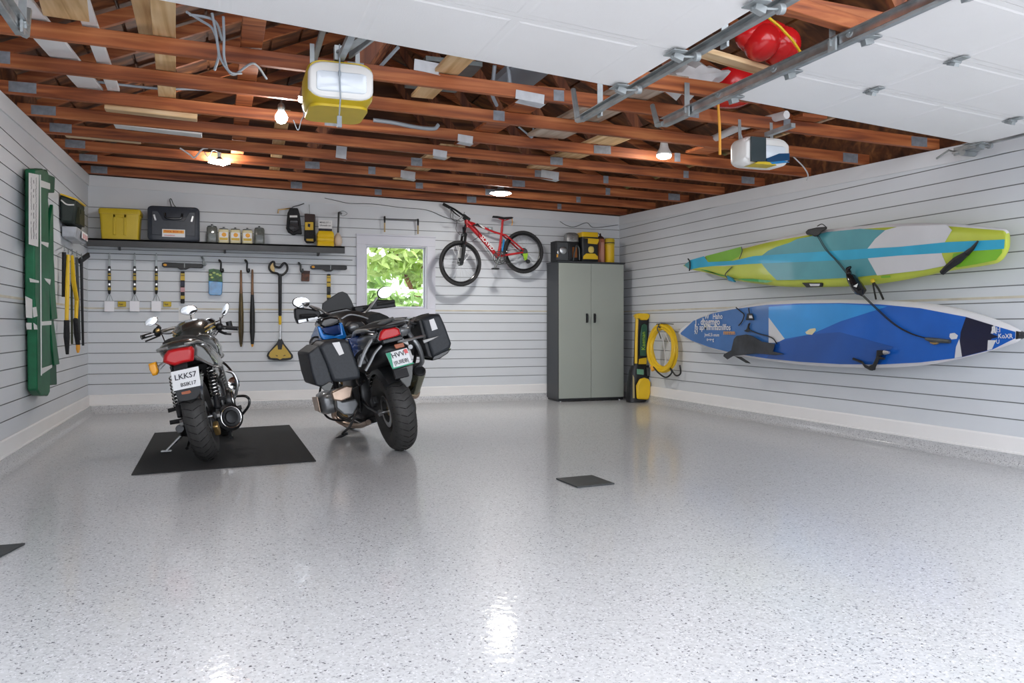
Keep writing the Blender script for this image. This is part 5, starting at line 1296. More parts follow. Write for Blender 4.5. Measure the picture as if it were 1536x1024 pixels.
def patch(T, name, pts, od, m, lift=.002, label=None, t=.0015, sm=False):
    q = [at_right(a, b, od+lift) for a, b in pts]
    o = link(name, MB().prism(q, X*-t), m, T, smooth=False)
    if label: o['label'] = label
    return o
def patches(T, name, groups, od, mats):
    """the coloured deck graphics as one part"""
    mb = MB()
    for i, (mi, pts) in enumerate(groups):
        mb.mat(mi); mb.prism([at_right(a, b, od+.0006+.0007*i) for a, b in pts], X*-.0006)
    return link(name, mb, mats, T, smooth=False)
M['rail_w'] = mat('board_rail_white', (0.76, 0.76, 0.78), 0.35)
M['lime_b'] = mat('board_lime', (0.52, 0.60, 0.07), 0.35, vary=.08, scale=3, coat=.3)
M['green_b'] = mat('board_green', (0.20, 0.48, 0.03), 0.35, vary=.15, scale=2.5, coat=.3)
M['dgreen_b'] = mat('board_dark_green', (0.03, 0.32, 0.06), 0.35, vary=.1, scale=4, coat=.3)
M['teal_b'] = mat('board_teal', (0.085, 0.32, 0.36), 0.35, vary=.10, scale=2.5, coat=.3)
M['cyan_b'] = mat('board_cyan', (0.03, 0.40, 0.62), 0.35, vary=.10, scale=3, coat=.3)
M['white_b'] = mat('board_white', (0.64, 0.65, 0.67), 0.35, vary=.06, scale=2.5, coat=.3)
OD = .26
gt = [(1025, 397.5), (1034, 391), (1060, 383), (1110, 370), (1150, 359), (1200, 349), (1240, 343), (1300, 337), (1370, 334), (1420, 335), (1465, 339), (1495, 342), (1504, 344), (1508, 349)]
gb = [(1025, 398.5), (1034, 404), (1060, 410), (1090, 419), (1120, 424), (1160, 429), (1200, 430.5), (1260, 429.5), (1310, 425.5), (1370, 415.5), (1420, 405.5), (1465, 399), (1492, 393), (1504, 380), (1508, 372)][0:14]+[(1508, 372)]
T = sup('paddle_board', 'lime, teal and white paddle board, upper board on the right wall', gt, gb, .14, .12, 'lime_b', None, None)
G = [(0, [(1037, 402), (1050, 404), (1075, 410), (1100, 417), (1118, 421), (1150, 424), (1160, 421), (1130, 418), (1105, 418), (1080, 413), (1060, 405)]),
     (1, [(1058, 384), (1085, 377), (1111, 370), (1113, 376), (1108, 385), (1095, 392), (1064, 394)]),
     (3, [(1143, 383), (1152, 376), (1165, 370), (1184, 364), (1196, 358), (1213, 355), (1240, 348), (1290, 343), (1328, 345), (1313, 358), (1301, 373), (1299, 378), (1303, 388), (1316, 412), (1280, 416), (1220, 419), (1165, 420), (1152, 407), (1143, 396)]),
     (4, [(1328, 345), (1350, 339), (1420, 337), (1428, 345), (1418, 362), (1411, 375), (1414, 384), (1420, 398), (1385, 405), (1316, 413), (1303, 390), (1298, 377), (1313, 358)]),
     (0, [(1426, 398), (1430, 380), (1447, 378), (1503, 373), (1503, 379), (1494, 390), (1465, 396), (1436, 401)]),
     (4, [(1068, 399), (1088, 399), (1138, 394), (1138, 390), (1070, 395)]),
     (2, [(1035, 390), (1056, 384), (1062, 393), (1100, 391), (1130, 384), (1160, 382), (1220, 378), (1280, 374), (1350, 370), (1420, 363), (1507, 359), (1506, 373), (1420, 379), (1350, 383), (1280, 389), (1220, 392), (1140, 395), (1068, 399), (1050, 401), (1035, 404)]),
     (0, [(1321, 414), (1335, 413), (1336, 416), (1322, 417)])]
G[0] = (5, G[0][1])
patches(T, 'deck_graphic', G, OD, ['green_b', 'green_b', 'cyan_b', 'teal_b', 'white_b', 'dgreen_b'])
link('tail_cap', MB().prism([at_right(a, b, OD+.006) for a, b in ((1026, 397.5), (1034, 391), (1034.5, 404.5))], X*.05), 'teal_b', T, bevel=.002)
link('leash_loop', MB().tube(bez([at_right(a, b, OD+.02) for a, b in ((1032, 388), (1034.5, 392), (1035, 400), (1034, 406))]), .008, 6), 'black', T)
link('leash_cord', MB().tube(bez([at_right(a, b, OD+.012) for a, b in ((1112, 370), (1113, 377), (1109, 388))]), .004, 6).tube(bez([at_right(a, b, OD+.012) for a, b in ((1098, 400), (1088, 411), (1092, 418))]), .005, 6), 'dark_steel', T)
M['cyan_deep'] = mat('board_blue_fin', (0.01, 0.24, 0.42), 0.3)
link('fin', MB().prism([at_right(a, b, OD+.004) for a, b in ((1093, 413), (1100, 417), (1105, 423), (1096, 421))], X*-.03), 'cyan_deep', T, bevel=.004)
link('side_handle', MB().prism([at_right(a, b, OD-.03) for a, b in ((1206, 424), (1236, 424), (1235, 430), (1213, 431))], X*-.03), 'black', T, bevel=.006)
link('handle_window', MB().prism([at_right(a, b, OD+.003) for a, b in ((1214, 425.5), (1230, 425.5), (1229, 428.8), (1216, 429))], X*-.002), 'white_b', T, smooth=False)
link('fin_box', MB().tube([at_right(a, b, OD+.02) for a, b in ((1467, 361.5), (1459, 372), (1450, 380))], [.006, .014, .022], 8).tube([at_right(a, b, OD+.03) for a, b in ((1450, 380), (1436, 390), (1424, 399), (1413, 409))], [.018, .032, .026, .020], 8), 'black', T)
# wall hooks holding it
def hook_arm(label, px, py, zoff=0):
    p = at_right(px, py, .01)
    T = thing('wall_hook', label, 'wall hook', p)
    link('arm', MB().tube([at_right(px, py, .003), at_right(px, py, OD+.02)+Z*.0, at_right(px, py-5, OD+.05)], [.018, .018, .014], 8), 'black', T)
    link('back_plate', MB().obox(at_right(px, py, .005), (.010, .08, .12)), 'black', T, bevel=.003)
    return T
M['blue_b'] = mat('board_blue', (0.010, 0.115, 0.50), 0.3, vary=.12, scale=2.5, coat=.3)
M['blue_mid_b'] = mat('board_mid_blue', (0.035, 0.15, 0.42), 0.3, vary=.12, scale=2.5, coat=.3)
M['blue_l'] = mat('board_sky_blue', (0.03, 0.30, 0.72), 0.3, vary=.10, scale=2, coat=.3)
M['blue_dk'] = mat('board_royal_blue', (0.012, 0.085, 0.36), 0.3, vary=.12, scale=2.5, coat=.3)
M['navy_b'] = mat('board_navy', (0.012, 0.012, 0.035), 0.35, vary=.3, scale=4, coat=.4)
bt = [(1018, 499), (1022, 491), (1040, 478), (1070, 466), (1100, 459.5), (1150, 452), (1200, 449.5), (1260, 449), (1320, 450.5), (1380, 454), (1430, 462), (1480, 476), (1510, 487), (1524, 494), (1529.5, 501)]
bb_ = [(1018, 500), (1022, 505), (1036, 513), (1064, 524), (1100, 533), (1150, 541.5), (1200, 547.5), (1260, 551), (1320, 551.5), (1380, 547.5), (1430, 538.5), (1480, 526), (1510, 517), (1524, 511), (1529.5, 503)]
T = sup('paddle_board', 'blue paddle board with a white rim, lower board on the right wall', bt, bb_, .14, .12, 'rail_w', None, None)
# inset deck outline
ins_t = [(1021, 499), (1040, 481), (1070, 469.5), (1100, 463.5), (1150, 457), (1200, 455), (1260, 454.3), (1320, 456.3), (1380, 462), (1430, 471.5), (1449, 475), (1489, 487.5), (1523, 497.5)]
ins_b = [(1523, 507), (1489, 524), (1443, 535.5), (1430, 537.5), (1380, 543.5), (1320, 546.5), (1260, 546), (1200, 542.5), (1150, 537.5), (1100, 529.5), (1064, 520.5), (1038, 511), (1021, 501)]
G = [(0, ins_t+ins_b),
     (1, [(1021, 499), (1040, 481), (1070, 469.5), (1100, 463.5), (1153, 457), (1153, 510), (1165, 515), (1130, 534.5), (1100, 529.5), (1064, 520.5), (1038, 511), (1021, 501)]),
     (2, [(1153, 460), (1200, 456.5), (1260, 455.5), (1331, 459.5), (1260, 482), (1217, 501), (1177, 508), (1153, 476)]),
     (6, [(1153, 476), (1177, 508), (1165, 514), (1153, 514)]),
     (3, [(1165, 513), (1217, 501), (1260, 498), (1340, 520), (1320, 546), (1260, 545.5), (1200, 542), (1150, 537)]),
     (5, [(1449, 475.3), (1490, 487.7), (1486, 500), (1498, 505), (1487, 508), (1482, 525), (1443, 535), (1439, 520), (1441, 498)]),
     (4, [(1439, 508), (1443, 535), (1432, 537), (1434, 520)]),
     (4, [(1490, 488), (1493, 488.5), (1494, 499), (1486, 500)]),
     (4, [(1482, 510), (1494, 510), (1488, 523.5), (1481, 525.5)]),
     (4, [(1425, 500), (1432, 499), (1437, 503), (1435, 508), (1427, 509), (1424, 505)]),
     (7, [(1208, 498), (1215, 493), (1223, 492), (1224, 495), (1218, 502), (1210, 501)])]
patches(T, 'deck_graphic', G, OD, ['blue_b', 'blue_mid_b', 'blue_l', 'blue_dk', 'white_b', 'navy_b', 'white_b', 'cream_label'])
mb = MB()
uY = Vector((0, -1, 0))
def txt(s_, px, py, size): text_mb(mb, s_, at_right(px, py, OD+.012), uY, Z, size)
txt('W   Haho', 1057, 478.5, .085); txt('J . dhagmgo', 1043, 487, .105); txt('Jo apMllmnlatnllfos', 1042, 494.5, .092); txt('JmnK.5i onum', 1057, 504, .05); txt('o~v~g', 1060, 511, .055)
txt('A7', 1042, 501, .06)
link('nose_lettering', mb, 'white_p', T, smooth=False)
mb = MB(); txt('mmmm', 1085, 501.5, .07); link('small_lettering', mb, 'orange', T, smooth=False)
mb = MB(); txt('R', 1487, 500, .07); txt('I:I', 1494, 498, .05); txt('KoXR', 1497, 507, .045); txt('rU', 1491, 515, .04); link('tail_lettering', mb, 'white_p', T, smooth=False)
link('tail_cap', MB().prism([at_right(a, b, OD+.005) for a, b in ((1523.5, 496), (1528, 498), (1529.5, 502), (1528, 507), (1523, 509))], X*.06), 'black', T, bevel=.004)
link('deck_tab', MB().prism([at_right(a, b, OD+.012) for a, b in ((1122, 470), (1129, 470), (1132, 480), (1120, 480))], X*-.012), 'black', T, bevel=.004)
link('tab_inner', MB().prism([at_right(a, b, OD+.026) for a, b in ((1124, 473), (1128, 473), (1129, 477), (1124, 477))], X*-.003), 'white_b', T, smooth=False)
mb = MB()
for pts in (((1104, 461), (1111, 467), (1116, 472), (1113, 482), (1108, 488)), ((1123, 462), (1124, 470)), ((1125, 484), (1123, 492), (1127, 496), (1140, 501), (1152, 504), (1160, 508), (1165, 515))): mb.tube(bez([at_right(a, b, OD+.016) for a, b in pts]), .006, 6)
link('bungee_cord', mb, 'black', T)
link('deck_hook', MB().prism([at_right(a, b, OD+.012) for a, b in ((1117, 496), (1121, 494), (1124, 485), (1124, 494), (1127, 496), (1122, 498))], X*-.012), 'black', T)
# grey flap of fabric drooping over the lower left of the blue board
fl = [(1087, 531), (1098, 525), (1102, 508), (1106, 503.5), (1120, 501.5), (1130, 504), (1143, 512), (1163, 515.5), (1160, 527), (1178, 531), (1165, 532.5), (1135, 530), (1110, 533), (1100, 534), (1092, 539), (1086, 534)]
o = link('fabric_flap', MB().prism([at_right(a, b, OD+.03) for a, b in fl], X*-.012), mat('dark_grey_cloth', (0.045, 0.050, 0.058), 0.7, vary=.3, scale=8, bump=.3), None, bevel=.004)
tag(o, 'dark grey cloth flap draped over the lower left of the blue paddle board', 'cloth')
o = link('strap_tail', MB().prism([at_right(a, b, OD+.035) for a, b in ((1103, 534), (1112, 535), (1124, 543), (1126, 545), (1120, 544), (1108, 537))], X*-.010), 'black'); tag(o, 'short black strap tail sticking out under the grey cloth flap', 'strap')
for lab, px, py in (('black wall hook behind the top edge of the lime paddle board', 1222, 348), ):
    T = thing('board_clamp', lab.replace('wall hook behind', 'rubber clamp on'), 'clamp', at_right(px, py, OD))
    link('pad', MB().loft([[at_right(a, b, OD-.02+dd) for a, b in ((1208, 348), (1212, 344), (1225, 341), (1240, 340), (1241, 343), (1232, 348), (1228, 353), (1222, 355), (1217, 352), (1210, 352))] for dd in (0, .07)]), 'black', T, bevel=.008)
    link('arm', MB().tube([at_right(1228, 346, .003), at_right(1228, 346, OD-.01)], .014, 8), 'black', T)
    link('tie', MB().tube(bez([at_right(a, b, OD+.02) for a, b in ((1226, 339), (1233, 336), (1240, 341))]), .004, 6), 'black', T)
# diagonal strap from the clamp across both boards
T = thing('tie_down_strap', 'thin dark double cord running diagonally across both paddle boards', 'strap', at_right(1290, 420, OD))
P3 = lambda pl, o: [at_right(a, b, o) for a, b in pl]
mb = MB()
for dx in (0, 2.2): mb.tube(bez(P3([(1226+dx, 354), (1238+dx, 374), (1255+dx, 392), (1271+dx, 412)], OD+.02)), .0038, 6)
link('upper_cord', mb, mat('dark_teal_cord', (0.015, 0.05, 0.055), .5), T)
link('cleat', MB().tube(bez(P3([(1276, 400), (1272, 404), (1274, 410), (1276, 417)], OD+.05)), [.010+.012*math.sin(i/24*3) for i in range(25)], 8).merge(MB().tube(P3([(1272, 411), (1278, 418), (1286, 430), (1292, 438), (1293, 442)], OD+.05), [.02, .045, .05, .045, .015], 10)), 'black_gloss', T)
link('cleat_logo', MB().prism(P3([(1280, 429), (1287, 425), (1285, 431)], OD+.105), X*-.002), 'white_p', T, smooth=False)
link('cord_loop', MB().tube(bez(P3([(1274, 414), (1277, 428), (1284, 438), (1293, 443)], OD+.06)), .008, 6), 'black', T)
mb = MB()
for dx in (0, 2.5): mb.tube(bez(P3([(1293+dx, 443), (1315+dx, 464), (1340+dx, 486), (1365+dx, 500), (1389+dx, 507.5)], OD+.022)), .0036, 6)
link('lower_cord', mb, 'black', T)
link('end_tube', MB().tube(P3([(1389, 508), (1398, 510), (1412, 511), (1425, 512)], OD+.02), [.012, .02, .018, .014], 8), 'dark_steel', T)
link('end_clip', MB().tube(P3([(1396, 513.5), (1402, 514.5), (1408, 514)], OD+.022), [.008, .014, .008], 6), 'gold', T)
# two short cords
T = thing('bungee', 'pair of short black cords hanging between the two paddle boards', 'cord', at_right(1312, 435, OD))
link('cord', MB().tube(bez(P3([(1309, 422), (1311, 434), (1314, 449)], OD+.01)), .008, 6), 'black', T)
link('cord', MB().tube(bez(P3([(1310, 423), (1318, 434), (1325, 449)], OD+.01)), .009, 6), 'black', T)
link('knot', MB().ell(at_right(1309, 421, OD+.015), (.018, .02, .02)), 'yellow_d', T)
# lower support hook under the blue board
T = thing('board_clamp', 'black rubber clamp gripping the bottom edge of the blue paddle board', 'clamp', at_right(1310, 548, OD))
link('pad', MB().loft([P3([(1291, 543), (1294, 541.5), (1297, 546), (1303, 549), (1309, 546), (1314, 536), (1315, 525), (1330, 525), (1330, 530), (1319, 534), (1328, 537), (1328, 539), (1319, 539), (1314, 550), (1313, 555), (1305, 555.5), (1297, 551)], OD-.01+dd) for dd in (0, .06)]), 'black', T, bevel=.006)
link('arm', MB().tube([at_right(1308, 553, .003), at_right(1308, 553, OD+.0)], .016, 8), 'black', T)
link('pin', MB().tube(P3([(1280, 538), (1293, 543)], OD+.02), .012, 6), 'black', T)
link('tip', MB().tube(P3([(1327, 528), (1334, 528.5)], OD+.06), [.022, .010], 8), 'alu', T)
# hooks taking the boards' weight (arms from the wall)
for px, py, lb in ((1100, 421.5, 'black wall hook behind the left end of the lime paddle board'), (1400, 409, 'black wall hook behind the right end of the lime paddle board'), (1115, 536, 'black wall hook behind the left end of the blue paddle board'), (1410, 542.5, 'black wall hook behind the right end of the blue paddle board')):
    p = at_right(px, py, .14)
    T = thing('wall_hook', lb, 'wall hook', (R, p.y, p.z))
    q = at_right(px, py, OD)
    link('arm', MB().tube([(R-.004, q.y, q.z+.10), (R-.08, q.y, q.z+.10), (R-.139, q.y, q.z+.12)], .011, 8), 'dark_steel', T)
    link('back_plate', MB().bx(R-.006, R-.001, q.y-.03, q.y+.03, q.z+.06, q.z+.16), 'dark_steel', T, smooth=False)

# ================================================================== floor pieces
def flat(name, label, cat, pts, z0, z1, m, bevel=0):
    q = [at_floor(a, b) for a, b in pts]
    mb = MB().prism([Vector((p.x, p.y, z0)) for p in q], Z*(z1-z0))
    o = link(name, mb, m, smooth=False, bevel=bevel); return tag(o, label, cat)
M['mat'] = mat('ribbed_rubber_mat', (0.020, 0.020, 0.021), 0.75, vary=.25, scale=12, bump=.6, stretch=(60, 1, 1))
flat('floor_mat', 'large black rubber mat under the naked motorcycle', 'mat', [(197, 713), (474, 692), (434, 638), (232, 650)], .0008, .008, 'mat')
M['drain'] = mat('dark_drain_plate', (0.028, 0.032, 0.034), 0.45, vary=.2, scale=20)
flat('drain_plate', 'small dark square plate lying in the middle of the floor', 'plate', [(834, 719), (866, 732), (922, 726.5), (888, 714)], .0008, .010, 'drain', .002)
q = at_floor(2, 829)
o = link('drain_plate', MB().prism([(q.x-.35, 4.27, .0008), (q.x+.07, 4.29, .0008), (q.x-.0, 4.02, .0008), (q.x-.38, 3.98, .0008)], Z*.009), 'drain', smooth=False, bevel=.002)
tag(o, 'dark floor plate cut off by the left edge of the view', 'plate')

# ================================================================== motorcycles
M['tyre'] = mat('tyre_rubber', (0.036, 0.035, 0.034), 0.6, vary=.2, scale=30)
M['groove_t'] = mat('tyre_groove', (0.004, 0.004, 0.004), 0.9)
M['dk_paint'] = mat('graphite_paint', (0.050, 0.054, 0.052), 0.22, .3, coat=.8)
M['silver_p'] = mat('silver_paint', (0.22, 0.23, 0.24), 0.3, .5, coat=.6, vary=.06, scale=4)
M['engine'] = mat('cast_engine_metal', (0.24, 0.24, 0.235), 0.38, .85, vary=.25, scale=14, bump=.1)
M['engine_d'] = mat('dark_engine_metal', (0.045, 0.046, 0.048), 0.35, .7, vary=.2, scale=14)
M['red_lens'] = mat('red_lens', (0.52, 0.004, 0.008), 0.35, coat=.25)
M['amber_d'] = mat('dull_amber_reflector', (0.35, 0.09, 0.03), 0.25)
M['mirror'] = mat('mirror_glass', (0.85, 0.87, 0.88), 0.03, 1.0)
M['rim_gold'] = mat('gold_rim', (0.30, 0.20, 0.07), 0.35, .85)
M['blue_moto'] = mat('bright_blue_paint', (0.006, 0.19, 0.62), 0.18, .2, coat=1.0)
M['blue_dmoto'] = mat('deep_blue_paint', (0.005, 0.03, 0.14), 0.2, .2, coat=.8)
M['pannier'] = mat('textured_black_pannier', (0.022, 0.026, 0.032), 0.48, vary=.15, scale=50, bump=.12)
M['screen'] = mat('smoked_screen', (0.010, 0.012, 0.014), 0.4)
M['spring'] = mat('spring_steel', (0.55, 0.55, 0.53), 0.25, 1.0)
M['plate_w'] = mat('number_plate_white', (0.80, 0.81, 0.82), 0.4)
M['plate_g'] = mat('number_plate_green', (0.03, 0.34, 0.20), 0.4)
M['tan_metal'] = mat('warm_scorched_metal', (0.50, 0.38, 0.30), 0.3, .8, vary=.2, scale=6)

class Bike:
    def __init__(s, name, label, px, py, lean, head):
        p = at_floor(px, py); s.T = thing(name, label, 'motorcycle', (p.x, p.y, .0105 if py > 680 else .003), (0, -math.radians(lean), math.radians(head)))
        s.W = PM[s.T.name]; s.I = s.W.inverted()
        s.o = s.I @ CAM0; s.R = s.I.to_3x3()
    def p(s, px, py, y):
        """point on the plane y (along the machine) seen at a pixel, in the machine's own frame"""
        d = s.R @ _ray(px, py); return s.o+d*((y-s.o.y)/d.y)
    def add(s, name, mb, m, parent=None, **k):
        P = parent or s.T
        if P is not s.T:                        # convert to the parent part's frame through world
            mb2 = MB(); mb2.v = [s.W @ v for v in mb.v]; mb2.f = mb.f; mb2.mi = mb.mi
            return link(name, mb2, m, P, **k)
        return link(name, mb, m, P, local=True, **k)
    def sw(s, pts, r, n=8): return MB().tube(bez(pts), r, n)

def sym(f):
    for sg in (-1, 1): f(sg)
def flip(pts, sg): return [Vector((p[0]*sg, p[1], p[2])) for p in pts]

def wheel(b, name, y, z, Rw, rt, wsx, rim_m, spokes=5, steer=0.0, tread=True, wire=False):
    c = Vector((0, y, z)); ax = Vector((math.cos(steer), math.sin(steer), 0))
    # tyre with flattened crown
    mb = MB(); fw = Z.cross(ax); rings = []; n = 56
    sec = []
    for k in range(14):
        t = 2*math.pi*k/14; cr = math.cos(t); sr = math.sin(t)
        sec.append((rt*(abs(cr)**.85*(1 if cr > 0 else -1)), rt*wsx*(abs(sr)**.75*(1 if sr > 0 else -1))))
    for i in range(n):
        a = 2*math.pi*i/n; d = Z*math.cos(a)+fw*math.sin(a)
        rings.append([c+d*(Rw-rt+u)+ax*v for u, v in sec])
    mb.loft(rings, False, True); w_ = b.add(name, mb, 'tyre', angle=60)
    if tread:
        mb = MB()
        for i in range(34):
            a0 = 2*math.pi*i/34
            for sg in (-1, 1):
                pts = []
                for k in range(6):
                    q = k/5; a = a0+.13*q*(1)+.02; v = rt*wsx*.92*q*.97*sg+ .004*sg
                    h = rt*math.sqrt(max(0, 1-(min(.985, abs(v)/(rt*wsx)))**(2.3)))
                    pts.append(c+(Z*math.cos(a)+fw*math.sin(a))*(Rw-rt+h+.0012)+ax*v)
                mb.tube(pts, .0026, 5)
        b.add('tread_grooves', mb, 'groove_t', w_)
    ri = Rw-rt*1.75
    mb = MB().torus(c, ax, ri, .016, 48, 10, 2.6); mb.torus(c+ax*rt*wsx*.62, ax, ri+.012, .007, 48, 6); mb.torus(c-ax*rt*wsx*.62, ax, ri+.012, .007, 48, 6)
    b.add('rim', mb, rim_m, w_, angle=50)
    mb = MB(); mb.cyl(c-ax*.05, c+ax*.05, .042, n=18)
    for i in range(spokes*(2 if wire else 1)):
        a = 2*math.pi*i/(spokes*(2 if wire else 1))+.2
        for off in ((-.12, .12) if not wire else (0,)):
            d0 = Z*math.cos(a)+fw*math.sin(a); d1 = Z*math.cos(a+off)+fw*math.sin(a+off)
            mb.beam(c+d0*.03, c+d1*(ri-.005), .016, .030, up=ax)
    b.add('spokes', mb, 'engine' if rim_m != 'rim_gold' else 'rim_gold', w_, bevel=.003)
    return w_, c, ax
def disc(b, w_, c, ax, x, r):
    b.add('brake_disc', MB().torus(c+ax*x, ax, r-.02, .02, 40, 6, .12), 'alu', w_)
def shock(b, a, d, r=.032, coils=9, body='black'):
    a, d = Vector(a), Vector(d)
    s_ = b.add('shock_absorber', MB().tube([a, a+(d-a)*.12, a+(d-a)*.5, a+(d-a)*.52, d], [.020, .022, .022, .014, .014], 12), body)
    ax = (d-a).normalized(); u = ax.orthogonal().normalized(); v = ax.cross(u); L_ = (d-a).length
    pts = []
    for i in range(coils*12):
        t = i/(coils*12-1); an = 2*math.pi*coils*t; pts.append(a+ax*(L_*(.22+.68*t))+(u*math.cos(an)+v*math.sin(an))*r)
    b.add('spring', MB().tube(pts, .0052, 6), 'spring', s_)
    return s_

# ------------------------------------------------------------------ naked motorcycle on the mat
B = Bike('motorcycle', 'naked dark motorcycle with a red tail light parked on the black mat', 315, 691.5, 12.5, -5)
p = B.p
w_, rc_, rax = wheel(B, 'rear_wheel', 0, .315, .315, .078, 1.02, 'gold', 5)
disc(B, w_, rc_, rax, .06, .12)
fw_, fcc, fax = wheel(B, 'front_wheel', 1.42, .30, .30, .060, 1.0, 'alu', 5, steer=.25, tread=False)
disc(B, fw_, fcc, fax, .06, .15); disc(B, fw_, fcc, fax, -.06, .15)
# swing arm, axle
for sg in (-1, 1):
    B.add('swing_arm', MB().beam((sg*.105, -.03, .315), (sg*.10, .55, .40), .030, .055), 'engine_d', bevel=.008)
    shock(B, (sg*.135, .02, .36), (sg*.135, .17, .70))
B.add('axle', MB().cyl((-.14, 0, .315), (.14, 0, .315), .012, n=10).cyl((.118, 0, .315), (.142, 0, .315), .024, n=6).cyl((-.118, 0, .315), (-.142, 0, .315), .024, n=6), 'alu')
B.add('chain_guard', MB().tube([(-.10, .0, .46), (-.10, .25, .47), (-.09, .5, .46)], [.018, .022, .018], 8), 'black')
B.add('sprocket', MB().torus((-.085, 0, .315), X, .09, .006, 36, 6).cyl((-.090, 0, .315), (-.075, 0, .315), .07, n=24), 'engine_d')
B.add('brake_caliper', MB().obox((.10, -.03, .22), (.04, .07, .09), (.5, 0, 0)), 'gold', bevel=.01)
# rear mudguard
rings = []
for i in range(15):
    a = math.radians(-52+i*10.5)*-1; d = Vector((0, -math.sin(-a) if False else math.sin(a)*-1, math.cos(a)))
    pass
for i in range(15):
    a = math.radians(62-i*9.5)                    # angle from vertical, tail side first
    d = Vector((0, -math.sin(a), math.cos(a))); c = Vector((0, 0, .315))
    hw = .085+.015*math.sin(math.pi*i/14)
    rings.append([c+d*(.352+q)+X*x for x, q in ((-hw, -.045), (-hw*.9, .0), (-hw*.4, .020), (hw*.4, .020), (hw*.9, 0), (hw, -.045), (hw*.8, -.012), (hw*.3, .008), (-hw*.3, .008), (-hw*.8, -.012))])
B.add('rear_mudguard', MB().loft(rings), 'black_gloss', angle=50)
# seat and tail
def body_loft(secs, pw=.8, n=18):
    """secs: (y, z centre, half width, half height)"""
    rings = []
    for y, zc, hw, hh, *xo in secs:
        x0_ = xo[0] if xo else 0
        sgp = lambda v: math.copysign(abs(v)**pw, v)
        rings.append([Vector((x0_+hw*sgp(math.cos(2*math.pi*k/n)), y, zc+hh*sgp(math.sin(2*math.pi*k/n)))) for k in range(n)])
    return MB().loft(rings)
B.add('tail_cowl', body_loft([(-.34, .865, .06, .018), (-.32, .868, .10, .032), (-.20, .862, .14, .058), (.0, .83, .16, .075), (.25, .79, .165, .075), (.45, .77, .15, .06)]), 'dk_paint', angle=70)
B.add('seat', body_loft([(-.22, .885, .08, .025), (-.12, .90, .12, .045), (.12, .875, .135, .050), (.20, .83, .135, .050), (.42, .805, .12, .055), (.60, .835, .10, .05)]), 'black_soft', angle=70)
for sg in (-1, 1):
    B.add('grab_rail', MB().tube(bez(flip([(.135, .15, .80), (.150, -.05, .855), (.135, -.26, .875), (.06, -.345, .875)], sg)), .010, 8), 'alu')
    B.add('side_panel', MB().prism(flip([(.125, .12, .74), (.135, .46, .74), (.14, .50, .58), (.13, .30, .55), (.12, .16, .64)], sg), (sg*.018, 0, 0)), 'dk_paint', bevel=.008)
    B.add('frame_rail', MB().tube(flip([(.11, -.10, .78), (.12, .30, .70), (.13, .55, .66), (.13, .60, .40)], sg), .014, 8), 'black')
def silhouette(px, y0, y1, m_, name, s0=.86, s1=.8, bev=.015):
    q = [p(a, c_, (y0+y1)/2) for a, c_ in px]; c = sum(q, Vector())/len(q)
    return B.add(name, MB().loft([[Vector((c.x+(v.x-c.x)*s_, yy, c.z+(v.z-c.z)*s_)) for v in q] for yy, s_ in ((y0, s0), (y0+(y1-y0)*.15, .97), ((y0+y1)/2, 1.0), (y1-(y1-y0)*.15, .95), (y1, s1))]), m_, bevel=bev, seg=3, angle=50)
silhouette([(249, 524), (255, 516), (267, 510.5), (283, 508.5), (300, 510), (314, 517), (325, 530), (333, 545), (331, 550), (318, 545), (304, 541), (292, 537), (291, 522), (270, 521)], -.26, .30, 'dk_paint', 'tail_hump')
silhouette([(289, 512), (293, 504), (303, 500), (314, 501), (325, 508), (332, 520), (334, 534), (329, 537), (318, 520), (304, 513)], .34, .60, 'dk_paint', 'tank_shoulder')
for a_, m_ in (((292, 511), 'gold'), ((296, 508), 'yellow_d'), ((301, 505), 'alu')):
    B.add('shoulder_stripe', MB().tube(bez([p(a_[0], a_[1], .36), p(a_[0]+12, a_[1]+1, .35), p(a_[0]+22, a_[1]+9, .35), p(a_[0]+27, a_[1]+22, .36)]), .008, 6), m_)
B.add('seat_piping', MB().tube(bez([p(292, 534, -.28), p(305, 541, -.27), p(320, 548, -.25), p(331, 553, -.2), p(330, 566, -.1)]), .008, 6), 'alu')
# tank with pinstripes
B.add('fuel_tank', body_loft([(.56, .90, .08, .05), (.62, .91, .13, .10), (.80, .95, .165, .125), (1.0, .955, .155, .12), (1.10, .95, .10, .08)]), 'dk_paint', angle=70)
for sg in (-1, 1):
    for dz, m_ in ((.05, 'gold'), (.02, 'yellow_d'), (-.01, 'alu')):
        B.add('tank_stripe', MB().tube(bez(flip([(.115+.02*(.05-dz), .60, .93+dz), (.160, .80, .955+dz), (.158, .98, .955+dz), (.11, 1.09, .95+dz*.5)], sg)), .0055, 6), m_)
# tail light, plate, flap
q = [p(a, c_, -.36) for a, c_ in ((246, 533), (252, 525), (268, 521.5), (288, 519), (291, 524), (290, 541), (276, 544), (262, 548.5), (251, 546), (244.5, 543))]
c = sum(q, Vector())/len(q)
B.add('tail_light', MB().loft([[c+(v-c)*.80+Y*-.03 for v in q], [c+(v-c)*1.0+Y*-.005 for v in q], [c+(v-c)*1.0+Y*.035 for v in q], [c+(v-c)*.8+Y*.09 for v in q]]), 'red_lens', bevel=.01, seg=3)
q = [p(a, c_, -.375) for a, c_ in ((256, 558), (297.5, 549), (301, 578), (260, 586.5))]
pl = B.add('number_plate', MB().prism(q, (0, .006, 0)), 'plate_w', smooth=False)
u_ = (q[1]-q[0]).normalized(); v_ = (q[0]-q[3]).normalized(); o_ = q[3]; W1 = (q[1]-q[0]).length; H1 = (q[0]-q[3]).length
mb = MB(); text_mb(mb, 'LKKS7', o_+u_*W1*.10+v_*H1*.52-Y*.003, u_, v_, H1*.40); text_mb(mb, 'BSIK17', o_+u_*W1*.28+v_*H1*.13-Y*.003, u_, v_, H1*.27)
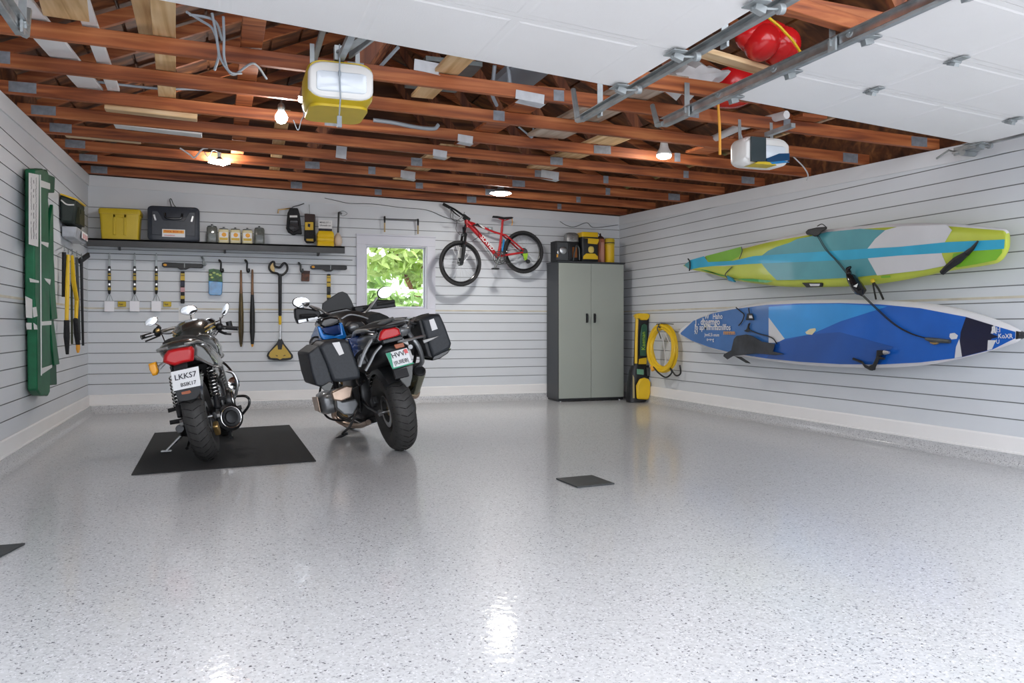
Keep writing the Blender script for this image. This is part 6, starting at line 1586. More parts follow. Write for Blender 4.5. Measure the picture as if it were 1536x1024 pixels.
mb.xf(Matrix.Identity(4)); B.add('plate_lettering', mb, 'ink', pl, smooth=False)
q2 = [p(a, c_, -.36) for a, c_ in ((261, 584), (300, 577), (300, 590), (295, 597), (284, 600.5), (270, 602), (266, 598))]
mf = B.add('mud_flap', MB().prism(q2, (0, .012, 0)), 'black', bevel=.003)
B.add('reflector', MB().prism([p(a, c_, -.365) for a, c_ in ((272, 588), (285, 585), (287, 588), (284, 590), (273, 591.5))], (0, -.005, 0)), 'amber_d', mf)
B.add('plate_bracket', MB().beam((0, -.30, .80), (-.01, -.355, .66), .09, .02, up=(0, 1, 0)), 'black')
# turn signals
for sg, nm in ((-1, 'l'),):
    a = Vector((sg*.06, -.28, .80)); e = p(238, 552, -.30) if sg < 0 else Vector((.17, -.22, .76))
    B.add('signal_stalk', MB().tube([a, (a+e)/2+Z*.005, e], [.010, .013, .016], 8), 'alu')
    if sg < 0:
        B.add('turn_signal', MB().loft([[p(231, 553, -.30)+Vector((dx*r_, yy, dz*r_)) for dx, dz in ((-.024, .042), (.026, .046), (.028, -.02), (.012, -.046), (-.014, -.046), (-.026, 0))] for yy, r_ in ((-.045, .7), (-.03, 1), (.02, 1), (.035, .7))]), 'amber', bevel=.004)
        B.add('signal_bezel', MB().obox(p(234, 552, -.27), (.030, .03, .075)), 'alu', bevel=.008)
# engine
B.add('crankcase', MB().loft([[(a*.30*s_, .70+b_*.42*s_, z_) for a, b_ in rr(1, 1, .25, 4)] for z_, s_ in ((.20, .8), (.26, 1), (.42, 1.02), (.47, .9))]), 'engine', angle=50)
for sg in (-1, 1):
    B.add('clutch_cover', MB().lathe([(.105, .0), (.110, .02), (.100, .045), (.075, .055), (.070, .050), (.050, .050), (.045, .062), (.015, .065)], (sg*.15, .60, .36), (sg, 0, 0), 28), 'engine_d' if sg > 0 else 'engine', angle=40)
    B.add('cover_ring', MB().torus((sg*.205, .60, .36), X, .078, .006, 32, 8), 'chrome')
mb = MB()
for i in range(9): mb.loft([[(a*(.30+.01*(i % 2)), .78+b_*.24, .47+i*.024+dz) for a, b_ in rr(1, 1, .2, 4)] for dz in (0, .012)])
B.add('cylinder_fins', mb, 'engine', angle=40)
B.add('cylinder_block', MB().bx(-.12, .12, .68, .88, .44, .70), 'engine_d', smooth=False)
B.add('valve_cover', body_loft([(.64, .73, .15, .03), (.68, .73, .19, .045), (.88, .73, .19, .045), (.92, .73, .15, .03)]), 'engine', angle=60)
for i, x in enumerate((-.09, -.03, .03, .09)):
    B.add('exhaust_header', MB().tube(bez([(x, .90, .66), (x, 1.02, .58), (x*1.05, 1.03, .38), (x*1.1, .92, .20), (x*.9+.05, .62, .15)]), .019, 10), 'chrome')
B.add('muffler', MB().tube([(-.14, .62, .17), (-.17, .42, .19), (-.19, .34, .22), (-.17, .20, .26), (-.17, .10, .27)], [.022, .025, .036, .038, .030], 14), 'engine_d')
B.add('carburettor', MB().cyl((.10, .56, .62), (.10, .70, .62), .032, n=12).cyl((-.10, .56, .62), (-.10, .70, .62), .032, n=12), 'engine_d')
B.add('air_box', MB().bx(-.11, .11, .36, .56, .50, .72), 'black', bevel=.02)
# crash bars
for sg in (-1, 1):
    B.add('crash_bar', MB().tube(bez(flip([(.10, 1.02, .70), (.17, 1.02, .64), (.22, .98, .52), (.21, .92, .38), (.12, .88, .28)], sg), 10), .010, 8), 'black_gloss')
B.add('crash_bar', MB().tube(bez([p(352, 594, .75), p(368, 594, .75), p(374, 600, .75), p(372, 610, .75), p(361, 624, .75)]), .011, 8), 'black_gloss')
B.add('oil_pipe', MB().tube(bez([p(340, 556, .6), p(350, 560, .6), p(356, 575, .6), p(352, 594, .62), p(340, 600, .6)]), .012, 8), 'alu')
# pegs, stands, levers
for sg in (-1, 1):
    a, b_ = (Vector((.13, .38, .30)), Vector((.27, .38, .30))) if sg > 0 else (Vector((-.13, .38, .30)), Vector((-.27, .37, .31)))
    B.add('footpeg', MB().tube([a, a+(b_-a)*.25, a+(b_-a)*.3, b_], [.010, .010, .019, .017], 10), 'rubber')
    B.add('peg_bracket', MB().prism(flip([(.135, .30, .52), (.135, .42, .50), (.135, .42, .29), (.135, .36, .28)], sg), (sg*.012, 0, 0)), 'alu', bevel=.003)
fz = lambda v: v                                 # side stand down to the mat
foot = Vector((-.33, .52, 0)); zf = B.I @ Vector((0, 0, 0))
wt = B.W @ Vector((-.36, .50, .1)); gl = B.I @ Vector((wt.x, wt.y, .012))
B.add('side_stand', MB().tube([Vector((-.12, .58, .24)), (Vector((-.12, .58, .24))+gl)/2+Z*.01, gl+Z*.006], [.014, .013, .011], 8).obox(gl+Z*.006, (.075, .045, .008), (0, math.radians(12.5), 0)), 'alu')
B.add('center_stand', MB().tube([(-.17, .22, .10), (-.16, .30, .13), (-.10, .42, .22), (.10, .42, .22), (.15, .30, .13), (.16, .22, .10)], .013, 8), 'black')
B.add('gear_lever', MB().tube(bez([(-.14, .45, .28), (-.17, .56, .22), (-.19, .62, .24)]), .007, 6).tube([(-.19, .62, .24), (-.23, .62, .24)], .011, 8), 'alu')
B.add('brake_pedal', MB().tube(bez([(.14, .45, .28), (.18, .56, .20), (.19, .64, .22)]), .008, 6).tube([(.17, .64, .22), (.23, .64, .22)], .011, 8), 'alu')
B.add('pillion_peg', MB().tube([(-.13, .12, .42), (-.22, .10, .42)], [.012, .016], 8), 'rubber'); B.add('pillion_peg', MB().tube([(.13, .12, .42), (.20, .10, .42)], [.012, .016], 8), 'rubber')
# fork and front end
for sg in (-1, 1):
    B.add('fork_leg', MB().tube([(sg*.095+.0, 1.42, .30), (sg*.095, 1.30, .62), (sg*.095, 1.13, 1.00)], [.028, .027, .020], 12), 'alu')
B.add('front_mudguard', MB().loft([[Vector((0, 1.42, .30))+Vector((0, math.sin(math.radians(a)), math.cos(math.radians(a))))*(.335+q)+X*x for x, q in ((-.07, -.03), (-.05, .012), (.05, .012), (.07, -.03), (.045, .0), (-.045, 0))] for a in range(-70, 50, 12)]), 'dk_paint', angle=50)
B.add('headlight', MB().lathe([(.02, -.09), (.07, -.06), (.09, 0), (.092, .05), (.085, .06)], (0, 1.24, .90), (0, 1, 0), 24), 'chrome', angle=50)
B.add('triple_clamp', MB().prism([(-.12, 1.10, .99), (.12, 1.10, .99), (.12, 1.17, .99), (-.12, 1.17, .99)], (0, 0, .03)), 'alu', bevel=.006)
# handlebar through the pixels of the photo, y = 1.0
hy_ = .98
L0, L1, R0, R1 = p(212, 506, hy_-.04), p(238, 499, hy_), p(330, 491, hy_), p(357, 492.5, hy_-.02)
mid = p(291, 492, hy_+.12)
B.add('handlebar', MB().tube(bez([L0, L1, p(262, 492, hy_+.08), mid, p(312, 490, hy_+.06), R0, R1], 6), .0115, 10), 'alu')
for a, b_ in ((L0, p(227, 501.5, hy_)), (p(335, 491, hy_), R1)): B.add('grip', MB().tube([a, a+(b_-a)*.06, b_], [.021, .018, .018], 10), 'rubber')
B.add('switch_pod', MB().ell(p(236, 498, hy_), (.035, .035, .038)).ell(p(238, 492, hy_+.01), (.022, .02, .02)), 'amber_d' if False else 'black', bevel=0)
B.add('switch_knob', MB().ell(p(236.5, 495.5, hy_-.035), (.020, .01, .018)), 'gold')
B.add('switch_pod', MB().ell(p(329, 490, hy_), (.035, .03, .035)).ell(p(322, 494, hy_), (.025, .02, .02)), 'black')
B.add('clutch_lever', MB().tube(bez([p(240, 503, hy_+.03), p(228, 508, hy_+.07), p(218, 512, hy_+.07)]), .007, 6), 'black')
B.add('brake_lever', MB().tube(bez([p(328, 496, hy_+.03), p(338, 500, hy_+.07), p(347, 501, hy_+.07)]), [.012]*10+[.010]*7, 6), 'black')
B.add('brake_reservoir', MB().cyl(p(344, 487, hy_+.05)-Z*.02, p(344, 487, hy_+.05)+Z*.03, .026, n=14), 'black')
B.add('cockpit_cowl', MB().loft([[p(a, c_, y_) for a, c_ in pl_] for y_, pl_ in ((1.02, [(268, 494), (276, 486), (290, 481.5), (306, 485), (322, 482), (326, 489), (312, 497), (296, 504), (280, 502)]), (1.18, [(272, 492), (280, 485), (292, 482), (305, 483), (316, 483), (320, 488), (310, 495), (296, 499), (282, 498)]))]), 'silver_p', bevel=.008)
for a, c_ in ((302, 488.5), (315, 486)):
    g_ = B.add('gauge', MB().lathe([(.048, -.03), (.05, .02), (.044, .03), (.04, .026)], p(a, c_, 1.00), (0.05, -.85, .5), 22), 'chrome', angle=50)
    B.add('gauge_face', MB().lathe([(.040, .026), (.001, .029)], p(a, c_, 1.00), (0.05, -.85, .5), 22), 'black_gloss', g_)
for i, pts in enumerate((((236, 497, .99), (250, 493, 1.05), (272, 489, 1.12), (290, 494, 1.16)), ((238, 500, .99), (256, 500, 1.1), (272, 494, 1.15), (288, 500, 1.16)), ((328, 490, .99), (318, 486, 1.1), (304, 486, 1.15)), ((240, 496, 1.0), (247, 512, 1.1), (246, 522, 1.15), (256, 530, 1.1)), ((330, 492, .99), (324, 502, 1.08), (314, 512, 1.12)))):
    B.add('control_cable', MB().tube(bez([p(*q_) for q_ in pts]), .005, 6), 'black')
B.add('fly_screen_trim', MB().tube(bez([p(254, 521, .95), p(256, 512, 1.05), p(270, 511, 1.1), p(290, 509, 1.1)]), .006, 6), 'alu')
# mirrors
def mirror(px, py, rx, rz, stem, tilt=0, glass='mirror', name='mirror'):
    c = p(px, py, hy_+.02); m3 = Euler((math.radians(6), math.radians(tilt), 0)).to_matrix()
    mm = B.add('mirror', MB().ell(c+Y*.012, (rx, .020, rz), m3), 'chrome' if glass != 'black_gloss' else 'black', angle=80)
    B.add('mirror_glass', MB().loft([[c+m3 @ Vector((rx*s_*math.cos(2*math.pi*k/24), yy, rz*s_*math.sin(2*math.pi*k/24))) for k in range(24)] for yy, s_ in ((-.004, .9), (-.0100, .9), (-.0105, .80))]), glass, mm, angle=60)
    B.add('mirror_stem', MB().tube(bez([p(*q_) for q_ in stem]), .0065, 6), 'chrome')
mirror(227, 482, .058, .034, ((233, 486, 1.0), (240, 490, 1.0), (238, 496, 1.0)), -18)
mirror(283, 465, .072, .042, ((286, 472, 1.0), (287, 479, 1.02), (290, 486, 1.06)), 4)
mirror(338, 464, .026, .060, ((334, 474, 1.0), (330, 479, 1.0), (318, 486, 1.02)), 33)
B.add('mirror_stem', MB().tube([p(330, 476, 1.0), p(332, 490, .99)], .006, 6), 'black')
# right side front: reservoir and horn
B.add('alternator_cover', MB().lathe([(.10, -.05), (.112, -.02), (.108, .02), (.088, .035), (.080, .030), (.055, .030), (.048, .042), (.012, .045)], p(344, 626, .34), (.55, -.82, .08), 28), 'engine_d', angle=40)
B.add('cover_ring', MB().torus(p(344, 626, .34)+Vector((.55, -.82, .08))*.03, (.55, -.82, .08), .084, .006, 32, 8), 'chrome')
B.add('horn', MB().lathe([(.01, -.02), (.05, -.01), (.055, .01), (.03, .02)], p(350, 575, .85), (.6, -.8, .1), 18), 'chrome')
B.add('side_cover_chrome', MB().tube(bez([p(322, 560, .2), p(332, 575, .3), p(335, 600, .4), p(322, 616, .45)]), .014, 8), 'alu')

# ------------------------------------------------------------------ touring motorcycle with panniers
B = Bike('motorcycle', 'touring motorcycle with black panniers and blue tank panels, parked beside the mat', 603, 674.5, 11.5, 6)
p = B.p
w_, rc_, rax = wheel(B, 'rear_wheel', 0, .335, .335, .094, 1.02, 'rim_gold', 6)
disc(B, w_, rc_, rax, -.07, .13)
fw_, fcc, fax = wheel(B, 'front_wheel', 1.52, .32, .32, .062, 1.0, 'rim_gold', 6, steer=.35, tread=False)
disc(B, fw_, fcc, fax, -.07, .15); disc(B, fw_, fcc, fax, .07, .15)
B.add('swing_arm', MB().tube([(.125, 0, .335), (.13, .25, .36), (.10, .56, .42)], [.05, .045, .06], 14), 'engine_d')
B.add('final_drive', MB().lathe([(.05, -.03), (.095, -.02), (.10, .02), (.07, .045), (.03, .05)], (.12, 0, .335), X, 26), 'engine_d', angle=50)
B.add('axle_nut', MB().cyl((-.11, 0, .335), (-.13, 0, .335), .028, n=6).cyl((-.12, 0, .335), (.16, 0, .335), .014, n=10), 'alu')
B.add('brake_caliper', MB().obox((-.12, .10, .42), (.05, .09, .07), (-.5, 0, 0)), 'black', bevel=.012)
B.add('torque_arm', MB().tube([(-.13, .02, .34), (-.13, .28, .36), (-.12, .50, .40)], .014, 8), 'black')
shock(B, (-.05, .22, .46), (-.05, .28, .76), .044, 7, 'engine_d')
# hugger / inner guard
rings = []
for i in range(13):
    a = math.radians(48-i*9); d = Vector((0, -math.sin(a), math.cos(a))); c = Vector((0, 0, .335)); hw = .10
    rings.append([c+d*(.365+q)+X*x for x, q in ((-hw, -.05), (-hw*.85, .0), (-hw*.4, .018), (hw*.4, .018), (hw*.85, 0), (hw, -.05), (hw*.75, -.012), (hw*.3, .006), (-hw*.3, .006), (-hw*.75, -.012))])
B.add('hugger', MB().loft(rings), 'black', angle=50)
# tail bodywork
B.add('tail_under', body_loft([(-.34, .84, .08, .03), (-.28, .82, .125, .07), (.0, .78, .14, .11), (.35, .74, .15, .12), (.55, .74, .14, .10)]), 'black', angle=70)
B.add('tail_cowl', body_loft([(-.38, .975, .10, .018), (-.35, .965, .15, .040), (-.15, .95, .175, .060), (.10, .92, .165, .065), (.42, .88, .15, .06)]), 'silver_p', angle=70)
B.add('seat', body_loft([(-.18, 1.00, .12, .03), (-.08, 1.015, .15, .045), (.20, .99, .155, .05), (.26, .93, .15, .05), (.50, .885, .13, .06), (.68, .905, .11, .06)]), 'black_soft', angle=70)
B.add('rear_rack', MB().bx(-.12, .12, -.38, -.12, 1.015, 1.03).merge(MB().tube(bez([(-.15, -.05, .99), (-.15, -.30, 1.02), (0, -.42, 1.025), (.15, -.30, 1.02), (.15, -.05, .99)]), .014, 8)), 'black', bevel=.004)
for sg in (-1, 1):
    B.add('grab_handle', MB().tube(bez(flip([(.16, .20, .96), (.185, .0, 1.01), (.17, -.25, 1.02), (.12, -.34, 1.00)], sg)), .016, 8), 'alu')
    B.add('side_panel', MB().prism(flip([(.15, .02, .90), (.155, .50, .90), (.17, .62, .80), (.16, .45, .66), (.14, .20, .70), (.13, .0, .80)], sg), (sg*.02, 0, 0)), 'silver_p', bevel=.012, seg=3)
    B.add('side_rail', MB().tube(bez([p(553, 540, -.02), p(548, 515, .1), p(565, 490, -.1), p(590, 478, -.2)] if sg < 0 else flip([(.16, .40, .86), (.17, .1, .84), (.16, -.2, .82), (.14, -.30, .83)], 1)), .018, 8), 'silver_p')
# tail lamp
q = [p(a, c_, -.40) for a, c_ in ((568, 508), (571, 498), (576, 493), (592, 490), (599, 493), (601, 501), (596, 504), (582, 508), (570, 511))]
c = sum(q, Vector())/len(q)
tl = B.add('tail_light', MB().loft([[c+(v-c)*.82+Y*-.015 for v in q], [c+(v-c)*1.0 for v in q], [c+(v-c)*1.02+Y*.05 for v in q]]), 'red_lens', bevel=.005)
B.add('tail_light_housing', MB().loft([[c+(v-c)*1.12+Y*.01 for v in q], [c+(v-c)*1.35+Y*.08 for v in q]]), 'black_gloss', bevel=.004)
B.add('reflector', MB().prism([p(a, c_, -.40) for a, c_ in ((591, 517), (605, 513.5), (607, 520), (594, 523))], (0, .012, 0)), 'amber_d', bevel=.003)
B.add('lock_bar', MB().beam(p(573, 513, -.36), p(603, 506, -.36), .04, .035), 'engine_d', bevel=.008)
q = [p(a, c_, -.41) for a, c_ in ((578.5, 530), (610.5, 521.5), (619, 545), (589, 553.5))]
pl = B.add('number_plate', MB().prism(q, (0, .006, 0)), 'plate_w', smooth=False)
u_ = (q[1]-q[0]).normalized(); v_ = (q[0]-q[3]).normalized(); o_ = q[3]; W1 = (q[1]-q[0]).length; H1 = (q[0]-q[3]).length
pq = lambda a, b_, t=-.0015: o_+u_*W1*a+v_*H1*b_+Y*t
mb = MB().prism([pq(0, 0), pq(.05, 0), pq(.22, 1), pq(0, 1)], (0, -.001, 0)).prism([pq(0, 0), pq(1, 0), pq(1, .07), pq(0, .07)], (0, -.001, 0)); B.add('plate_band', mb, 'plate_g', pl, smooth=False)
mb = MB(); text_mb(mb, 'HVV/', pq(.18, .62, -.003), u_, v_, H1*.42); text_mb(mb, '|IUIE8|', pq(.16, .20, -.003), u_, v_, H1*.33); B.add('plate_lettering', mb, 'ink', pl, smooth=False)
B.add('plate_sticker', MB().prism([pq(.80, .70, -.003), pq(.96, .70, -.003), pq(.96, .96, -.003), pq(.80, .96, -.003)], (0, -.001, 0)), 'red', pl, smooth=False)
q = [p(a, c_, -.38) for a, c_ in ((590, 555), (620, 546), (619, 566), (616, 578), (611, 582), (602, 572))]
B.add('mud_flap', MB().prism(q, (0, .02, 0)), 'dk_paint', bevel=.006)
B.add('plate_bracket', MB().beam((.0, -.30, .86), (.0, -.39, .62), .11, .03, up=(0, 1, 0)), 'black', bevel=.005)
# panniers
def pannier(front_px, y0, y1, side, stripe_px, inner_x):
    q = [p(a, c_, y0) for a, c_ in front_px]; c = sum(q, Vector())/len(q)
    rings = []
    for yy, s_ in ((y0, .90), (y0+.02, 1.0), ((y0+y1)/2, 1.02), (y1-.03, .94), (y1, .80)):
        rings.append([Vector((c.x+(v.x-c.x)*s_, yy, c.z+(v.z-c.z)*s_)) for v in q])
    P = B.add('pannier', MB().loft(rings), 'pannier', bevel=.012, seg=3, angle=40)
    # lid seam and reflective patch
    B.add('lid_seam', MB().tube([Vector((c.x+(v.x-c.x)*1.012, (y0*.45+y1*.55), c.z+(v.z-c.z)*1.012)) for v in q], .007, 6, closed=True), 'black_gloss', P)
    B.add('reflective_patch', MB().prism([p(a, c_, y0-.003) for a, c_ in stripe_px], (0, -.003, 0)), 'paper', P, smooth=False)
    return P, c
P, c = pannier([(479, 520), (486, 513), (518, 509), (524, 512), (541, 558), (541, 568), (512, 573), (500, 572), (490, 545)], -.30, .22, -1, [(498, 514), (509, 512.5), (516, 530), (509, 533)], -.2)
q = [p(a, c_, -.27) for a, c_ in ((462, 530), (479, 517), (492, 545), (500, 573), (490, 583), (474, 578), (468, 560))]
B.add('side_lid', MB().loft([[v+Y*dy*1.0 for v in q] for dy in (0, .42)]), 'pannier', P, bevel=.014, seg=3)
B.add('corner_guard', MB().prism([p(a, c_, -.285) for a, c_ in ((481, 580), (494, 572), (500, 575), (495, 586), (486, 586))], (0, -.012, 0)), 'dk_paint', P, bevel=.004)
P, c = pannier([(633, 478), (650, 472.5), (660, 470), (668, 487), (678, 515), (676, 523), (660, 532), (650, 536), (645, 520)], -.30, .20, 1, [(643.5, 480), (650.5, 477.5), (656.5, 493), (648, 496)], .2)
q = [p(a, c_, -.27) for a, c_ in ((628, 480), (634, 478), (646, 520), (650, 538), (642, 535), (636, 515))]
B.add('inner_shell', MB().loft([[v+Y*dy for v in q] for dy in (0, .40)]), 'black', P, bevel=.008)
B.add('bottom_guard', MB().prism([p(a, c_, -.28) for a, c_ in ((651, 533), (678, 522), (672, 530), (660, 538), (648, 541))], (0, .25, 0)), 'black_gloss', P, bevel=.008)
B.add('latch_arm', MB().prism([p(a, c_, -.32) for a, c_ in ((634, 510), (648, 506), (660, 503), (650, 509), (636, 515))], (0, .01, 0)), 'engine', P, bevel=.003)
for sg, a, b_ in ((-1, (-.15, -.15, .86), (-.24, -.05, .80)), (1, (.15, -.15, .90), (.26, -.08, .82))):
    B.add('pannier_mount', MB().tube(bez([Vector(a), (Vector(a)+Vector(b_))/2+Z*.03, Vector(b_), Vector((b_[0]*.9, .1, .60)), Vector((sg*.12, .30, .58))]), .014, 8), 'black')
B.add('side_frame', MB().tube(bez([p(622, 478, -.1), p(612, 496, -.2), p(628, 520, -.25), p(632, 545, -.15), p(610, 548, 0)]), .020, 8), 'silver_p')
B.add('side_frame', MB().tube(bez([p(590, 480, -.25), p(607, 480, -.2), p(620, 488, -.12), p(632, 500, -.1), p(640, 512, -.2)]), .014, 8), 'silver_p')
B.add('side_frame', MB().tube(bez([p(596, 512, -.3), p(610, 510, -.3), p(625, 506, -.28), p(640, 503, -.26)]), .012, 8), 'alu')
# exhaust
c0, c1 = p(619, 590, .05), p(629, 556, -.16)
B.add('muffler', MB().tube([Vector((.16, .42, .40)), c0, c0+(c1-c0)*.15, c0+(c1-c0)*.9, c1], [.028, .034, .052, .056, .046], 20), mat('olive_chrome_muffler', (0.30, 0.31, 0.24), 0.22, .9))
B.add('muffler_tip', MB().torus(c1, (c1-c0).normalized(), .044, .010, 24, 8).cyl(c1-(c1-c0).normalized()*.02, c1+(c1-c0).normalized()*.004, .036, n=20), 'engine_d')
B.add('heat_strap', MB().tube([c0, c0+(c1-c0)*.12], .058, 16), 'tan_metal')
# boxer engine
B.add('crankcase', MB().loft([[(a*.34*s_, .76+b_*.50*s_, z_) for a, b_ in rr(1, 1, .25, 4)] for z_, s_ in ((.22, .75), (.28, .95), (.45, 1), (.62, .85), (.66, .7))]), 'engine_d', angle=50)
for sg in (-1, 1):
    mb = MB()
    for i in range(6): mb.loft([[(sg*(.16+i*.024+dx), .90+b_*.20, .40+c_*.19) for b_, c_ in rr(1, 1, .2, 3)] for dx in (0, .010)])
    cf = B.add('cylinder_fins', mb, 'engine')
    B.add('cylinder', MB().cyl((sg*.14, .90, .40), (sg*.31, .90, .40), .07, n=20), 'engine_d')
    B.add('valve_cover', MB().loft([[(sg*x, .90+b_*.24*s_, .40+c_*.20*s_) for b_, c_ in rr(1, 1, .3, 5)] for x, s_ in ((.30, 1.0), (.36, 1.0), (.40, .85), (.41, .6))]), 'silver_p', angle=50)
    B.add('exhaust_header', MB().tube(bez(flip([(.24, .98, .34), (.26, 1.06, .24), (.20, 1.0, .16), (.12, .80, .14), (.10, .50, .20)], sg)), .024, 12), 'tan_metal')
    B.add('crash_bar', MB().tube(bez(flip([(.16, .62, .28), (.24, .80, .22), (.34, .98, .26), (.36, 1.06, .42), (.28, 1.08, .60), (.16, 1.08, .74)], sg)), .010, 8), 'engine_d')
    B.add('cylinder_guard', MB().prism(flip([(.42, .80, .34), (.42, 1.00, .34), (.42, 1.02, .46), (.42, .80, .48)], sg), (sg*.012, 0, 0)), 'tan_metal' if sg < 0 else 'alu', bevel=.004)
    B.add('footpeg', MB().tube(flip([(.14, .52, .34), (.18, .52, .34), (.19, .52, .34), (.28, .52, .34)], sg), [.012, .012, .020, .018], 10), 'rubber')
    B.add('peg_plate', MB().prism(flip([(.145, .40, .54), (.145, .62, .50), (.145, .58, .32), (.145, .48, .30)], sg), (sg*.014, 0, 0)), 'engine_d', bevel=.004)
B.add('skid_plate', MB().prism([(-.12, .58, .17), (.12, .58, .17), (.13, 1.08, .20), (-.13, 1.08, .20)], (0, 0, -.012)).prism([(-.13, 1.08, .20), (.13, 1.08, .20), (.11, 1.18, .36), (-.11, 1.18, .36)], (0, .012, 0)), 'alu', bevel=.003)
# lower scorched cover visible under the left pannier
q = [p(a, c_, .40) for a, c_ in ((497, 588), (520, 578), (530, 580), (527, 596), (512, 602), (500, 600))]
B.add('heat_shield', MB().prism(q, (0, .05, 0)), 'tan_metal', bevel=.012, seg=3)
q = [p(a, c_, .45) for a, c_ in ((504, 596), (514, 602), (534, 598), (538, 606), (530, 622), (516, 622), (505, 612))]
B.add('lower_cover', MB().prism(q, (0, .05, 0)), 'silver_p', bevel=.012, seg=3)
# side stand
wt = B.W @ Vector((-.34, .60, .1)); gf = at_floor(514, 656); gl = B.I @ Vector((gf.x, gf.y, .012))
t0 = p(538, 612, .5)
B.add('side_stand', MB().tube([Vector((-.12, .62, .26)), t0, (t0*.4+gl*.6)+Vector((.01, 0, -.01)), gl+Z*.02], [.018, .016, .013, .012], 8), 'black_gloss')
B.add('stand_foot', MB().tube([gl+Vector((.05, .02, .010)), gl+Vector((-.01, -.01, .006)), gl+Vector((-.07, -.02, .0))], [.012, .014, .007], 8), 'black')
# tank, side fairings, beak
B.add('fuel_tank', body_loft([(.62, .95, .09, .05), (.70, .97, .14, .10), (.88, 1.02, .20, .13), (1.10, 1.03, .21, .13), (1.24, 1.02, .14, .09)]), 'black', angle=70)
for sg in (-1, 1):
    fp = flip([(.20, .86, 1.02), (.21, 1.12, 1.08), (.22, 1.38, .98), (.21, 1.30, .80), (.20, 1.05, .78), (.185, .90, .86)], sg)
    B.add('side_fairing', MB().prism(fp, (sg*.045, 0, 0)), 'blue_moto', bevel=.02, seg=3)
    B.add('knee_panel', MB().prism(flip([(.16, .66, .98), (.20, .86, 1.02), (.19, .90, .84), (.15, .70, .82)], sg), (sg*.03, 0, 0)), 'blue_dmoto', bevel=.01)
# rear-facing blue tank wing seen left of the seat
q = [p(a, c_, .56) for a, c_ in ((476, 489), (481, 489), (486, 501), (502, 503.5), (512, 501), (509, 484), (513, 483), (521, 505), (519, 508), (488, 513), (480, 505))]
B.add('fairing_wing', MB().prism(q, (0, .06, 0)), 'blue_moto', bevel=.012, seg=3)
q = [p(a, c_, .60) for a, c_ in ((480, 492), (494, 490), (509, 486), (511, 500), (500, 503), (487, 500))]
B.add('fairing_inner', MB().prism(q, (0, .06, 0)), 'blue_dmoto', bevel=.008)
q = [p(a, c_, .64) for a, c_ in ((480, 488), (484, 478), (496, 475), (508, 476), (511, 484), (500, 490), (487, 492))]
B.add('fairing_top', MB().prism(q, (0, .25, 0)), 'black_gloss', bevel=.015, seg=3)
q = [p(a, c_, .9) for a, c_ in ((467, 512), (471, 506), (478, 505), (481, 512), (477, 518), (470, 520))]
B.add('fog_lamp', MB().prism(q, (0, .06, 0)), 'alu', bevel=.01)
B.add('fog_lamp_loop', MB().tube(bez([p(470, 522, .9), p(465, 514, .9), p(470, 506, .9), p(480, 505, .9)]), .008, 6), 'black')
# windscreen
q = [p(a, c_, 1.18) for a, c_ in ((483, 465), (484, 455), (492, 449), (508, 438.5), (514, 437), (521, 440), (527, 450), (532, 462), (535, 468), (524, 471), (506, 473), (488, 470))]
c = sum(q, Vector())/len(q)
B.add('windscreen', MB().loft([[v for v in q], [c+(v-c)*1.0+Vector((0, .02, -.0)) for v in q]]), 'screen', bevel=.004)
q = [p(a, c_, 1.12) for a, c_ in ((484, 470), (500, 466), (520, 462), (534, 466), (536, 474), (520, 480), (498, 480), (486, 478))]
B.add('instrument_panel', MB().prism(q, (0, .14, 0)), 'black_gloss', bevel=.01)
B.add('beak', body_loft([(1.30, .96, .16, .08), (1.5, .90, .13, .06), (1.72, .82, .06, .03)]), 'blue_moto', angle=70)
B.add('headlight', body_loft([(1.34, 1.04, .16, .07), (1.46, 1.02, .14, .06), (1.50, 1.01, .10, .04)]), 'lens', angle=70)
for sg in (-1, 1):
    B.add('fork_leg', MB().tube([(sg*.10, 1.52, .32), (sg*.10, 1.42, .62), (sg*.10, 1.22, 1.08)], [.030, .030, .023], 12), 'engine_d')
B.add('front_mudguard', MB().loft([[Vector((0, 1.52, .32))+Vector((0, math.sin(math.radians(a)), math.cos(math.radians(a))))*(.355+q_)+X*x for x, q_ in ((-.08, -.03), (-.055, .012), (.055, .012), (.08, -.03), (.05, 0), (-.05, 0))] for a in range(-70, 50, 12)]), 'black', angle=50)
# handlebar, guards, mirrors
hy_ = 1.02
B.add('handlebar', MB().tube(bez([p(455, 473, hy_), p(478, 473, hy_+.06), p(500, 474, hy_+.12), p(530, 468, hy_+.12), p(560, 457, hy_+.05), p(588, 452, hy_)]), .013, 8), 'black')
B.add('grip', MB().tube([p(451, 474, hy_), p(472, 473, hy_+.03)], .019, 10), 'rubber'); B.add('grip', MB().tube([p(566, 456, hy_+.02), p(592, 452, hy_)], .019, 10), 'rubber')
q = [p(a, c_, hy_+.04) for a, c_ in ((442, 464), (445, 461), (458, 462), (479, 465), (482, 470), (480, 476), (470, 480), (458, 483), (447, 486), (443, 476))]
g = B.add('hand_guard', MB().loft([q, [v+Y*.07 for v in q]]), 'black', bevel=.012, seg=3)
B.add('guard_insert', MB().prism([p(a, c_, hy_+.035) for a, c_ in ((447, 480), (459, 478), (460, 482), (448, 484.5))], (0, -.006, 0)).prism([p(a, c_, hy_+.035) for a, c_ in ((462, 477.5), (476, 475), (478, 478), (463, 481.5))], (0, -.006, 0)), 'alu', g, smooth=False)
q = [p(a, c_, hy_+.02) for a, c_ in ((553, 458), (566, 449), (584, 449.5), (591, 451), (595, 460), (580, 462), (566, 463.5), (556, 464))]
B.add('hand_guard', MB().loft([q, [v+Y*.07 for v in q]]), 'black', bevel=.012, seg=3)
q = [p(a, c_, 1.10) for a, c_ in ((531, 460), (553, 457), (560, 462), (545, 468), (534, 470))]
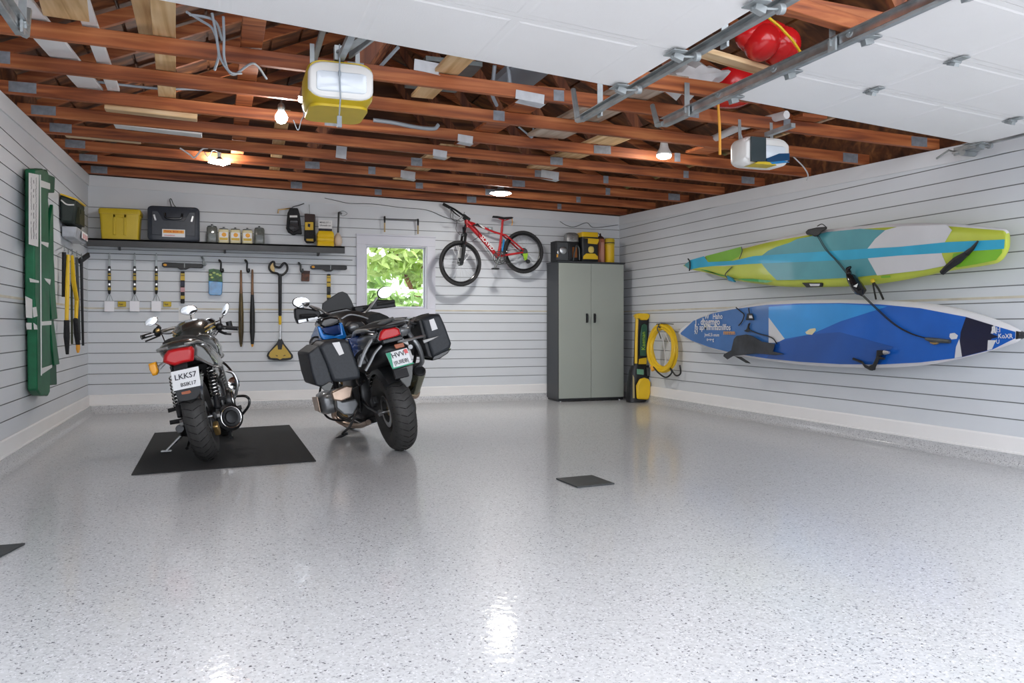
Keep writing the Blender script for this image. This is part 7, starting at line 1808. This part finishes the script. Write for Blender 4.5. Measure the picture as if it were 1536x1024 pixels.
B.add('fairing_shoulder', MB().prism(q, (0, .12, 0)), 'black', bevel=.012, seg=3)
B.add('fairing_frame', MB().tube(bez([p(465, 459, hy_+.04), p(480, 464, 1.08), p(492, 471, 1.1), p(520, 475, 1.08), p(545, 470, 1.06), p(556, 460, 1.04), p(566, 446, hy_)]), .011, 8), 'alu')
def mir2(px, py, rx, rz, tilt):
    c = p(px, py, hy_-.02); m3 = Euler((math.radians(5), math.radians(tilt), 0)).to_matrix()
    mm = B.add('mirror', MB().ell(c+Y*.014, (rx, .022, rz), m3, pw=.9), 'black_gloss', angle=80)
    B.add('mirror_glass', MB().loft([[c+m3 @ Vector((rx*s_*math.cos(2*math.pi*k/28), yy, rz*s_*math.sin(2*math.pi*k/28))) for k in range(28)] for yy, s_ in ((-.004, .93), (-.0100, .93), (-.0105, .85))]), 'mirror', mm, angle=60)
mir2(452, 453.5, .078, .050, 12); mir2(577.5, 438.5, .076, .055, -8)
B.add('mirror_stem', MB().tube([p(464, 459, hy_), p(474, 466, hy_+.03)], .008, 6), 'black'); B.add('mirror_stem', MB().tube([p(567, 446, hy_), p(560, 456, hy_+.03)], .008, 6), 'black')
for pts, r_, m_ in (([(539, 550), (546, 530), (556, 512), (572, 495), (590, 485), (612, 480)], .020, 'silver_p'), ([(548, 556), (556, 542), (562, 530), (572, 518)], .016, 'silver_p'), ([(512, 478), (524, 472), (540, 474), (552, 478)], .012, 'silver_p'), ([(606, 482), (620, 485), (636, 484), (646, 476)], .012, 'black')):
    B.add('body_trim', MB().tube(bez([p(a, c_, -.31) if a > 520 and r_ > .012 else p(a, c_, .3 if a < 560 else -.2) for a, c_ in pts]), r_*.75, 10), m_)
# tank top bag and right shoulder
q = [p(a, c_, .70) for a, c_ in ((548, 480), (556, 472), (570, 469), (582, 474), (590, 481), (578, 486), (560, 490), (550, 488))]
B.add('tank_pad', MB().loft([q, [v+Y*.3+Z*.02 for v in q]]), 'black_soft', bevel=.015, seg=3)
q = [p(a, c_, .60) for a, c_ in ((520, 490), (527, 482), (542, 481), (550, 488), (549, 497), (534, 503), (524, 500))]
B.add('side_pod', MB().loft([q, [v+Y*.2 for v in q]]), 'black', bevel=.012, seg=3)
B.add('side_pod_cap', MB().ell(p(531, 491, .58), (.045, .02, .035)), 'silver_p')
B.add('seat_rail_trim', MB().tube(bez([p(520, 506, .55), p(540, 498, .40), p(552, 488, .20), p(575, 481, 0), p(605, 479, -.1)]), .012, 8), 'silver_p')
q = [p(a, c_, .05) for a, c_ in ((537, 546), (541, 520), (556, 500), (574, 488), (572, 500), (556, 522), (552, 545), (540, 548))]
B.add('side_cover', MB().prism(q, (0, .10, 0)), 'silver_p', bevel=.012, seg=3)
q = [p(a, c_, .10) for a, c_ in ((522, 508), (540, 502), (556, 498), (545, 516), (538, 540), (530, 535))]
B.add('side_cover_blue', MB().prism(q, (0, .10, 0)), 'blue_dmoto', bevel=.01)
B.add('rack_tip', MB().prism([p(a, c_, -.1) for a, c_ in ((592, 481), (600, 476), (612, 475), (607, 480), (598, 483))], (0, .12, 0)), 'black', bevel=.006)
# wiring and brake lines by the rear shock
for i, pts in enumerate((((548, 560, .3), (556, 575, .3), (560, 600, .3), (575, 615, .25)), ((560, 556, .3), (568, 570, .25), (566, 600, .25)), ((575, 600, .1), (572, 580, .2), (580, 560, .2)))):
    B.add('hose', MB().tube(bez([p(*q_) for q_ in pts]), .009, 6), 'black')
